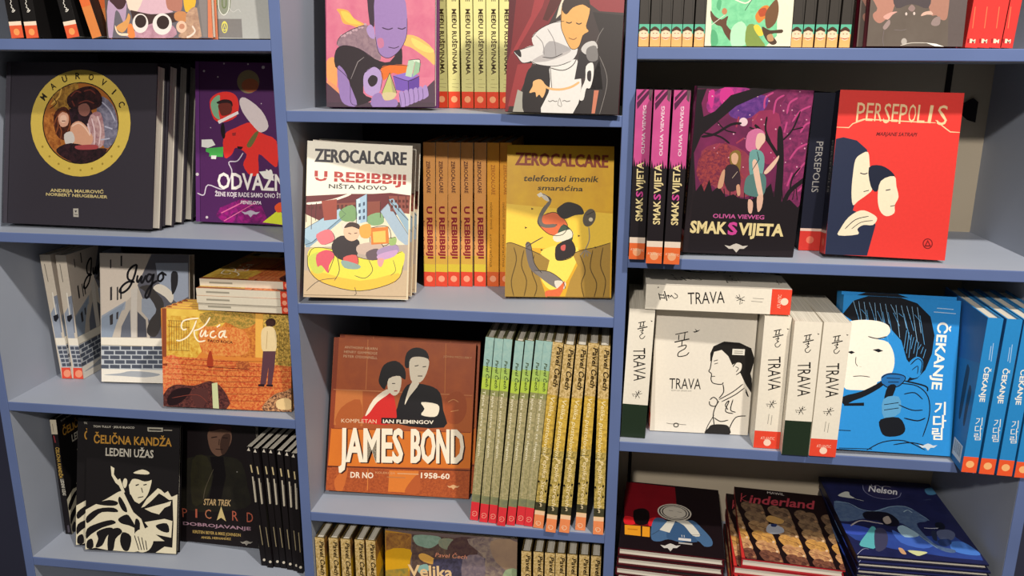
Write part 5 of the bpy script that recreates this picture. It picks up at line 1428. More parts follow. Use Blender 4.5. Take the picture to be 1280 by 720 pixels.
  ["P","24211f",[258,1431,258,1435,256,1439,254,1442,251,1444,247,1445,243,1445,239,1443,237,1440,235,1436,234,1432,234,1428,235,1424,238,1421,241,1419,245,1418,249,1418,252,1420,255,1423,257,1427],0],
  ["P","24211f",[211,1495,211,1499,210,1502,208,1504,206,1506,203,1506,200,1506,197,1505,195,1503,193,1500,193,1497,193,1494,194,1490,196,1488,198,1486,201,1486,204,1486,207,1488,209,1489,211,1492],0],
  ["L","8a847a",8,[198,1634,191,1808],0],
  ["L","8a847a",8,[246,1655,242,1822],0],
  ["R","e84a34",0,0.865,1,1],
  ["D","f8d8c0",0.52,0.955,0.0058],
  ["T","f8d0b8","ATLANTIC",101,2086,320,2085,53,""],
 ], 40.5, 223.8),
 'white_green_spine': ([
  ["F","ebe3d2"],
  ["L","24211f",15,[156,233,265,201],0],
  ["L","24211f",15,[192,231,189,297],0],
  ["L","24211f",15,[239,216,233,288],0],
  ["L","24211f",12,[174,304,257,277],0],
  ["L","24211f",18,[147,338,303,288],0],
  ["L","24211f",12,[230,314,225,360],0],
  ["L","24211f",12,[186,369,244,346,212,394,243,399,193,448,209,493,245,491,277,443],1],
  ["P","24211f",[344,178,381,189,358,203],0],
  ["T","24211f","TRAVA",102,667,149,1233,206,""],
  ["L","24211f",9,[224,1467,195,1411],1],
  ["L","24211f",9,[224,1467,249,1390],1],
  ["L","24211f",9,[224,1467,137,1466],1],
  ["L","24211f",9,[224,1467,302,1442],1],
  ["L","24211f",9,[224,1467,199,1537],1],
  ["L","24211f",9,[224,1467,266,1526],1],
  ["L","24211f",9,[172,1505,151,1486],1],
  ["L","24211f",9,[263,1417,280,1402],1],
  ["P","24211f",[258,1431,258,1435,256,1439,254,1442,251,1444,247,1445,243,1445,239,1443,237,1440,235,1436,234,1432,234,1428,235,1424,238,1421,241,1419,245,1418,249,1418,252,1420,255,1423,257,1427],0],
  ["P","24211f",[211,1495,211,1499,210,1502,208,1504,206,1506,203,1506,200,1506,197,1505,195,1503,193,1500,193,1497,193,1494,194,1490,196,1488,198,1486,201,1486,204,1486,207,1488,209,1489,211,1492],0],
  ["R","223022",0,0.735,1,1],
 ], 40.5, 223.8),
 'blue_front': ([
  ["F","2c8cd4"],
  ["P","15181f",[2,308,152,87,433,-21,800,-24,1132,75,1348,274,1428,564,1407,860,1323,1119,1210,1261,1051,1322,1161,1129,1028,968,928,678,731,478,376,371,173,417],0],
  ["L","8cbce0",7,[152,87,223,295],1],
  ["L","5aa4dc",7,[202,216,288,474],1],
  ["L","8cbce0",7,[235,91,353,652],1],
  ["L","5aa4dc",7,[284,220,385,324],1],
  ["L","8cbce0",7,[317,95,401,505],1],
  ["L","5aa4dc",7,[366,224,466,684],1],
  ["L","8cbce0",7,[399,99,498,356],1],
  ["L","5aa4dc",7,[449,227,563,534],1],
  ["L","8cbce0",7,[482,103,578,715],1],
  ["L","5aa4dc",7,[531,231,610,387],1],
  ["L","8cbce0",7,[564,107,675,566],1],
  ["L","5aa4dc",7,[613,235,740,744],1],
  ["L","8cbce0",7,[646,111,723,419],1],
  ["L","5aa4dc",7,[695,239,788,597],1],
  ["L","8cbce0",7,[728,115,819,270],1],
  ["L","5aa4dc",7,[777,243,884,448],1],
  ["L","8cbce0",7,[809,119,900,629],1],
  ["L","5aa4dc",7,[858,247,931,302],1],
  ["L","8cbce0",7,[891,123,996,479],1],
  ["L","5aa4dc",7,[940,251,1061,657],1],
  ["L","8cbce0",7,[973,126,1043,333],1],
  ["L","5aa4dc",7,[1022,254,1108,511],1],
  ["L","8cbce0",7,[1054,130,1173,689],1],
  ["L","5aa4dc",7,[1103,258,1204,362],1],
  ["L","8cbce0",7,[1136,134,1220,542],1],
  ["L","5aa4dc",7,[1185,262,1284,720],1],
  ["L","5aa4dc",7,[998,505,976,802],1],
  ["L","5aa4dc",7,[1037,540,1018,871],1],
  ["L","5aa4dc",7,[1076,576,1059,941],1],
  ["L","5aa4dc",7,[1115,612,1086,799],1],
  ["L","5aa4dc",7,[1154,648,1128,869],1],
  ["L","5aa4dc",7,[1193,683,1169,938],1],
  ["L","5aa4dc",7,[1232,719,1196,797],1],
  ["L","5aa4dc",7,[1270,755,1237,866],1],
  ["L","5aa4dc",7,[1309,790,1278,936],1],
  ["P","f0e8d8",[52,453,254,387,541,387,708,445,748,553,660,651,559,674,726,715,827,895,841,1106,763,1281,603,1355,569,1463,284,1503,75,1452,7,1030,-12,606],1],
  ["L","15181f",16,[66,665,126,640],0],
  ["L","15181f",16,[414,640,559,666,699,624],1],
  ["P","15181f",[114,904,179,883,229,906,174,935],0],
  ["P","15181f",[497,847,586,825,661,855,589,884],0],
  ["L","15181f",10,[250,973,248,1066,285,1124],1],
  ["L","15181f",12,[221,1289,352,1273,484,1282],1],
  ["L","c8c0b0",8,[309,1122,342,1129],0],
  ["P","2c8cd4",[1072,1008,1188,916,1282,995,1248,1208,1129,1258,1034,1179],1],
  ["L","15181f",16,[1095,1048,1190,950,1267,1004,1253,1166],1],
  ["L","15181f",12,[1120,1132,1205,1063,1206,1190],1],
  ["P","15181f",[85,1622,367,1519,644,1352,661,1296,708,1391,454,1577,254,1675,114,1748],1],
  ["P","15181f",[113,1727,420,1694,423,1745,115,1766],0],
  ["P","246cae",[659,1266,798,1194,1004,1224,972,1353,833,1425,696,1391],1],
  ["L","15181f",16,[661,1287,759,1218,963,1218,1028,1273,934,1398,772,1429,687,1379],1],
  ["L","15181f",12,[742,1282,946,1278],1],
  ["L","15181f",12,[767,1344,930,1334],1],
  ["P","15181f",[771,1408,893,1392,825,1617,725,1645],1],
  ["P","5a9cc8",[711,1624,945,1567,982,1819,743,1920],1],
  ["L","15181f",12,[729,1708,951,1660],1],
  ["L","15181f",12,[734,1793,957,1745],1],
  ["P","15181f",[691,1945,967,1897,1080,2068,1006,2180,782,2208,692,2094],1],
  ["L","15181f",16,[972,1353,1218,1380,1392,1538,1431,1832,1353,2177],1],
  ["L","15181f",24,[1010,1308,1340,1372,1378,1454],1],
  ["L","15181f",16,[1024,1519,1185,1488,1313,1585],1],
  ["L","15181f",16,[953,1694,1162,1765,1325,1754],1],
  ["L","15181f",20,[1049,1900,1255,1929,1374,1878],1],
  ["L","15181f",16,[510,2449,747,2304,1072,2260,1407,2386],1],
  ["L","15181f",16,[913,2335,1196,2282,1486,2338],1],
  ["L","15181f",12,[37,2160,243,2155],0],
  ["L","15181f",12,[76,2445,591,2426],0],
  ["L","b4d0ec",12,[1436,134,1687,141],0],
  ["L","b4d0ec",12,[1391,196,1724,206],0],
  ["T","f4f0e4","ČEKANJE",1467,351,1440,1416,154,"b"],
  ["T","f4f0e4","기",1506,1797,1676,1790,161,"b"],
  ["T","f4f0e4","다",1496,2006,1698,1997,161,"b"],
  ["T","f4f0e4","림",1492,2197,1655,2190,153,"b"],
  ["P","c8d4dc",[1299,2308,1365,2318,1403,2295,1441,2278,1481,2289,1521,2307,1585,2295,1536,2340,1484,2343,1448,2393,1406,2349,1354,2352],0],
 ], 179.3, 246.0),
 'blue_spine': ([
  ["F","2a86c8"],
  ["L","b4d0ec",8,[133,376,145,657],0],
  ["L","b4d0ec",8,[108,422,114,637],0],
  ["T","f0ece0","ČEKANJE",72,749,85,1298,72,"b"],
  ["T","f4f0e4","기",85,1667,176,1659,103,""],
  ["T","f4f0e4","다",91,1789,191,1780,99,""],
  ["T","f4f0e4","림",97,1907,189,1898,95,""],
  ["R","ec5a30",0,0.895,1,1],
  ["D","f8b878",0.5,0.945,0.0058],
 ], 21.1, 244.9),
 'window_front': ([
  ["F","1c1216"],
  ["N","8c1420","7a101c",2,[-50,29,948,57,981,785,802,1296,526,1605,57,1630],0],
  ["P","e0242c",[44,1353,203,1371,241,1591,61,1614],1],
  ["P","e0242c",[496,1361,619,1283,550,1575,486,1589],1],
  ["P","160e10",[191,1166,265,1044,397,1006,488,1156,459,1545,253,1573],1],
  ["P","f0a028",[64,1653,347,1633,363,1968,84,1970],0],
  ["P","f0a028",[378,1636,511,1638,519,1969,388,1972],0],
  ["P","c87c20",[122,1764,301,1751,298,1790,124,1798],0],
  ["P","4a6c94",[538,1603,594,1314,723,1287,829,1366,1061,1343,1268,1249,1442,1510,1584,1815,1581,2023,1453,2072,1334,1914,1062,2017,839,1972,692,2072,553,2032],1],
  ["P","3c5c84",[857,1535,1010,1429,1164,1471,1262,1741,1334,1960,1013,1982,813,1930],1],
  ["P","e0dcd0",[682,1695,816,1369,958,1339,860,1754],0],
  ["P","e0dcd0",[958,1314,1190,1290,1393,1714,1262,1765,1113,1457],1],
  ["P","dcd4c4",[1249,1054,1242,1101,1227,1147,1205,1189,1177,1227,1144,1261,1106,1288,1064,1310,1018,1325,972,1333,924,1333,877,1327,831,1313,788,1292,749,1265,714,1233,684,1195,660,1153,644,1107,634,1061,632,1012,638,964,652,917,673,874,700,834,734,798,773,769,817,746,864,730,912,722,962,722,1011,729,1057,745,1101,767,1141,796,1176,830,1205,869,1227,913,1242,959,1249,1006],0],
  ["P","2a2628",[1223,1053,1217,1095,1203,1135,1183,1174,1158,1208,1127,1238,1092,1263,1054,1282,1013,1295,970,1302,926,1303,883,1297,841,1284,801,1266,765,1241,733,1212,706,1178,684,1140,669,1100,661,1057,659,1014,664,971,677,929,696,890,721,854,752,823,788,796,827,776,870,762,914,755,959,755,1004,761,1047,775,1087,795,1124,821,1156,852,1182,887,1203,926,1216,967,1223,1010],0],
  ["P","dcd4c4",[1197,1051,1191,1090,1179,1128,1161,1162,1138,1194,1110,1222,1078,1245,1043,1263,1006,1275,967,1282,927,1282,888,1277,850,1265,814,1248,781,1226,752,1199,728,1167,708,1132,694,1095,687,1056,685,1016,690,976,702,937,719,902,742,868,770,839,802,815,838,796,877,783,917,777,958,777,999,783,1038,795,1074,813,1107,837,1136,865,1160,898,1178,934,1191,972,1197,1011],0],
  ["P","2a2628",[1171,1049,1166,1084,1155,1118,1139,1149,1118,1178,1093,1203,1065,1223,1033,1240,999,1251,964,1257,929,1257,894,1252,859,1241,827,1226,797,1206,771,1181,749,1153,732,1122,720,1088,713,1053,712,1018,716,982,726,948,742,915,763,886,788,860,817,838,849,821,884,810,920,804,957,803,993,809,1028,820,1061,836,1090,857,1116,883,1138,912,1154,944,1166,978,1171,1013],0],
  ["P","dcd4c4",[1151,1047,1146,1080,1136,1111,1121,1141,1102,1168,1080,1191,1054,1210,1025,1225,994,1236,962,1241,930,1241,898,1237,866,1227,837,1213,810,1194,787,1171,767,1145,751,1116,740,1085,734,1052,733,1019,737,986,746,954,760,924,779,896,802,872,829,852,858,837,889,826,922,820,956,820,989,825,1020,835,1050,850,1077,870,1101,894,1120,920,1135,950,1146,982,1151,1015],0],
  ["L","4a4444",11,[836,977,916,986],0],
  ["L","4a4444",11,[995,996,1074,1006],0],
  ["L","4a4444",8,[931,1176,983,1176],0],
  ["L","1c1a20",8,[548,1891,694,1692],0],
  ["L","1c1a20",8,[1225,1749,1413,1709],0],
  ["P","e4e0dc",[1017,1887,1231,1880,1230,1964,1012,1963],0],
  ["P","b8b4b0",[1018,2027,1249,2024,1249,2070,1018,2073],0],
  ["L","e4e0dc",10,[1072,1781,1077,1851],0],
  ["L","e4e0dc",10,[1112,1782,1117,1852],0],
  ["P","d0ccc4",[706,2179,785,2192,831,2139,878,2099,925,2119,973,2152,1051,2121,989,2221,926,2234,881,2344,833,2254,771,2267],0],
 ], 178.0, 240.0),
 'crowd_front': ([
  ["F","1e1214"],
  ["N","8a6e54","5c483a",1,[-245,681,-158,537,-37,555,9,707,33,920,-71,997,-178,886],1],
  ["P","5c483a",[-37,789,-41,810,-48,830,-59,847,-72,859,-86,866,-100,866,-113,859,-122,847,-128,830,-129,810,-126,789,-119,768,-108,751,-95,739,-80,732,-66,733,-54,739,-44,751,-39,769],0],
  ["L","2a1614",11,[-239,657,-138,712,-60,761,10,952],1],
  ["P","a8805c",[15,853,13,868,9,880,2,892,-5,899,-14,903,-22,903,-29,899,-35,890,-38,879,-38,866,-36,852,-32,839,-26,827,-18,820,-9,815,-1,816,6,820,11,829,15,840],0],
  ["N","8a6e54","5c483a",1,[91,694,179,551,299,568,342,719,361,931,256,1008,153,898],1],
  ["P","5c483a",[294,801,291,822,283,842,272,859,259,871,244,877,230,877,218,871,209,859,204,842,203,822,206,801,214,781,225,764,238,752,253,745,267,745,279,752,288,764,293,781],0],
  ["L","2a1614",11,[97,670,196,725,272,773,338,963],1],
  ["P","a8805c",[345,865,343,879,338,892,332,903,324,911,315,915,307,915,300,911,295,902,292,891,292,878,294,864,298,851,305,839,313,832,321,828,330,828,337,832,342,841,345,852],0],
  ["N","8a6e54","5c483a",1,[261,743,351,601,469,619,511,768,527,979,422,1055,321,946],1],
  ["P","5c483a",[462,850,458,870,450,890,439,907,426,919,411,925,398,925,386,919,377,907,372,890,371,870,375,850,382,829,394,813,407,801,421,794,435,794,447,801,456,813,461,830],0],
  ["L","2a1614",11,[268,720,365,774,440,822,504,1011],1],
  ["P","a8805c",[512,913,509,927,505,940,498,951,490,959,482,963,474,962,467,958,462,950,459,939,459,925,461,912,466,899,472,888,480,880,489,876,497,876,504,880,509,889,512,900],0],
  ["N","8a6e54","5c483a",1,[591,756,682,615,800,632,837,781,850,990,744,1066,646,957],1],
  ["P","5c483a",[788,862,784,882,775,902,764,918,751,930,736,937,722,937,711,930,702,919,697,902,697,882,701,861,709,841,721,825,734,813,749,806,763,806,774,813,783,825,788,842],0],
  ["L","2a1614",11,[598,732,693,787,767,834,826,1022],1],
  ["P","a8805c",[836,925,833,939,828,951,821,962,813,970,805,974,797,974,790,969,785,961,783,950,783,937,786,923,790,910,797,899,805,892,814,888,822,888,829,892,833,901,836,912],0],
  ["N","8a6e54","5c483a",1,[757,804,849,665,966,682,1002,829,1012,1037,906,1112,810,1004],1],
  ["P","5c483a",[951,909,947,930,939,949,927,966,914,978,899,984,886,984,874,978,866,966,861,949,861,930,865,909,874,889,885,873,899,861,913,854,927,854,938,861,947,873,951,890],0],
  ["L","2a1614",11,[764,781,858,835,931,882,988,1068],1],
  ["P","a8805c",[999,972,996,986,991,998,984,1009,976,1017,967,1021,960,1020,953,1016,948,1008,946,997,946,984,949,970,954,958,960,947,968,939,977,935,985,935,992,940,996,948,999,959],0],
  ["N","8a6e54","5c483a",1,[1081,816,1175,677,1290,694,1323,841,1329,1047,1223,1123,1129,1015],1],
  ["P","5c483a",[1272,921,1267,941,1258,961,1247,977,1233,989,1219,995,1205,995,1194,989,1186,977,1182,960,1182,941,1186,921,1195,901,1207,885,1220,873,1235,866,1248,866,1260,873,1268,884,1272,901],0],
  ["L","2a1614",11,[1089,793,1181,847,1252,894,1305,1079],1],
  ["P","a8805c",[1317,983,1314,997,1309,1009,1302,1020,1294,1028,1285,1032,1278,1031,1271,1027,1266,1019,1264,1008,1265,995,1268,981,1273,969,1280,958,1288,950,1296,946,1304,947,1311,951,1315,959,1318,970],0],
  ["N","8a6e54","5c483a",1,[1243,864,1338,726,1452,743,1483,889,1487,1093,1381,1168,1289,1062],1],
  ["P","5c483a",[1431,968,1426,988,1418,1007,1406,1023,1392,1035,1378,1041,1365,1041,1353,1035,1345,1024,1341,1007,1342,988,1347,968,1355,948,1367,932,1381,920,1395,914,1409,914,1420,920,1428,932,1432,948],0],
  ["L","2a1614",11,[1251,842,1342,894,1412,941,1462,1124],1],
  ["P","a8805c",[1476,1030,1473,1043,1467,1056,1460,1066,1452,1074,1444,1078,1436,1077,1429,1073,1425,1065,1423,1054,1424,1041,1427,1028,1432,1015,1439,1005,1447,997,1456,993,1463,993,1470,998,1474,1006,1476,1017],0],
  ["N","8a6e54","5c483a",1,[1561,876,1658,739,1771,755,1799,900,1799,1104,1692,1178,1603,1072],1],
  ["P","5c483a",[1746,979,1741,999,1732,1018,1720,1034,1706,1046,1692,1052,1678,1052,1668,1046,1660,1034,1656,1018,1657,999,1662,979,1671,959,1683,943,1697,931,1711,925,1725,925,1736,931,1743,943,1747,960],0],
  ["L","2a1614",11,[1570,853,1659,906,1727,952,1774,1134],1],
  ["P","a8805c",[1789,1040,1786,1054,1780,1066,1773,1077,1765,1084,1756,1088,1749,1088,1742,1084,1738,1076,1736,1065,1737,1052,1740,1039,1746,1026,1753,1015,1761,1008,1770,1004,1777,1004,1784,1008,1788,1017,1790,1027],0],
  ["N","94785a","6a5442",1,[-189,1040,-104,902,15,919,59,1064,82,1268,-20,1342,-124,1236],1],
  ["P","6a5442",[13,1143,10,1163,3,1182,-8,1198,-21,1210,-35,1216,-48,1216,-60,1210,-70,1199,-75,1182,-76,1163,-73,1143,-66,1123,-55,1107,-43,1095,-28,1089,-14,1089,-2,1095,7,1107,12,1123],0],
  ["L","2a1614",11,[-183,1017,-85,1070,-9,1116,59,1299],1],
  ["P","a8805c",[65,1204,63,1218,58,1230,52,1241,44,1248,36,1252,28,1252,21,1248,16,1240,13,1229,12,1216,14,1203,18,1190,25,1179,32,1172,41,1168,49,1168,56,1172,61,1181,64,1191],0],
  ["N","94785a","6a5442",1,[139,1051,226,914,343,930,385,1074,403,1277,300,1351,199,1246],1],
  ["P","6a5442",[337,1153,334,1173,326,1192,315,1208,302,1220,288,1226,275,1226,263,1220,254,1209,249,1192,248,1173,251,1153,259,1134,270,1118,283,1106,297,1099,311,1099,323,1106,332,1117,337,1134],0],
  ["L","2a1614",11,[145,1028,241,1081,316,1127,380,1308],1],
  ["P","a8805c",[387,1214,385,1228,380,1240,374,1251,366,1258,358,1262,350,1262,343,1258,338,1249,335,1239,335,1226,337,1213,341,1200,348,1189,356,1182,364,1178,372,1178,379,1182,384,1191,387,1201],0],
  ["N","94785a","6a5442",1,[305,1098,393,962,509,978,549,1121,565,1322,462,1396,363,1291],1],
  ["P","6a5442",[501,1199,498,1218,490,1238,479,1253,466,1265,452,1271,438,1271,427,1265,418,1254,413,1238,412,1219,416,1199,424,1180,435,1164,448,1152,462,1146,476,1146,487,1152,496,1163,501,1180],0],
  ["L","2a1614",11,[312,1075,407,1127,480,1172,542,1352],1],
  ["P","a8805c",[550,1259,548,1273,543,1285,536,1296,529,1303,520,1307,513,1306,506,1302,501,1294,498,1284,498,1271,500,1258,505,1246,511,1235,519,1227,527,1224,535,1224,542,1228,547,1236,550,1247],0],
  ["N","94785a","6a5442",1,[627,1108,717,973,832,989,869,1131,880,1331,777,1405,681,1301],1],
  ["P","6a5442",[820,1209,816,1228,808,1247,796,1263,783,1275,769,1281,756,1281,745,1275,736,1264,732,1247,731,1229,735,1209,743,1190,754,1174,768,1162,782,1156,795,1156,807,1162,815,1173,820,1190],0],
  ["L","2a1614",11,[635,1086,727,1137,800,1183,857,1362],1],
  ["P","a8805c",[867,1269,864,1282,859,1294,853,1305,845,1312,837,1316,829,1316,822,1312,817,1304,815,1293,815,1281,818,1267,822,1255,829,1245,837,1237,845,1233,853,1234,860,1238,864,1246,867,1256],0],
  ["N","94785a","6a5442",1,[790,1154,880,1020,994,1036,1029,1177,1039,1375,935,1448,841,1345],1],
  ["P","6a5442",[980,1254,976,1273,967,1292,956,1308,943,1319,929,1325,916,1325,904,1319,896,1308,892,1292,892,1273,896,1254,904,1235,915,1219,928,1207,943,1201,956,1201,967,1207,976,1219,980,1235],0],
  ["L","2a1614",11,[797,1132,889,1183,960,1228,1015,1405],1],
  ["P","a8805c",[1026,1313,1023,1327,1018,1339,1011,1349,1004,1356,995,1360,988,1360,981,1356,976,1348,974,1338,974,1325,977,1312,982,1300,989,1289,996,1282,1005,1278,1013,1278,1019,1282,1024,1290,1026,1301],0],
  ["N","94785a","6a5442",1,[1106,1164,1199,1031,1311,1046,1343,1187,1349,1384,1245,1457,1154,1354],1],
  ["P","6a5442",[1293,1263,1288,1283,1280,1301,1268,1317,1255,1328,1241,1335,1228,1335,1217,1329,1209,1318,1205,1301,1205,1283,1210,1263,1218,1244,1230,1229,1243,1217,1257,1211,1270,1211,1281,1217,1289,1228,1293,1245],0],
  ["L","2a1614",11,[1114,1142,1204,1193,1274,1237,1325,1414],1],
  ["P","a8805c",[1337,1323,1334,1336,1329,1348,1322,1358,1315,1365,1306,1369,1299,1369,1292,1365,1288,1357,1286,1347,1286,1334,1289,1321,1294,1309,1301,1299,1309,1291,1317,1288,1325,1288,1331,1292,1336,1300,1338,1310],0],
  ["N","94785a","6a5442",1,[1265,1209,1358,1077,1469,1092,1500,1231,1503,1428,1400,1499,1310,1398],1],
  ["P","6a5442",[1449,1307,1444,1327,1436,1345,1424,1361,1411,1372,1397,1378,1384,1378,1373,1372,1365,1361,1361,1346,1362,1327,1366,1308,1375,1289,1387,1273,1400,1262,1414,1256,1427,1256,1438,1262,1446,1273,1450,1289],0],
  ["L","2a1614",11,[1273,1187,1361,1238,1430,1282,1479,1457],1],
  ["P","a8805c",[1493,1367,1490,1379,1484,1391,1477,1402,1469,1409,1461,1413,1454,1412,1447,1409,1443,1401,1441,1390,1441,1378,1445,1365,1450,1353,1457,1343,1465,1335,1473,1332,1481,1332,1487,1336,1491,1344,1493,1354],0],
  ["N","94785a","6a5442",1,[1576,1219,1671,1087,1781,1103,1809,1241,1809,1436,1704,1508,1617,1407],1],
  ["P","6a5442",[1757,1317,1752,1336,1743,1354,1731,1370,1718,1381,1704,1387,1691,1387,1680,1381,1673,1370,1669,1355,1670,1336,1675,1317,1684,1298,1696,1283,1709,1271,1723,1265,1736,1265,1747,1271,1755,1282,1758,1298],0],
  ["L","2a1614",11,[1585,1197,1672,1247,1739,1291,1784,1466],1],
  ["P","a8805c",[1799,1375,1796,1388,1790,1400,1783,1410,1775,1418,1767,1421,1759,1421,1753,1417,1749,1409,1747,1399,1748,1387,1751,1374,1757,1362,1764,1352,1772,1345,1780,1341,1788,1341,1794,1345,1798,1353,1800,1363],0],
  ["N","b89468","8c6848",1,[-136,1384,-52,1251,64,1267,107,1405,129,1601,28,1672,-73,1572],1],
  ["P","8c6848",[62,1481,59,1500,52,1519,41,1534,29,1546,15,1552,1,1552,-10,1546,-19,1535,-25,1519,-26,1501,-23,1482,-16,1463,-5,1447,7,1436,21,1430,35,1430,47,1436,56,1447,61,1463],0],
  ["L","2a1614",11,[-130,1362,-34,1412,40,1456,107,1630],1],
  ["P","e8c49c",[112,1540,110,1553,106,1565,100,1575,92,1582,84,1586,76,1586,69,1582,64,1574,61,1564,61,1551,63,1539,67,1527,73,1516,81,1509,89,1505,97,1505,103,1509,109,1517,111,1527],0],
  ["N","b89468","8c6848",1,[185,1393,270,1261,385,1276,425,1414,442,1608,342,1680,244,1580],1],
  ["P","8c6848",[379,1490,375,1509,368,1527,357,1543,344,1554,331,1560,317,1560,306,1554,297,1543,292,1528,291,1509,295,1490,302,1471,313,1456,326,1445,340,1438,353,1438,365,1444,373,1455,378,1471],0],
  ["L","2a1614",11,[191,1371,285,1421,358,1464,420,1638],1],
  ["P","e8c49c",[427,1548,425,1561,420,1573,414,1583,407,1590,398,1594,391,1594,384,1590,379,1582,376,1572,376,1560,378,1547,383,1535,389,1524,397,1517,405,1513,413,1514,419,1518,424,1525,427,1536],0],
  ["N","b89468","8c6848",1,[347,1437,434,1306,547,1321,586,1458,601,1651,500,1722,404,1622],1],
  ["P","8c6848",[539,1533,535,1552,528,1570,517,1585,504,1596,490,1603,477,1603,466,1597,457,1586,453,1570,452,1552,456,1533,463,1515,474,1499,487,1488,501,1482,514,1482,525,1488,534,1499,539,1514],0],
  ["L","2a1614",11,[354,1415,447,1464,519,1508,578,1680],1],
  ["P","e8c49c",[586,1591,584,1603,580,1615,573,1625,566,1632,557,1636,550,1636,543,1632,538,1624,536,1614,535,1602,538,1589,542,1578,549,1567,556,1560,565,1556,572,1557,579,1560,584,1568,586,1578],0],
  ["N","b89468","8c6848",1,[662,1445,751,1315,863,1330,898,1466,910,1658,808,1729,715,1630],1],
  ["P","8c6848",[851,1541,847,1560,839,1578,828,1593,815,1604,801,1610,788,1610,777,1605,768,1594,764,1578,764,1560,768,1541,776,1523,787,1508,800,1496,813,1490,827,1490,838,1496,846,1507,851,1523],0],
  ["L","2a1614",11,[670,1424,760,1473,831,1516,887,1687],1],
  ["P","e8c49c",[896,1598,894,1611,889,1623,883,1633,875,1640,867,1644,859,1644,853,1640,848,1632,846,1622,846,1610,848,1597,853,1585,860,1575,867,1568,875,1564,883,1565,890,1569,894,1576,897,1586],0],
  ["N","b89468","8c6848",1,[821,1489,910,1360,1021,1374,1055,1509,1064,1700,963,1770,871,1672],1],
  ["P","8c6848",[1007,1583,1003,1602,995,1620,984,1635,971,1646,957,1652,944,1652,933,1647,925,1636,921,1621,921,1603,925,1584,933,1566,944,1550,957,1539,971,1533,984,1533,995,1539,1003,1550,1007,1565],0],
  ["L","2a1614",11,[828,1467,918,1516,988,1559,1041,1729],1],
  ["P","e8c49c",[1052,1640,1049,1653,1044,1665,1038,1675,1030,1682,1022,1685,1014,1685,1008,1681,1004,1674,1001,1664,1001,1652,1004,1639,1009,1628,1016,1617,1023,1610,1031,1607,1039,1607,1045,1611,1050,1618,1052,1628],0],
  ["N","b89468","8c6848",1,[1131,1497,1222,1369,1332,1383,1363,1517,1368,1707,1266,1777,1177,1679],1],
  ["P","8c6848",[1313,1591,1309,1610,1301,1628,1289,1643,1276,1654,1263,1660,1250,1660,1239,1654,1231,1644,1227,1628,1228,1610,1232,1592,1240,1573,1252,1558,1265,1547,1278,1541,1291,1541,1302,1547,1310,1558,1314,1573],0],
  ["L","2a1614",10,[1139,1476,1227,1524,1295,1567,1345,1736],1],
  ["P","e8c49c",[1357,1648,1354,1661,1349,1672,1342,1682,1334,1689,1326,1693,1319,1693,1313,1689,1308,1681,1306,1671,1307,1659,1310,1647,1314,1635,1321,1625,1329,1618,1337,1614,1345,1615,1351,1618,1355,1626,1357,1636],0],
  ["N","b89468","8c6848",1,[1286,1540,1377,1412,1486,1427,1516,1560,1519,1748,1418,1817,1330,1720],1],
  ["P","8c6848",[1466,1633,1461,1651,1453,1669,1442,1684,1429,1695,1415,1701,1402,1701,1392,1696,1384,1685,1380,1670,1381,1652,1385,1634,1394,1615,1405,1600,1418,1589,1432,1583,1445,1583,1455,1589,1463,1600,1467,1615],0],
  ["L","2a1614",10,[1294,1519,1380,1566,1448,1608,1496,1776],1],
  ["P","e8c49c",[1509,1689,1506,1702,1501,1713,1494,1723,1486,1730,1478,1734,1471,1734,1464,1730,1460,1722,1458,1712,1459,1701,1462,1688,1467,1677,1474,1667,1481,1660,1489,1656,1497,1656,1503,1660,1507,1668,1509,1677],0],
  ["N","b89468","8c6848",1,[1591,1548,1684,1421,1792,1435,1818,1568,1818,1755,1716,1824,1631,1727],1],
  ["P","8c6848",[1768,1640,1763,1659,1754,1677,1742,1691,1729,1702,1716,1708,1703,1708,1692,1703,1685,1692,1682,1677,1682,1660,1687,1641,1696,1623,1708,1608,1721,1597,1735,1591,1747,1591,1758,1597,1765,1607,1769,1623],0],
  ["L","2a1614",10,[1599,1527,1684,1574,1750,1616,1794,1783],1],
  ["P","e8c49c",[1809,1697,1805,1709,1800,1720,1793,1730,1785,1737,1777,1741,1770,1741,1764,1737,1760,1729,1758,1720,1759,1708,1762,1695,1767,1684,1774,1674,1782,1667,1790,1663,1798,1664,1804,1667,1808,1675,1810,1685],0],
  ["N","e0a858","b8864c",1,[-85,1713,-2,1586,111,1600,153,1732,173,1920,75,1989,-23,1893],1],
  ["P","b8864c",[109,1805,105,1824,98,1842,88,1856,76,1867,62,1873,49,1873,38,1868,29,1857,24,1842,23,1825,26,1806,33,1788,43,1773,55,1762,69,1756,82,1756,94,1762,103,1772,108,1788],0],
  ["L","2a1614",10,[-79,1692,15,1739,88,1781,152,1948],1],
  ["P","e8c49c",[157,1861,155,1874,151,1885,145,1895,138,1902,130,1906,122,1906,115,1902,110,1894,107,1885,107,1873,109,1860,113,1849,119,1839,127,1832,135,1828,142,1828,149,1832,154,1840,157,1850],0],
  ["N","e0a858","b8864c",1,[229,1720,313,1593,425,1608,464,1739,480,1926,382,1995,286,1899],1],
  ["P","b8864c",[418,1812,415,1830,408,1848,397,1863,385,1874,371,1880,358,1880,347,1874,338,1864,334,1849,333,1831,336,1813,344,1795,354,1780,367,1769,380,1763,393,1763,405,1769,413,1779,418,1794],0],
  ["L","2a1614",10,[235,1699,327,1746,398,1788,458,1954],1],
  ["P","e8c49c",[466,1868,463,1880,459,1892,453,1901,445,1908,437,1912,430,1912,423,1908,418,1901,416,1891,416,1879,418,1867,422,1855,428,1845,436,1839,444,1835,451,1835,458,1839,463,1846,465,1856],0],
  ["N","e0a858","b8864c",1,[388,1761,473,1636,584,1650,621,1781,636,1966,537,2034,443,1939],1],
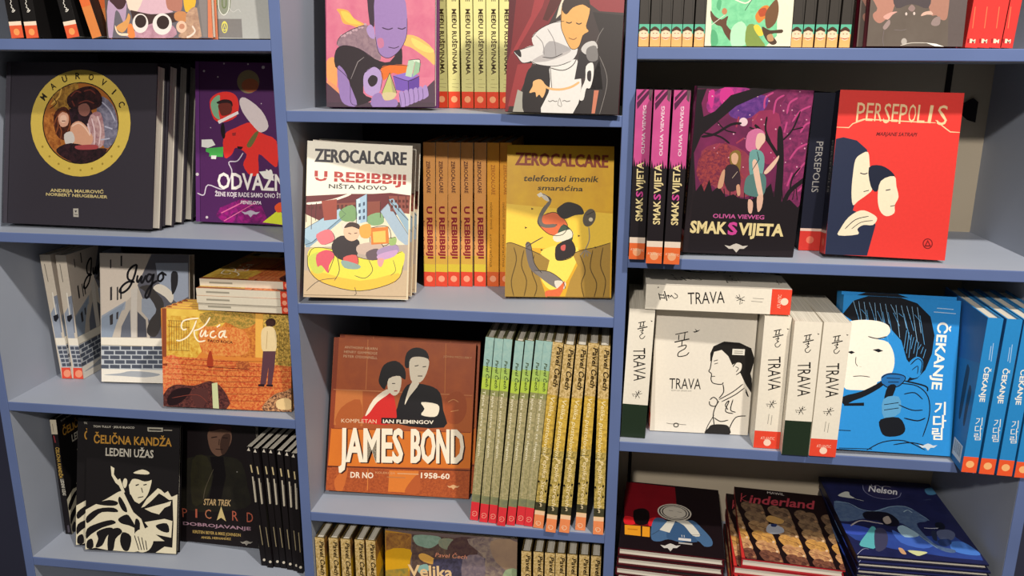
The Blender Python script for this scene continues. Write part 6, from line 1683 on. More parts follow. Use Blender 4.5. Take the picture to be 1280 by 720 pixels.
  ["P","b8864c",[575,1853,572,1871,564,1889,553,1903,541,1914,527,1920,514,1920,503,1914,495,1904,490,1889,490,1872,493,1854,501,1836,512,1821,524,1810,538,1804,551,1804,562,1810,570,1820,575,1835],0],
  ["L","2a1614",10,[394,1741,485,1787,555,1829,613,1994],1],
  ["P","e8c49c",[621,1908,619,1920,615,1932,608,1941,601,1948,593,1952,585,1952,579,1948,574,1941,572,1931,572,1919,574,1907,578,1896,585,1886,592,1879,600,1875,608,1875,614,1879,619,1887,621,1896],0],
  ["N","e0a858","b8864c",1,[696,1768,783,1643,892,1657,927,1787,938,1971,838,2040,747,1945],1],
  ["P","b8864c",[880,1859,876,1877,868,1895,858,1909,845,1920,831,1926,819,1926,808,1921,800,1910,795,1896,795,1878,799,1860,807,1842,818,1828,830,1817,844,1811,857,1811,868,1816,876,1827,880,1842],0],
  ["L","2a1614",10,[703,1748,792,1794,861,1835,915,2000],1],
  ["P","e8c49c",[925,1914,922,1926,918,1938,911,1947,904,1954,896,1958,888,1958,882,1954,877,1947,875,1937,875,1925,878,1913,882,1902,889,1892,896,1885,904,1882,912,1882,918,1886,923,1893,925,1903],0],
  ["N","e0a858","b8864c",1,[851,1809,939,1685,1047,1699,1080,1828,1089,2011,990,2078,900,1985],1],
  ["P","b8864c",[1033,1899,1029,1917,1021,1935,1010,1949,998,1960,984,1966,971,1966,961,1960,953,1950,949,1935,949,1918,953,1900,960,1883,971,1868,984,1857,998,1851,1010,1851,1021,1857,1029,1867,1033,1882],0],
  ["L","2a1614",10,[858,1789,946,1835,1014,1876,1067,2039],1],
  ["P","e8c49c",[1077,1954,1074,1966,1070,1977,1063,1987,1056,1994,1048,1997,1040,1997,1034,1993,1030,1986,1027,1977,1028,1965,1030,1953,1035,1942,1041,1932,1049,1925,1057,1922,1064,1922,1071,1925,1075,1933,1077,1942],0],
  ["N","e0a858","b8864c",1,[1155,1816,1244,1692,1351,1706,1381,1835,1386,2016,1287,2084,1199,1990],1],
  ["P","b8864c",[1333,1905,1329,1923,1320,1941,1309,1955,1297,1966,1283,1972,1271,1972,1260,1966,1252,1956,1249,1941,1249,1924,1253,1906,1261,1889,1273,1874,1285,1864,1299,1858,1312,1858,1322,1863,1330,1873,1334,1888],0],
  ["L","2a1614",10,[1162,1796,1248,1841,1315,1882,1363,2044],1],
  ["P","e8c49c",[1376,1960,1373,1972,1368,1983,1361,1993,1353,1999,1346,2003,1338,2003,1332,1999,1328,1992,1326,1982,1326,1971,1329,1959,1334,1948,1341,1938,1348,1931,1356,1928,1364,1928,1370,1932,1374,1939,1376,1948],0],
  ["N","e0a858","b8864c",1,[1306,1856,1396,1734,1503,1747,1531,1875,1534,2055,1435,2122,1349,2029],1],
  ["P","b8864c",[1483,1945,1478,1963,1470,1980,1459,1994,1446,2005,1432,2011,1420,2011,1409,2005,1402,1995,1398,1981,1399,1964,1403,1946,1412,1929,1423,1914,1436,1903,1449,1898,1462,1898,1472,1903,1480,1913,1483,1928],0],
  ["L","2a1614",10,[1314,1836,1399,1881,1465,1922,1511,2083],1],
  ["P","e8c49c",[1524,1999,1521,2011,1516,2022,1510,2031,1502,2038,1494,2042,1487,2042,1481,2038,1477,2031,1475,2021,1475,2010,1478,1998,1483,1987,1490,1977,1497,1971,1505,1967,1513,1967,1519,1971,1523,1978,1525,1988],0],
  ["N","e0a858","b8864c",1,[1605,1863,1696,1741,1801,1754,1827,1881,1827,2060,1727,2127,1644,2035],1],
  ["P","b8864c",[1778,1951,1773,1969,1764,1986,1753,2000,1740,2011,1727,2016,1714,2016,1704,2011,1697,2001,1694,1986,1694,1970,1699,1952,1708,1935,1719,1920,1732,1910,1745,1904,1758,1904,1768,1909,1776,1919,1779,1934],0],
  ["L","2a1614",10,[1613,1842,1696,1888,1760,1928,1804,2088],1],
  ["P","e8c49c",[1818,2005,1815,2017,1810,2027,1803,2037,1795,2044,1787,2047,1780,2047,1774,2044,1770,2036,1768,2027,1769,2016,1772,2004,1778,1993,1784,1983,1792,1976,1800,1973,1807,1973,1813,1977,1817,1984,1819,1993],0],
  ["N","dca870","b07c58",1,[-36,2028,45,1906,156,1919,197,2046,216,2225,120,2292,24,2200],1],
  ["P","b07c58",[153,2116,150,2134,143,2151,133,2165,121,2176,108,2181,95,2182,84,2176,75,2166,70,2152,69,2135,72,2117,79,2100,89,2085,101,2075,115,2069,128,2069,139,2074,147,2084,152,2099],0],
  ["L","2a1614",10,[-30,2008,62,2053,133,2093,195,2253],1],
  ["P","e8c49c",[201,2170,199,2181,195,2192,189,2202,181,2209,174,2212,166,2212,160,2209,155,2201,152,2192,151,2181,153,2169,158,2158,164,2148,171,2141,179,2138,186,2138,193,2142,198,2149,200,2158],0],
  ["N","dca870","b07c58",1,[271,2034,354,1912,463,1925,501,2051,517,2230,420,2297,326,2205],1],
  ["P","b07c58",[457,2121,453,2139,446,2156,435,2170,423,2181,410,2186,397,2186,386,2181,378,2171,373,2157,373,2140,376,2122,383,2105,394,2091,406,2080,419,2074,432,2074,443,2080,451,2090,456,2104],0],
  ["L","2a1614",10,[278,2014,367,2059,437,2098,495,2257],1],
  ["P","e8c49c",[503,2175,500,2186,496,2197,490,2207,483,2213,475,2217,467,2217,461,2213,456,2206,454,2197,453,2186,456,2174,460,2163,466,2153,473,2147,481,2143,489,2143,495,2147,500,2154,502,2163],0],
  ["N","dca870","b07c58",1,[427,2073,510,1952,619,1965,655,2090,669,2268,572,2334,480,2243],1],
  ["P","b07c58",[610,2160,606,2177,599,2194,588,2208,576,2219,563,2224,550,2224,539,2219,531,2209,527,2195,526,2178,530,2161,537,2144,548,2129,560,2119,573,2113,586,2113,597,2118,605,2128,609,2143],0],
  ["L","2a1614",10,[433,2053,521,2097,590,2137,647,2295],1],
  ["P","e8c49c",[655,2213,653,2224,648,2235,642,2245,635,2251,627,2255,620,2255,613,2251,609,2244,606,2235,606,2224,608,2212,613,2201,619,2191,626,2185,634,2181,642,2181,648,2185,652,2192,655,2201],0],
  ["N","dca870","b07c58",1,[728,2078,813,1958,921,1971,954,2096,965,2272,867,2338,778,2248],1],
  ["P","b07c58",[908,2165,904,2182,897,2199,886,2213,874,2223,861,2229,848,2229,837,2224,829,2214,825,2200,825,2183,829,2166,837,2149,847,2135,860,2124,873,2118,886,2118,896,2124,904,2133,908,2148],0],
  ["L","2a1614",10,[735,2058,822,2103,889,2142,942,2299],1],
  ["P","e8c49c",[952,2217,950,2229,945,2240,939,2249,931,2256,923,2259,916,2259,910,2256,906,2249,903,2239,903,2228,906,2217,910,2206,917,2196,924,2190,932,2186,939,2186,946,2190,950,2197,952,2206],0],
  ["N","dca870","b07c58",1,[880,2117,966,1997,1072,2010,1105,2134,1113,2309,1016,2375,928,2285],1],
  ["P","b07c58",[1058,2202,1054,2220,1046,2237,1036,2250,1023,2261,1010,2266,998,2266,987,2261,979,2252,975,2237,975,2221,979,2204,987,2187,998,2173,1010,2162,1023,2157,1036,2156,1047,2162,1054,2172,1058,2186],0],
  ["L","2a1614",10,[887,2097,973,2141,1040,2180,1091,2336],1],
  ["P","e8c49c",[1101,2255,1098,2266,1094,2277,1087,2286,1080,2293,1072,2296,1065,2296,1059,2293,1055,2286,1052,2277,1053,2266,1055,2254,1060,2243,1066,2234,1074,2227,1081,2224,1089,2224,1095,2227,1099,2234,1101,2244],0],
  ["N","dca870","b07c58",1,[1177,2122,1265,2003,1370,2016,1399,2139,1404,2313,1306,2379,1221,2289],1],
  ["P","b07c58",[1352,2207,1348,2224,1340,2241,1329,2255,1316,2265,1303,2271,1291,2271,1280,2266,1273,2256,1269,2242,1269,2226,1274,2208,1282,2192,1293,2178,1305,2167,1318,2162,1331,2161,1341,2167,1349,2176,1352,2191],0],
  ["L","2a1614",10,[1185,2102,1269,2146,1334,2185,1382,2340],1],
  ["P","e8c49c",[1393,2259,1391,2271,1386,2281,1379,2291,1372,2297,1364,2301,1357,2301,1351,2297,1347,2290,1345,2281,1345,2270,1348,2258,1353,2248,1359,2238,1367,2232,1375,2228,1382,2229,1388,2232,1392,2239,1394,2248],0],
  ["N","dca870","b07c58",1,[1326,2160,1414,2042,1518,2054,1546,2177,1549,2350,1451,2415,1367,2326],1],
  ["P","b07c58",[1498,2244,1494,2262,1486,2278,1475,2292,1462,2302,1449,2308,1437,2308,1427,2303,1419,2293,1416,2279,1416,2263,1421,2246,1429,2229,1440,2215,1452,2205,1465,2199,1478,2199,1488,2204,1496,2214,1499,2228],0],
  ["L","2a1614",10,[1333,2140,1416,2184,1481,2222,1526,2376],1],
  ["P","e8c49c",[1539,2296,1536,2308,1531,2318,1525,2327,1517,2334,1509,2337,1502,2337,1496,2334,1492,2327,1490,2318,1491,2307,1494,2295,1499,2285,1505,2275,1513,2269,1521,2266,1528,2266,1534,2269,1538,2276,1540,2285],0],
  ["N","dca870","b07c58",1,[1618,2165,1707,2047,1811,2060,1836,2181,1836,2354,1738,2418,1656,2330],1],
  ["P","b07c58",[1788,2249,1783,2266,1774,2283,1763,2296,1751,2306,1737,2312,1725,2312,1715,2307,1708,2297,1705,2283,1706,2267,1711,2250,1719,2234,1730,2220,1743,2210,1756,2204,1768,2204,1778,2209,1785,2219,1788,2233],0],
  ["L","2a1614",10,[1626,2145,1707,2189,1771,2227,1813,2380],1],
  ["P","e8c49c",[1827,2300,1824,2312,1819,2322,1812,2332,1804,2338,1797,2341,1790,2341,1784,2338,1780,2331,1778,2322,1779,2311,1782,2300,1787,2289,1794,2280,1801,2273,1809,2270,1816,2270,1822,2273,1826,2280,1828,2289],0],
  ["N","8c5a44","5c3830",1,[11,2330,91,2213,199,2225,239,2346,257,2519,163,2584,69,2496],1],
  ["P","5c3830",[196,2414,193,2431,186,2448,176,2461,164,2472,151,2477,139,2477,128,2472,119,2463,114,2449,114,2433,117,2415,123,2399,133,2385,145,2375,158,2369,171,2369,182,2374,190,2384,195,2398],0],
  ["L","2a1614",10,[17,2311,106,2354,176,2392,237,2545],1],
  ["P","a8805c",[242,2465,240,2477,236,2487,230,2497,223,2503,216,2506,208,2506,202,2503,197,2496,195,2487,194,2476,196,2465,200,2454,206,2445,213,2438,221,2435,228,2435,235,2439,239,2445,242,2454],0],
  ["N","8c5a44","5c3830",1,[312,2335,393,2217,500,2229,537,2351,552,2522,457,2587,365,2499],1],
  ["P","5c3830",[493,2418,490,2435,482,2451,472,2465,460,2475,447,2481,435,2481,424,2476,416,2466,411,2452,411,2436,414,2419,421,2403,431,2389,444,2379,457,2373,469,2373,480,2378,488,2388,493,2402],0],
  ["L","2a1614",10,[318,2315,405,2358,474,2396,531,2549],1],
  ["P","a8805c",[538,2469,536,2480,532,2491,526,2500,518,2506,511,2510,503,2510,497,2506,493,2500,490,2491,490,2480,492,2468,496,2458,502,2449,510,2442,517,2439,525,2439,531,2442,535,2449,538,2458],0],
  ["N","8c5a44","5c3830",1,[464,2371,546,2255,652,2267,687,2387,700,2558,606,2622,516,2535],1],
  ["P","5c3830",[643,2454,640,2471,632,2487,622,2501,610,2511,597,2516,585,2517,574,2512,566,2502,562,2488,561,2472,565,2456,572,2439,582,2425,594,2415,607,2410,620,2409,630,2415,638,2424,643,2438],0],
  ["L","2a1614",10,[470,2352,557,2395,624,2432,679,2584],1],
  ["P","a8805c",[687,2505,685,2516,681,2527,674,2536,667,2542,660,2545,652,2545,646,2542,642,2535,639,2526,639,2516,642,2504,646,2494,652,2485,659,2478,667,2475,674,2475,680,2478,685,2485,687,2494],0],
  ["N","8c5a44","5c3830",1,[759,2375,843,2260,948,2271,981,2391,990,2561,895,2625,807,2538],1],
  ["P","5c3830",[935,2458,932,2474,924,2491,914,2504,902,2514,889,2520,876,2520,866,2515,858,2506,854,2492,854,2476,858,2459,865,2443,876,2429,888,2419,901,2413,913,2413,924,2418,932,2428,935,2442],0],
  ["L","2a1614",10,[766,2356,851,2399,917,2436,969,2587],1],
  ["P","a8805c",[978,2508,976,2519,971,2530,965,2539,958,2545,950,2549,943,2549,937,2545,933,2539,930,2530,931,2519,933,2508,938,2497,944,2488,951,2482,959,2478,966,2478,972,2482,976,2489,978,2497],0],
  ["N","8c5a44","5c3830",1,[908,2412,992,2297,1097,2308,1128,2427,1136,2596,1040,2659,954,2573],1],
  ["P","5c3830",[1082,2493,1078,2510,1070,2526,1060,2540,1048,2550,1035,2555,1023,2555,1012,2550,1005,2541,1001,2527,1001,2512,1005,2495,1013,2479,1023,2465,1035,2455,1048,2450,1061,2449,1071,2454,1078,2464,1082,2478],0],
  ["L","2a1614",10,[915,2393,999,2435,1064,2472,1114,2622],1],
  ["P","a8805c",[1124,2544,1121,2555,1117,2565,1111,2574,1103,2580,1096,2584,1089,2584,1083,2580,1078,2574,1076,2565,1077,2554,1079,2543,1084,2533,1090,2524,1097,2517,1105,2514,1112,2514,1118,2517,1122,2524,1124,2533],0],
  ["N","8c5a44","5c3830",1,[1199,2416,1285,2301,1388,2313,1417,2431,1421,2599,1325,2662,1242,2576],1],
  ["P","5c3830",[1370,2497,1366,2513,1358,2530,1347,2543,1335,2553,1322,2558,1310,2558,1300,2554,1292,2544,1289,2531,1289,2515,1293,2498,1301,2482,1312,2469,1324,2459,1337,2453,1350,2453,1360,2458,1367,2467,1370,2481],0],
  ["L","2a1614",10,[1206,2397,1289,2438,1352,2475,1399,2625],1],
  ["P","a8805c",[1411,2547,1408,2558,1403,2568,1397,2577,1389,2583,1382,2587,1375,2587,1369,2583,1365,2577,1363,2568,1363,2557,1366,2546,1371,2536,1377,2527,1385,2521,1392,2517,1399,2517,1405,2521,1409,2527,1411,2536],0],
  ["N","8c5a44","5c3830",1,[1344,2452,1431,2338,1533,2349,1560,2467,1563,2633,1467,2696,1385,2611],1],
  ["P","5c3830",[1513,2532,1509,2549,1501,2565,1490,2578,1478,2588,1465,2593,1453,2593,1443,2588,1436,2579,1432,2566,1433,2550,1437,2534,1445,2517,1456,2504,1468,2494,1481,2489,1493,2489,1503,2493,1511,2503,1514,2516],0],
  ["L","2a1614",10,[1352,2433,1433,2474,1496,2511,1541,2659],1],
  ["P","a8805c",[1553,2582,1550,2593,1546,2603,1539,2612,1532,2618,1524,2621,1517,2621,1511,2618,1507,2611,1506,2603,1506,2592,1509,2581,1514,2571,1520,2562,1528,2556,1535,2552,1542,2552,1548,2556,1552,2562,1554,2571],0],
  ["N","8c5a44","5c3830",1,[1631,2455,1719,2342,1820,2353,1845,2470,1844,2636,1748,2698,1668,2614],1],
  ["P","5c3830",[1797,2535,1792,2552,1784,2568,1773,2581,1761,2591,1748,2596,1736,2596,1726,2591,1719,2582,1716,2569,1717,2553,1721,2537,1730,2521,1741,2507,1753,2498,1766,2492,1778,2492,1788,2497,1795,2506,1798,2520],0],
  ["L","2a1614",10,[1639,2436,1718,2478,1780,2514,1822,2662],1],
  ["P","a8805c",[1835,2585,1832,2596,1827,2606,1821,2615,1813,2621,1806,2624,1799,2624,1793,2621,1789,2614,1788,2606,1789,2595,1792,2584,1797,2574,1803,2565,1811,2559,1818,2555,1825,2555,1831,2559,1835,2565,1836,2574],0],
  ["N","7c4a3c","54302a",1,[57,2621,135,2507,241,2518,279,2635,297,2801,204,2864,112,2779],1],
  ["P","54302a",[237,2700,234,2717,227,2733,217,2746,206,2756,193,2761,181,2761,170,2757,162,2747,157,2734,156,2718,159,2702,166,2686,176,2673,188,2663,200,2657,213,2657,224,2662,232,2671,236,2685],0],
  ["L","2a1614",10,[63,2602,150,2643,218,2679,277,2826],1],
  ["P","a8805c",[282,2749,280,2760,276,2771,271,2780,264,2786,256,2789,249,2789,243,2786,238,2779,235,2771,235,2760,237,2749,241,2739,247,2730,254,2724,261,2720,269,2720,275,2724,279,2730,282,2739],0],
  ["N","7c4a3c","54302a",1,[351,2623,431,2511,536,2522,571,2638,586,2803,492,2865,403,2781],1],
  ["P","54302a",[528,2703,525,2719,518,2735,508,2748,496,2758,483,2763,471,2764,460,2759,452,2750,448,2736,448,2721,451,2704,458,2689,468,2675,480,2665,493,2660,505,2660,515,2665,523,2674,528,2687],0],
  ["L","2a1614",10,[357,2605,442,2646,509,2682,565,2828],1],
  ["P","a8805c",[572,2752,570,2763,566,2773,560,2782,553,2788,545,2791,538,2791,532,2788,527,2781,525,2773,525,2762,527,2751,531,2741,537,2732,544,2726,552,2723,559,2723,565,2726,570,2733,572,2741],0],
  ["N","7c4a3c","54302a",1,[500,2658,580,2546,684,2557,719,2673,731,2836,638,2898,550,2815],1],
  ["P","54302a",[675,2737,671,2753,664,2769,654,2782,642,2792,630,2797,618,2797,607,2793,599,2784,595,2770,595,2755,598,2739,605,2723,615,2710,627,2700,640,2694,652,2694,663,2699,671,2708,675,2722],0],
  ["L","2a1614",10,[506,2640,591,2680,656,2716,710,2862],1],
  ["P","a8805c",[718,2786,716,2797,712,2807,706,2815,699,2821,691,2825,684,2825,678,2822,674,2815,671,2807,671,2796,673,2785,678,2775,684,2766,691,2760,698,2757,705,2757,711,2760,716,2767,718,2775],0],
  ["N","7c4a3c","54302a",1,[789,2661,871,2549,974,2560,1006,2675,1015,2838,921,2900,836,2817],1],
  ["P","54302a",[962,2739,958,2755,950,2771,940,2784,928,2794,915,2799,903,2799,893,2795,886,2786,882,2773,882,2757,885,2741,893,2725,903,2712,915,2702,928,2697,940,2697,950,2702,958,2711,962,2724],0],
  ["L","2a1614",10,[796,2643,879,2683,943,2718,994,2863],1],
  ["P","a8805c",[1003,2788,1001,2799,996,2809,990,2817,983,2823,976,2827,969,2827,963,2823,959,2817,956,2809,957,2798,959,2787,963,2777,970,2769,977,2762,984,2759,991,2759,997,2762,1001,2769,1004,2777],0],
  ["N","7c4a3c","54302a",1,[935,2695,1017,2584,1120,2595,1150,2709,1157,2871,1064,2933,980,2850],1],
  ["P","54302a",[1105,2773,1101,2789,1094,2805,1083,2818,1072,2827,1059,2833,1047,2833,1037,2828,1029,2819,1026,2806,1026,2791,1030,2775,1037,2759,1047,2746,1059,2736,1072,2731,1084,2731,1094,2736,1102,2745,1105,2758],0],
  ["L","2a1614",10,[942,2677,1024,2717,1087,2752,1136,2896],1],
  ["P","a8805c",[1146,2821,1144,2832,1139,2842,1133,2851,1126,2857,1119,2860,1112,2860,1106,2857,1102,2850,1099,2842,1100,2832,1102,2821,1107,2811,1113,2802,1120,2796,1128,2793,1135,2793,1140,2796,1145,2802,1147,2811],0],
  ["N","7c4a3c","54302a",1,[1220,2698,1304,2587,1405,2598,1433,2712,1437,2873,1343,2934,1261,2852],1],
  ["P","54302a",[1387,2775,1383,2791,1375,2807,1365,2820,1353,2829,1340,2834,1328,2835,1318,2830,1311,2821,1308,2808,1308,2793,1312,2777,1320,2761,1331,2748,1343,2739,1355,2733,1367,2733,1377,2738,1384,2747,1388,2760],0],
  ["L","2a1614",10,[1227,2680,1308,2719,1370,2755,1416,2898],1],
  ["P","a8805c",[1427,2823,1424,2834,1420,2844,1413,2852,1406,2858,1399,2862,1392,2862,1386,2858,1382,2852,1380,2844,1381,2833,1384,2823,1388,2813,1394,2804,1402,2798,1409,2795,1416,2795,1422,2798,1426,2804,1428,2813],0],
  ["N","7c4a3c","54302a",1,[1362,2732,1447,2622,1547,2633,1574,2746,1577,2906,1482,2966,1402,2885],1],
  ["P","54302a",[1528,2809,1524,2824,1516,2840,1505,2853,1493,2862,1481,2867,1469,2868,1459,2863,1452,2854,1449,2841,1449,2826,1453,2810,1461,2795,1472,2782,1484,2772,1497,2767,1508,2767,1518,2771,1525,2780,1529,2793],0],
  ["L","2a1614",10,[1370,2714,1449,2753,1511,2788,1555,2930],1],
  ["P","a8805c",[1567,2856,1564,2867,1559,2877,1553,2885,1546,2891,1539,2894,1532,2894,1526,2891,1522,2885,1520,2877,1521,2866,1524,2856,1528,2846,1535,2837,1542,2831,1549,2828,1556,2828,1562,2831,1566,2837,1568,2846],0],
  ["N","7c4a3c","54302a",1,[1643,2734,1729,2625,1829,2635,1853,2748,1852,2907,1758,2968,1679,2887],1],
  ["P","54302a",[1806,2811,1801,2826,1793,2842,1782,2854,1770,2864,1758,2869,1746,2869,1736,2865,1730,2856,1726,2843,1727,2828,1732,2812,1740,2797,1751,2784,1763,2774,1776,2769,1787,2769,1797,2774,1804,2783,1807,2795],0],
  ["L","2a1614",10,[1651,2716,1729,2755,1790,2790,1830,2932],1],
  ["P","a8805c",[1844,2858,1841,2868,1836,2878,1829,2887,1822,2893,1815,2896,1808,2896,1802,2893,1799,2887,1797,2878,1798,2868,1801,2858,1806,2848,1812,2839,1819,2833,1827,2830,1834,2830,1839,2833,1843,2839,1844,2848],0],
  ["P","7c1820",[-166,-104,-99,-95,68,2583,-14,2571],0],
  ["P","c83430",[-36,1608,3,1579,57,2573,-6,2561],0],
  ["P","b8bcc8",[520,1433,606,1313,801,1394,808,1565,625,1655,505,1609],1],
  ["P","c89c5c",[533,1124,634,1007,853,1129,788,1272,586,1256],1],
  ["P","2a3a6c",[605,1323,709,1300,687,1395,611,1402],1],
  ["T","d8d0c8","MAWIL",641,166,966,173,97,""],
  ["L","b8444c",17,[134,252,96,603],1],
  ["L","b8444c",14,[221,319,121,485,232,573],1],
  ["T","b0404c","inderland",248,608,1474,583,339,"bi"],
 ], 172.0, 255.0),
 'whale_front': ([
  ["F","1e2248"],
  ["N","262a58","1a1e44",2,[79,103,2465,-154,2229,2747,-1,2755],0],
  ["N","3450a0","2a3c84",2,[-8,1748,543,1875,1226,2028,2037,1909,2278,2447,2251,2632,1722,2619,725,2487,120,2287,-45,2012],0],
  ["P","4a7cd0",[1906,2125,2120,2093,2259,2311,2268,2472,2018,2485,1812,2376],1],
  ["P","4468c0",[912,1873,1080,1999,1388,2004,1568,2222,1304,2403,946,2264],1],
  ["P","3c54b8",[-7,1800,325,1804,529,1928,268,2118,-31,2061],1],
  ["N","465c84","5a7090",1,[63,992,286,999,488,1186,714,1264,1109,1038,1407,966,1590,1080,1738,1440,1477,1583,1496,1988,1603,2265,1865,2368,1802,2470,1602,2406,1407,2100,1199,1624,651,1492,6,1693],1],
  ["L","8ca8c0",18,[63,992,339,1009,538,1207,803,1240,1167,1030,1456,988,1586,1092],1],
  ["L","a0b8c8",20,[1361,1197,1471,1109,1529,1200],1],
  ["L","8ca8c0",11,[1646,1238,1720,1335,1762,1447],1],
  ["L","8ca8c0",11,[1182,1679,1332,1862,1434,2096,1567,2365],1],
  ["P","98b8cc",[1038,1803,1182,1679,1332,1862,1361,2008,1083,2073],1],
  ["P","141424",[528,1347,717,1253,1039,1272,1156,1525,1063,1722,850,1727,759,1583,523,1564],1],
  ["P","a89c94",[867,1487,1005,1386,994,1601,866,1673],1],
  ["L","b8b0b0",33,[159,1828,399,1625,660,1650,811,1681],1],
  ["P","5cb0b8",[147,2429,390,2050,566,1795,611,1916,424,2484,266,2507],1],
  ["P","40405c",[583,1920,763,1843,767,2095,601,2481,396,2582],1],
  ["P","c8ccc4",[209,735,393,570,478,575,461,698,532,806,337,793],1],
  ["L","c8ccc4",15,[527,824,681,884],0],
  ["P","2c2c54",[1538,498,1515,546,1484,592,1446,634,1403,670,1354,701,1301,726,1246,744,1189,754,1133,757,1077,752,1024,740,975,720,932,693,894,660,863,622,840,579,825,533,819,483,822,432,835,381,856,332,886,285,923,241,967,202,1017,169,1072,143,1129,124,1188,113,1246,111,1304,116,1358,130,1408,151,1452,180,1490,215,1520,255,1541,299,1554,347,1558,397,1552,448],0],
  ["L","8c90b4",12,[854,242,815,495,932,688,1196,749,1454,641,1573,444],1],
  ["L","d0d0e0",15,[1046,183,1045,289,1154,211,1221,282,1325,223,1424,258],1],
  ["T","e8e8ec","Nelson",898,483,1456,545,258,"bi"],
  ["P","141828",[1838,1530,1965,1470,2003,1585,1925,1725,1808,1691],1],
  ["L","c0c4cc",22,[1564,1716,1721,1713,1835,1687],1],
  ["P","5a6484",[1769,1798,2008,1713,2084,1853,1925,2073,1729,2053],1],
  ["P","283048",[1660,1814,1742,1802,1657,2112,1595,2073],1],
  ["P","2a3c6c",[1657,2112,1891,2029,1887,2175,1691,2299],1],
  ["P","d0d49c",[983,2506,1174,2492,1328,2516,1212,2602,1100,2641],1],
  ["P","c89c74",[838,2447,909,2460,921,2621,837,2610],1],
  ["P","4c84ac",[2124,241,2328,149,2296,398,2107,456],1],
  ["L","3a4468",24,[1943,686,2100,634],1],
  ["L","b8bcd0",8,[-8,2779,174,2567,279,2552],1],
 ], 230.0, 275.0),
}
# ------------------------------------------------------------------ books
# kind: width, height, thickness, front, spine, case colour, soft cover
KINDS = {
 'medallion': (.287, .281, .029, 'medallion', None, '37333c', 0), 'astronaut': (.178, .282, .02, 'astronaut', None, '5d2c6d', 0),
 'seaside': (.175, .246, .0215, 'seaside_front', 'seaside_spine', 'd0c5b4', 0), 'garden': (.230, .176, .013, 'garden_front', 'garden_spine', 'd8a058', 0),
 'ink': (.180, .249, .013, 'ink_front', 'ink_spine', '1b181a', 0), 'portrait': (.174, .243, .0112, 'portrait_front', 'portrait_spine', '1b1719', 1),
 'script': (.16, .24, .0215, None, 'script_spine', '191717', 1), 'tan': (.16, .24, .0165, None, 'tan_spine', '241e1c', 1),
 'disc': (.176, .25, .018, 'disc_front', None, 'd8805c', 0), 'grey': (.102, .24, .018, 'grey_front', None, '201d1f', 0),
 'sunset': (.185, .26, .02, 'sunset_front', 'sunset_spine', '7a3c78', 0), 'yellow': (.175, .26, .0203, None, 'yellow_spine', 'd4cc84', 0),
 'curtain': (.168, .26, .0203, 'curtain_front', 'plum_spine', '4a2226', 0), 'plain': (.19, .27, .02, None, None, '141214', 0),
 'city': (.171, .256, .0208, 'city_front', 'city_spine', 'c98a4c', 0), 'cliff': (.180, .256, .0208, 'cliff_front', 'gold_thin_spine', 'd8962c', 0),
 'orange': (.265, .282, .018, 'orange_front', 'orange_spine', '8a3a20', 0), 'teal': (.22, .339, .0142, None, 'teal_spine', '5c5a3c', 0),
 'gold': (.246, .339, .0172, 'adventure_front', 'gold_spine', '5a4a28', 0),
 'monster': (.17, .24, .0145, None, 'monster_spine', '3a3632', 1), 'green': (.120, .24, .016, 'green_front', None, 'd8d4bc', 1),
 'hands': (.128, .25, .02, 'hands_front', 'maroon_spine', '6c1428', 0), 'red': (.17, .24, .0162, None, 'red_spine', 'e0403c', 1),
 'forest': (.171, .252, .0232, 'forest_front', 'forest_spine', '221c20', 0), 'redcover': (.175, .248, .033, 'red_front', 'navy_spine', '1a1a22', 0),
 'white': (.162, .222, .0405, 'white_front', 'white_spine', 'ebe3d2', 1), 'whitegreen': (.162, .222, .0405, None, 'white_green_spine', 'ebe3d2', 1),
 'blue': (.179, .246, .0212, 'blue_front', 'blue_spine', '2a86c8', 0),
 'window': (.178, .24, .0155, 'window_front', None, '4a1018', 0), 'crowd': (.167, .255, .0165, 'crowd_front', None, 'a02028', 0), 'whale': (.208, .275, .0101, 'whale_front', None, '14142c', 0)}
GAIN = {'sunset': .85, 'curtain': .85, 'yellow': 1.1, 'red': .85, 'redcover': .85, 'forest': .75, 'city': 1.0, 'medallion': .72, 'ink': .85, 'portrait': .85, 'plain': .7, 'teal': 1.1, 'gold': 1.05, 'whale': 1.15, 'crowd': 1.1}
LAYER = .000004
MESHES = {}
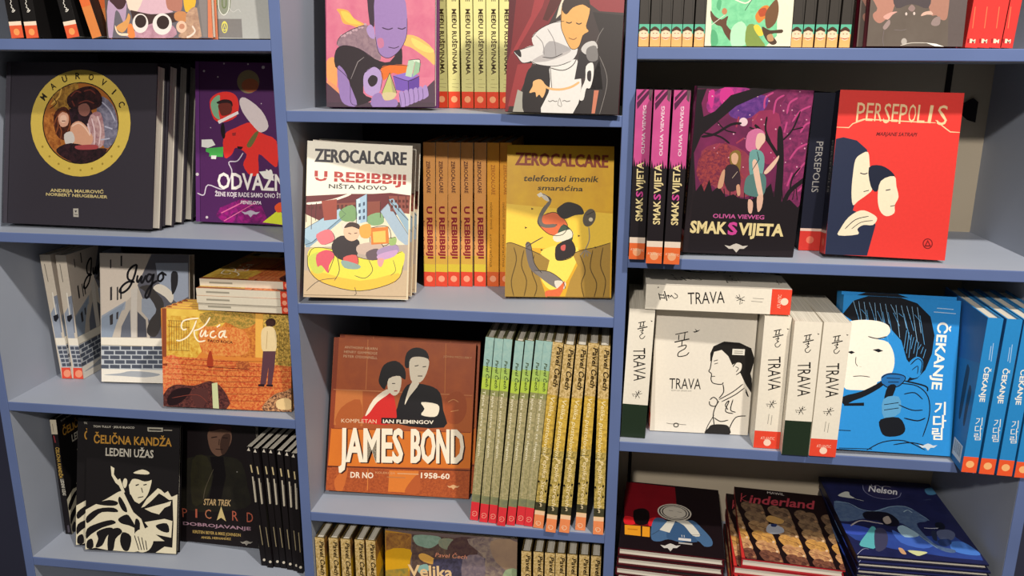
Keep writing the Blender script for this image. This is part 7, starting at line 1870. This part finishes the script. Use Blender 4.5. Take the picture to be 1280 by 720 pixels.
def cover_mesh(k):
    """case of a book, front board facing -Y, spine at x = 0 facing -X, printed front and spine"""
    W, H, T, fr, sp, colr, soft = KINDS[k]; g = GAIN.get(k, 1.0) * .9; mb = MB(); c = hexlin(colr, g)
    t = .0007 if soft else .0024; r = .0014
    # U-shaped section in XY, counter-clockwise
    out = [(W, 0), (W, t), (t, t), (t, T - t), (W, T - t), (W, T)]
    arc = [(r - r * math.sin(a), T - r + r * math.cos(a)) for a in (0, math.pi / 6, math.pi / 3, math.pi / 2)] + [(r - r * math.cos(a), r - r * math.sin(a)) for a in (0, math.pi / 6, math.pi / 3, math.pi / 2)]
    sec = out + arc; n = len(sec)
    vs = [(x, y, 0) for x, y in sec] + [(x, y, H) for x, y in sec]
    fs = [(i, (i + 1) % n, n + (i + 1) % n, n + i) for i in range(n)]
    mb.faces(vs, [f[::-1] for f in fs], 0, c)
    mb.poly([(x, y, H) for x, y in sec][::-1], 0, c); mb.poly([(x, y, 0) for x, y in sec], 0, c)
    if fr:
        ops, aw, ah = ART[fr]
        draw(mb, ops, W, H, W / (aw * 1e-3), H / (ah * 1e-3), lambda u, v, l: (u, -.0001 - LAYER * l, H - v), g)
    if sp:
        ops, aw, ah = ART[sp]
        draw(mb, ops, T, H, T / (aw * 1e-3) if aw < 100 else 1, H / (ah * 1e-3), lambda u, v, l: (-.0001 - LAYER * l, T - u, H - v), g)
    if k == 'blue':     # back board: two small figures and a barcode
        bk = [['F', '2878b4'], ['P', '1c2c44', [1350, 900, 1430, 880, 1480, 960, 1470, 1300, 1440, 1720, 1360, 1700, 1330, 1300], 1], ['P', '1c2c44', [1560, 1150, 1620, 1130, 1670, 1220, 1650, 1450, 1630, 1760, 1560, 1740, 1540, 1400], 1],
              ['P', 'e8e8e4', [1340, 2080, 1700, 2080, 1700, 2360, 1340, 2360], 0]] + [['P', '20242c', [1375 + i * 23, 2100, 1375 + i * 23 + (6, 11, 8)[i % 3], 2100, 1375 + i * 23 + (6, 11, 8)[i % 3], 2290, 1375 + i * 23, 2290], 0] for i in range(13)]
        bk[0:1] = [['F', '2878b4'], ['N', '3a6cac', '2868a8', 2, [0, 0, 1790, 0, 1790, 700, 900, 900, 0, 600], 0]]
        draw(mb, bk, W, H, 1, 1, lambda u, v, l: (W - u, T + .0001 + LAYER * l, H - v), g)
    return mb.build(k + '_cover', [M_PRINT] + M_PAINT)
def page_mesh(k):
    W, H, T, fr, sp, colr, soft = KINDS[k]; mb = MB(); t = .0009 if soft else .0027; i = .0004 if soft else .003
    x0 = t; x1 = W - i; n = 7
    # fore-edge slightly hollow
    fore = [(x1 - (0 if soft else .002 * math.sin(math.pi * a / (n - 1))), t + (T - 2 * t) * a / (n - 1)) for a in range(n)]
    sec = [(x0, t)] + fore + [(x0, T - t)]; m = len(sec)
    vs = [(x, y, i) for x, y in sec] + [(x, y, H - i) for x, y in sec]
    mb.faces(vs, [(a, (a + 1) % m, m + (a + 1) % m, m + a) for a in range(m)] + [tuple(range(m))[::-1], tuple(range(m, 2 * m))])
    return mb.build(k + '_pages', [M_PAGE])
def frame(yaw, tilt, roll):
    u = Vector((math.cos(yaw), math.sin(yaw), 0)); n = Vector((-math.sin(yaw), math.cos(yaw), 0)); v = Vector((0, 0, 1))
    v2 = v * math.cos(tilt) + n * math.sin(tilt); n2 = n * math.cos(tilt) - v * math.sin(tilt)
    return u * math.cos(roll) - v2 * math.sin(roll), v2 * math.cos(roll) + u * math.sin(roll), n2
def mat3(x, y, z, p):
    return Matrix(((x[0], y[0], z[0], p[0]), (x[1], y[1], z[1], p[1]), (x[2], y[2], z[2], p[2]), (0, 0, 0, 1)))
FIRST = {}
def book(k, M, label, group=None):
    """one book = an Empty with its cover and its pages; a repeat copies the first of its kind"""
    if k not in FIRST:
        r = bpy.data.objects.new('comic_book', None); COL.objects.link(r); r.empty_display_size = .05
        obj('cover', cover_mesh(k), r); obj('pages', page_mesh(k), r); FIRST[k] = r
    else:
        r = FIRST[k].copy(); COL.objects.link(r)
        if 'group' in r: del r['group']
        for ch in list(FIRST[k].children):
            q = ch.copy(); COL.objects.link(q); q.parent = r
    r.matrix_world = M
    return tag(r, label, 'book', group)
def standing(k, x, y, z, yaw, tilt, roll, label, group=None, spine=False, slide=(0, 0)):
    """front cover (or the spine) facing the room; x, y: its lower left front corner; angles in degrees"""
    W, H, T = KINDS[k][:3]; u, v, n = frame(*(math.radians(a) for a in (yaw, tilt, roll)))
    w, d = (T, W) if spine else (W, T)
    P = Vector((x, y, z + (d * math.sin(math.radians(tilt)) if tilt > 0 else 0) + (w * math.sin(math.radians(roll)) if roll > 0 else 0) + .0006))
    nh = Vector((-u[1], u[0], 0)).normalized(); P = P + u * slide[0] + nh * slide[1]
    if roll and slide[0]: P[2] = z + .0006 + (d * math.sin(math.radians(tilt)) if tilt > 0 else 0) + (w * math.sin(math.radians(roll)) if roll > 0 else 0)
    if spine: M = mat3(n, -u, v, P + u * T)
    else: M = mat3(u, n, v, P)
    return book(k, M, label, group)
def sticker(parent, u, v, w, h):
    q = MB(); W, H, T = KINDS['white'][:3]; y = -.0009
    q.box((u, y, H - v - h), (u + w, y + .0003, H - v), 0, hexlin('e4dfd2', .9))
    for k in (.3, .62): q.box((u + w * .15, y - .0002, H - v - h * (k + .1)), (u + w * .85, y - .0001, H - v - h * k), 0, hexlin('8a857a', .9))
    s = obj('price_sticker', q.build('price_sticker', [M_PRINT]), parent); s['label'] = 'small white price sticker'
ORD = ['first', 'second', 'third', 'fourth', 'fifth', 'sixth', 'seventh', 'eighth', 'ninth', 'tenth', 'eleventh', 'twelfth', 'thirteenth']
# left bay, top shelf
standing('script', -0.9717, 0.0050, 1.5944, 0, 0, -3, 'black paperback spine with orange foot, standing at the far left of the top left shelf', 'black spines on the top left shelf', spine=True)
standing('script', -0.9456, 0.0050, 1.5944, 0, 0, -3, 'black paperback spine with orange foot, second from the left on the top left shelf', 'black spines on the top left shelf', spine=True)
standing('script', -0.8753, 0.0050, 1.5944, 0, 0, -9, 'black paperback spine with orange foot, leaning alone beside an orange spine on the top shelf', 'black spines on the top left shelf', spine=True)
standing('tan', -0.8325, 0.0050, 1.5944, 0, 0, -14, 'leaning paperback with a plain orange spine, left of the big round discs cover', 'leaning orange spines', spine=True)
standing('tan', -0.8167, 0.0300, 1.5944, 0, 0, -14, 'leaning orange spine half hidden behind the cover with two big round discs', 'leaning orange spines', spine=True)
standing('disc', -0.8090, 0.0080, 1.5944, 0, 4, 0, 'lilac comic cover with two big white ringed dark discs, orange edged, on the top shelf')
standing('grey', -0.6400, 0.0300, 1.5944, 0, 5, 0, 'grey comic cover with a small yellow round emblem, right end of its shelf')
# left bay, second shelf
standing('medallion', -1.0692, 0.0431, 1.2780, -2.17, 13.07, 0.13, 'large charcoal art book with a gold ring around a painted oval, face out in front', 'charcoal art books with gold rings')
standing('medallion', -1.0692, 0.0431, 1.2780, -2.17, 13.1, 0.13, 'charcoal art book directly behind the gold ring cover, only its page edge showing', 'charcoal art books with gold rings', slide=(0.004, 0.0305))
standing('medallion', -1.0692, 0.0431, 1.2780, -2.17, 13.1, 0.13, 'charcoal art book second behind the gold ring cover, only its page edge showing', 'charcoal art books with gold rings', slide=(0.005, 0.061))
standing('medallion', -1.0692, 0.0431, 1.2780, -2.17, 13.1, 0.13, 'charcoal art book third behind the gold ring cover, only its page edge showing', 'charcoal art books with gold rings', slide=(0.006, 0.0915))
standing('medallion', -1.0692, 0.0431, 1.2780, -2.17, 13.1, 0.13, 'charcoal art book last behind the gold ring cover, only its page edge showing', 'charcoal art books with gold rings', slide=(0.007, 0.122))
standing('astronaut', -0.7520, 0.1245, 1.2780, -0.8, 7.98, 0.83, 'purple comic with a red suited astronaut on its cover, right of the charcoal art books')
# left bay, third shelf
standing('seaside', -1.0565, 0.1200, 0.9650, 0.12, -0, -2.39, 'pale seaside comic standing spine out, leftmost on its shelf against the side panel', 'pale seaside comics', spine=True)
standing('seaside', -1.0345, 0.1227, 0.9650, 0.5, 0, -0.57, 'pale seaside comic standing spine out, its cover showing at the right side', 'pale seaside comics', spine=True)
standing('seaside', -0.9642, 0.1067, 0.9650, 3.66, 11.03, -0.15, 'pale seaside comic face out, with black script title above a grey brick wall', 'pale seaside comics')
standing('garden', -0.7824, 0.0103, 0.9650, 4.46, 6.95, 0.97, 'orange landscape comic face out, showing a man in a garden, front of its row', 'orange garden comics')
standing('garden', -0.7824, 0.0103, 0.9650, 4.46, 6.95, 0.97, 'orange landscape comic directly behind the front garden cover, only its top edge showing', 'orange garden comics', slide=(0.0033, 0.0139))
standing('garden', -0.7824, 0.0103, 0.9650, 4.46, 6.95, 0.97, 'orange landscape comic second behind the front garden cover, only its top edge showing', 'orange garden comics', slide=(0.0066, 0.0278))
standing('garden', -0.7824, 0.0103, 0.9650, 4.46, 6.95, 0.97, 'orange landscape comic third behind the front garden cover, only its top edge showing', 'orange garden comics', slide=(0.0099, 0.0417))
standing('garden', -0.7824, 0.0103, 0.9650, 4.46, 6.95, 0.97, 'orange landscape comic last behind the front garden cover, only its top edge showing', 'orange garden comics', slide=(0.0132, 0.0556))
GZ = 1.1455
book('garden', Matrix(((0, 0, -1, -0.5365), (1, 0, 0, 0.0340), (0, -1, 0, GZ + 0.0133), (0, 0, 0, 1))), 'pale spined orange comic lying flat on the garden covers, lowest of four', 'garden comics lying flat')
book('garden', Matrix(((0, 0, -1, -0.5365), (1, 0, 0, 0.0310), (0, -1, 0, GZ + 0.0266), (0, 0, 0, 1))), 'pale spined orange comic lying flat on the garden covers, second from the bottom of four', 'garden comics lying flat')
book('garden', Matrix(((0, 0, -1, -0.5365), (1, 0, 0, 0.0320), (0, -1, 0, GZ + 0.0399), (0, 0, 0, 1))), 'pale spined orange comic lying flat on the garden covers, third from the bottom of four', 'garden comics lying flat')
book('garden', Matrix(((0, 0, -1, -0.5365), (1, 0, 0, 0.0460), (0, -1, 0, GZ + 0.0532), (0, 0, 0, 1))), 'pale spined orange comic lying flat on the garden covers, topmost of four', 'garden comics lying flat')
# left bay, fourth shelf
standing('ink', -1.0674, 0.0828, 0.6466, 0.19, 0, 0.39, 'black and white ink comic standing spine out at the left end of its shelf', 'black and white ink comics', spine=True)
standing('ink', -0.9875, 0.0277, 0.6466, 5.2, 12.43, 1.34, 'black and white ink comic standing behind the front one, only its left edge showing', 'black and white ink comics', slide=(-0.0265, 0.0142))
standing('ink', -0.9875, 0.0277, 0.6466, 5.2, 12.43, 1.34, 'black comic cover with a white inked man and gold title, face out in front', 'black and white ink comics')
standing('portrait', -0.8288, 0.0899, 0.6466, -7.18, 10.37, -3.34, 'dark comic cover with a dim portrait of a man above orange and gold lettering', 'dark portrait comics')
standing('portrait', -0.6353, 0.0351, 0.6466, -2.98, 0, -2.83, 'thin black spine with gold lettering, first of the seven right of the dim portrait', 'thin black spines in the lower left bay', spine=True)
standing('portrait', -0.6215, 0.0306, 0.6466, -2.98, 0, -2.71, 'thin black spine with gold lettering, second of the seven right of the dim portrait', 'thin black spines in the lower left bay', spine=True)
standing('portrait', -0.6087, 0.0333, 0.6466, -2.97, 0, -2.06, 'thin black spine with gold lettering, third of the seven right of the dim portrait', 'thin black spines in the lower left bay', spine=True)
standing('portrait', -0.5960, 0.0322, 0.6466, -2.97, 0, -1.93, 'thin black spine with gold lettering, fourth of the seven right of the dim portrait', 'thin black spines in the lower left bay', spine=True)
standing('portrait', -0.5823, 0.0293, 0.6466, -2.95, 0, -1.06, 'thin black spine with gold lettering, fifth of the seven right of the dim portrait', 'thin black spines in the lower left bay', spine=True)
standing('portrait', -0.5692, 0.0270, 0.6466, -2.94, 0, -0.55, 'thin black spine with gold lettering, sixth of the seven right of the dim portrait', 'thin black spines in the lower left bay', spine=True)
standing('portrait', -0.5598, 0.0223, 0.6466, -2.9, 0, 0.61, 'thin black spine with gold lettering, last of the seven right of the dim portrait', 'thin black spines in the lower left bay', spine=True)
# middle bay, top shelf
standing('plain', -.517, .20, 1.488, 0, 0, 0, 'plain black book standing behind the pink sunset covers against the left side')
standing('sunset', -0.4808, 0.0809, 1.4881, -3.72, 7.06, -0.86, 'pink and yellow sunset comic face out, with a purple figure in a dark jacket', 'pink sunset comics')
standing('sunset', -0.4808, 0.0809, 1.4881, -3.72, 7.06, -0.86, 'second pink sunset comic behind the front one, only its purple spine edge showing', 'pink sunset comics', slide=(-0.004, 0.0208))
standing('yellow', -0.3159, 0.1694, 1.4881, 0.02, 0, -0.54, 'pale yellow comic spine with red foot, first of six, beside the pink sunset cover', 'pale yellow spines', spine=True)
standing('yellow', -0.2943, 0.1702, 1.4881, 0.02, 0, -0.53, 'pale yellow comic spine with red foot, second of six on the top middle shelf', 'pale yellow spines', spine=True)
standing('yellow', -0.2712, 0.1714, 1.4881, 0.02, 0, -0.52, 'pale yellow comic spine with red foot, third of six on the top middle shelf', 'pale yellow spines', spine=True)
standing('yellow', -0.2494, 0.1722, 1.4881, 0.01, 0, -0.51, 'pale yellow comic spine with red foot, fourth of six on the top middle shelf', 'pale yellow spines', spine=True)
standing('yellow', -0.2278, 0.1730, 1.4881, 0.01, 0, -0.5, 'pale yellow comic spine with red foot, fifth of six on the top middle shelf', 'pale yellow spines', spine=True)
standing('yellow', -0.2056, 0.1740, 1.4881, 0.01, 0, -0.49, 'pale yellow comic spine with red foot, last of six, half behind the curtain cover', 'pale yellow spines', spine=True)
standing('curtain', -0.1708, -0.0113, 1.4881, -4.29, 5.49, 0.56, 'dark comic cover with red curtains and a white masked figure, on the top middle shelf')
# middle bay, second shelf
standing('city', -0.5051, -0.0058, 1.1747, 13.74, 12.58, 2.94, 'pale comic cover with a yellow rubber boat in a city street, face out in front', 'yellow boat comics')
standing('city', -0.5051, -0.0058, 1.1747, 13.74, 12.58, 2.94, 'yellow boat comic directly behind the front one, only its right page edge showing', 'yellow boat comics', slide=(0.006, 0.0225))
standing('city', -0.5051, -0.0058, 1.1747, 13.74, 12.58, 2.94, 'rearmost yellow boat comic of the face out pile, its right page edge just showing', 'yellow boat comics', slide=(0.013, 0.045))
standing('city', -0.3376, 0.1428, 1.1747, 0.03, 0, 0.79, 'tan comic spine with a dark red title, first of five, beside the yellow boat covers', 'tan spines with red titles', spine=True)
standing('city', -0.3163, 0.1462, 1.1747, 0.03, 0, 0.88, 'tan comic spine with a dark red title, second of the five from the left', 'tan spines with red titles', spine=True)
standing('city', -0.2947, 0.1499, 1.1747, 0.03, 0, 0.66, 'tan comic spine with a dark red title, third and middle of the five', 'tan spines with red titles', spine=True)
standing('city', -0.2719, 0.1537, 1.1747, 0.02, 0, 0.42, 'tan comic spine with a dark red title, fourth of the five from the left', 'tan spines with red titles', spine=True)
standing('city', -0.2483, 0.1577, 1.1747, 0.01, 0, 0.19, 'tan comic spine with a dark red title, last of five, beside the plain orange spines', 'tan spines with red titles', spine=True)
standing('cliff', -0.2253, 0.1615, 1.1747, 0.01, 0, -0.05, 'orange comic spine with faint title, right of the five tan spines', 'orange spines by the cliff cover', spine=True)
standing('cliff', -0.2030, 0.1650, 1.1747, 0, 0, -0.27, 'orange comic spine partly hidden behind the golden cliff cover', 'orange spines by the cliff cover', spine=True)
standing('cliff', -0.1814, 0.0762, 1.1747, 6.89, 12.66, 0.4, 'golden yellow comic cover with a tumbling figure above brown cliffs, face out in front', 'golden cliff comics')
# middle bay, third shelf
standing('orange', -0.5103, 0.0594, 0.7889, 3.95, 16.77, 1.3, 'large square orange comic with a couple in black and red, face out in front', 'square orange comics')
standing('orange', -0.5103, 0.0594, 0.7889, 3.95, 16.77, 1.3, 'large square orange comic standing right behind the front one, in shadow', 'square orange comics', slide=(0.006, 0.0192))
standing('teal', -0.2321, 0.0133, 0.7889, 0.09, 0, 4.74, 'tall thin spine fading from teal to olive with red foot, first of seven', 'teal and olive spines', spine=True)
standing('teal', -0.2148, 0.0092, 0.7889, 0.08, 0, 4.49, 'tall thin spine fading from teal to olive with red foot, second of seven', 'teal and olive spines', spine=True)
standing('teal', -0.1987, 0.0084, 0.7889, 0.08, 0, 4.28, 'tall thin spine fading from teal to olive with red foot, third of seven', 'teal and olive spines', spine=True)
standing('teal', -0.1826, 0.0019, 0.7889, 0.1, 0, 4.9, 'tall thin spine fading from teal to olive with red foot, fourth of seven', 'teal and olive spines', spine=True)
standing('teal', -0.1664, 0.0061, 0.7889, 0.1, 0, 4.86, 'tall thin spine fading from teal to olive with red foot, fifth of seven', 'teal and olive spines', spine=True)
standing('teal', -0.1505, 0.0097, 0.7889, 0.1, 0, 5.01, 'tall thin spine fading from teal to olive with red foot, sixth of seven', 'teal and olive spines', spine=True)
standing('teal', -0.1359, 0.0074, 0.7889, 0.1, 0, 4.83, 'tall thin spine fading from teal to olive with red foot, last of seven', 'teal and olive spines', spine=True)
standing('gold', -0.1198, 0.0039, 0.7889, 0.27, 0, 4.56, 'tall golden brown spine with pale orange foot on the third middle shelf, first of five', 'golden spines on the third shelf', spine=True)
standing('gold', -0.0976, -0.0063, 0.7889, 0.26, 0, 4.04, 'tall golden brown spine with pale orange foot on the third middle shelf, second of five', 'golden spines on the third shelf', spine=True)
standing('gold', -0.0745, -0.0041, 0.7889, 0.23, 0, 3.47, 'tall golden brown spine with pale orange foot on the third middle shelf, third of five', 'golden spines on the third shelf', spine=True)
standing('gold', -0.0477, 0.0072, 0.7889, 0.15, 0, 2.03, 'tall golden brown spine with pale orange foot on the third middle shelf, fourth of five', 'golden spines on the third shelf', spine=True)
standing('gold', -0.0169, -0.0013, 0.7889, 0.05, 0, -0.15, 'tall golden brown spine with pale orange foot on the third middle shelf, last of five', 'golden spines on the third shelf', spine=True)
# middle bay, fourth shelf
standing('gold', -0.5163, 0.0090, 0.3939, 0, 0, 0, 'golden spine on the bottom visible middle shelf, first of the five at the left', 'golden spines on the bottom shelf', spine=True)
standing('gold', -0.4913, 0.0110, 0.3939, 0, 0, 0, 'golden spine on the bottom visible middle shelf, second of the five at the left', 'golden spines on the bottom shelf', spine=True)
standing('gold', -0.4688, 0.0110, 0.3939, 0, 0, 0, 'golden spine on the bottom visible middle shelf, third of the five at the left', 'golden spines on the bottom shelf', spine=True)
standing('gold', -0.4430, 0.0120, 0.3939, 0, 0, 0, 'golden spine on the bottom visible middle shelf, fourth of the five at the left', 'golden spines on the bottom shelf', spine=True)
standing('gold', -0.4225, 0.0130, 0.3939, 0, 0, 0, 'golden spine on the bottom visible middle shelf, last of the five at the left', 'golden spines on the bottom shelf', spine=True)
standing('gold', -0.3987, 0.0300, 0.3939, 0, 4, 0, 'gold and dark painted comic face out between golden spines on the bottom shelf')
standing('gold', -0.1411, 0.0180, 0.3939, 0, 0, 0, 'golden spine on the bottom visible middle shelf, first of the seven at the right', 'golden spines on the bottom shelf', spine=True)
standing('gold', -0.1197, 0.0190, 0.3939, 0, 0, 0, 'golden spine on the bottom visible middle shelf, second of the seven at the right', 'golden spines on the bottom shelf', spine=True)
standing('gold', -0.0994, 0.0190, 0.3939, 0, 0, 0, 'golden spine on the bottom visible middle shelf, third of the seven at the right', 'golden spines on the bottom shelf', spine=True)
standing('gold', -0.0807, 0.0200, 0.3939, 0, 0, 0, 'golden spine on the bottom visible middle shelf, fourth of the seven at the right', 'golden spines on the bottom shelf', spine=True)
standing('gold', -0.0603, 0.0200, 0.3939, 0, 0, 0, 'golden spine on the bottom visible middle shelf, fifth of the seven at the right', 'golden spines on the bottom shelf', spine=True)
standing('gold', -0.0393, 0.0210, 0.3939, 0, 0, 0, 'golden spine on the bottom visible middle shelf, sixth of the seven at the right', 'golden spines on the bottom shelf', spine=True)
standing('gold', -0.0187, 0.0210, 0.3939, 0, 0, 0, 'golden spine on the bottom visible middle shelf, last of the seven at the right', 'golden spines on the bottom shelf', spine=True)
# right bay, top shelf
standing('monster', 0.0223, 0.0120, 1.5865, 0, 0, 0, 'dark spine with a face at its foot, first of six left of the green cover', 'dark spines with faces', spine=True)
standing('monster', 0.0386, 0.0120, 1.5865, 0, 0, 0, 'dark spine with a face at its foot, second of six left of the green cover', 'dark spines with faces', spine=True)
standing('monster', 0.0540, 0.0120, 1.5865, 0, 0, 0, 'dark spine with a face at its foot, third of six left of the green cover', 'dark spines with faces', spine=True)
standing('monster', 0.0694, 0.0120, 1.5865, 0, 0, 0, 'dark spine with a face at its foot, fourth of six left of the green cover', 'dark spines with faces', spine=True)
standing('monster', 0.0850, 0.0120, 1.5865, 0, 0, 0, 'dark spine with a face at its foot, fifth of six left of the green cover', 'dark spines with faces', spine=True)
standing('monster', 0.1018, 0.0120, 1.5865, 0, 0, 0, 'dark spine with a face at its foot, last of six left of the green cover', 'dark spines with faces', spine=True)
standing('green', 0.1168, 0.0080, 1.5865, 0, 4, 0, 'green comic cover with a cream border and tumbling figures, between dark spines')
standing('monster', 0.2384, 0.0140, 1.5865, 0, 0, 0, 'dark spine with a face at its foot, first of five right of the green cover', 'dark spines with faces', spine=True)
standing('monster', 0.2542, 0.0140, 1.5865, 0, 0, 0, 'dark spine with a face at its foot, second of five right of the green cover', 'dark spines with faces', spine=True)
standing('monster', 0.2710, 0.0140, 1.5865, 0, 0, 0, 'dark spine with a face at its foot, third of five right of the green cover', 'dark spines with faces', spine=True)
standing('monster', 0.2872, 0.0140, 1.5865, 0, 0, 0, 'dark spine with a face at its foot, fourth of five right of the green cover', 'dark spines with faces', spine=True)
standing('monster', 0.3046, 0.0140, 1.5865, 0, 0, 0, 'dark spine with a face at its foot, last of five right of the green cover', 'dark spines with faces', spine=True)
standing('hands', 0.3412, 0.0100, 1.5865, 0, 5, 0, 'brown comic cover with two pinkish hands, maroon edged, on the top right shelf', 'brown hands comics')
standing('hands', 0.3340, 0.0340, 1.5865, 0, 5, 0, 'second brown comic behind the hands cover, only its maroon spine edge showing', 'brown hands comics')
standing('red', 0.4734, 0.0120, 1.5865, 0, 0, 2.5, 'bright red paperback spine on the top right shelf, first of four', 'bright red spines', spine=True)
standing('red', 0.4889, 0.0120, 1.5865, 0, 0, 2.5, 'bright red paperback spine on the top right shelf, second of four', 'bright red spines', spine=True)
standing('red', 0.5045, 0.0120, 1.5865, 0, 0, 2.5, 'bright red paperback spine on the top right shelf, third of four', 'bright red spines', spine=True)
standing('red', 0.5195, 0.0120, 1.5865, 0, 0, 2.5, 'bright red paperback spine on the top right shelf, last of four', 'bright red spines', spine=True)
# right bay, second shelf
standing('forest', 0.0219, -0.0166, 1.2741, -0.02, 0, 0.02, 'pink and black spine with orange foot jutting over the shelf edge, left of three', 'pink and black spines', spine=True)
standing('forest', 0.0470, -0.0411, 1.2741, 0.02, 0, 0.01, 'pink and black spine with orange foot jutting over the shelf edge, middle of three', 'pink and black spines', spine=True)
standing('forest', 0.0728, -0.0423, 1.2741, 0.05, 0, 0.31, 'pink and black spine with orange foot jutting over the shelf edge, right of three', 'pink and black spines', spine=True)
standing('forest', 0.1048, 0.0222, 1.2741, 5.07, 0.42, 1.72, 'dark comic cover with two girls in a pink night forest, face out')
standing('redcover', 0.2945, 0.0948, 1.2741, -0.02, 0, 0.11, 'thick black spine with red foot between the night forest and the bright red cover', spine=True)
standing('redcover', 0.3215, 0.0374, 1.2741, -1.18, 7.02, 0.99, 'bright red comic cover with two navy figures in profile, face out')
# right bay, third shelf
standing('whitegreen', 0.0222, 0.0170, 0.9632, 0.17, -0, 1.38, 'thick white spine with dark green foot at the left end, under the lying white book', 'thick white books with black titles', spine=True)
open_book = standing('white', 0.0715, 0.0485, 0.9632, 1.57, 0.95, 0, 'white comic cover with an inked girl in profile, framed by thick white books', 'thick white books with black titles')
sticker(open_book, 0.1263, 0.0714, 0.0198, 0.0102)
standing('white', 0.2361, 0.0084, 0.9632, -0.39, 0, -0.12, 'thick white spine with red foot holding up the right end of the lying book', 'thick white books with black titles', spine=True)
standing('whitegreen', 0.2772, -0.0105, 0.9632, -0.41, 0, 0, 'thick white spine with dark green foot, between two red footed white spines', 'thick white books with black titles', spine=True)
standing('white', 0.3195, -0.0092, 0.9632, 0.76, -0, 0.2, 'thick white spine with red foot directly left of the blue cover', 'thick white books with black titles', spine=True)
book('white', Matrix(((0, 0, -1, .2735), (1, 0, 0, .012), (0, -1, 0, 1.1885 + .0405), (0, 0, 0, 1))) @ Matrix.Rotation(0, 4, 'Z'), 'thick white book lying flat across the tops of two white spines, red end at right', 'thick white books with black titles')
standing('blue', 0.3596, 0.0033, 0.9632, 2.63, 12.97, 1.41, 'bright blue comic cover with a large white face, face out in front', 'bright blue comics')
standing('blue', 0.3596, 0.0033, 0.9632, 2.63, 12.97, 1.41, 'bright blue comic standing right behind the white face cover, only its top edge showing', 'bright blue comics', slide=(0.003, 0.0222))
standing('blue', 0.5395, -0.0320, 0.9632, -1.95, -0, 0.5, 'bright blue spine with orange foot at the right end of the shelf, first of four', 'bright blue comics', spine=True)
standing('blue', 0.5640, -0.0343, 0.9632, -1.95, 0, 0.6, 'bright blue spine with orange foot at the right end of the shelf, second of four', 'bright blue comics', spine=True)
standing('blue', 0.5890, -0.0357, 0.9632, -2.07, 0, 0.2, 'bright blue spine with orange foot at the right end of the shelf, third of four', 'bright blue comics', spine=True)
standing('blue', 0.6125, -0.0386, 0.9632, -2.07, 0, 0, 'bright blue spine with orange foot at the right end of the shelf, last of four', 'bright blue comics', spine=True)
# right bay, fourth shelf: three flat piles, covers up, tail edges to the room
def pile(kind, n, x, y, z0, yaw, what, group, jog):
    W, H, T = KINDS[kind][:3]
    for i in range(n):
        a = math.radians(yaw + jog[i % len(jog)][2]); u = Vector((math.cos(a), math.sin(a), 0)); v = Vector((-math.sin(a), math.cos(a), 0))
        p = Vector((x + jog[i % len(jog)][0], y + jog[i % len(jog)][1], z0 + T * (n - i) + .0004 * (n - i)))
        lab = what[0] if i == 0 else '%s, %s from the top' % (what[1], ORD[i])
        book(kind, mat3(u, Vector((0, 0, -1)), v, p), lab, group)
pile('window', 7, 0.0240, 0.0090, .6505, -3.72, ('red and black cover with a blue armed figure, topmost of the left flat pile', 'flat book in the left pile under the red and black cover'), 'left flat pile', [(.003, 0, 0), (.002, -.004, .4), (0, -.009, -.5), (.003, -.004, .3), (.001, -.008, 0)])
pile('crowd', 6, 0.2360, 0.0210, .6505, -4.55, ('dark cover crowded with golden brown figures, topmost of the middle flat pile', 'red spined flat book in the middle pile under the crowd cover'), 'middle flat pile', [(0, 0, 0), (-.012, .001, .6), (-.010, -.003, 0), (-.012, 0, .3)])
pile('whale', 12, 0.4184, 0.0201, .6505, -0.13, ('dark blue cover with a pale whale and a girl, topmost of the right flat pile', 'flat book in the right pile under the blue whale cover'), 'right flat pile', [(.002, 0, 0), (.004, -.006, .1), (.003, -.010, 0), (.004, -.003, 0)])
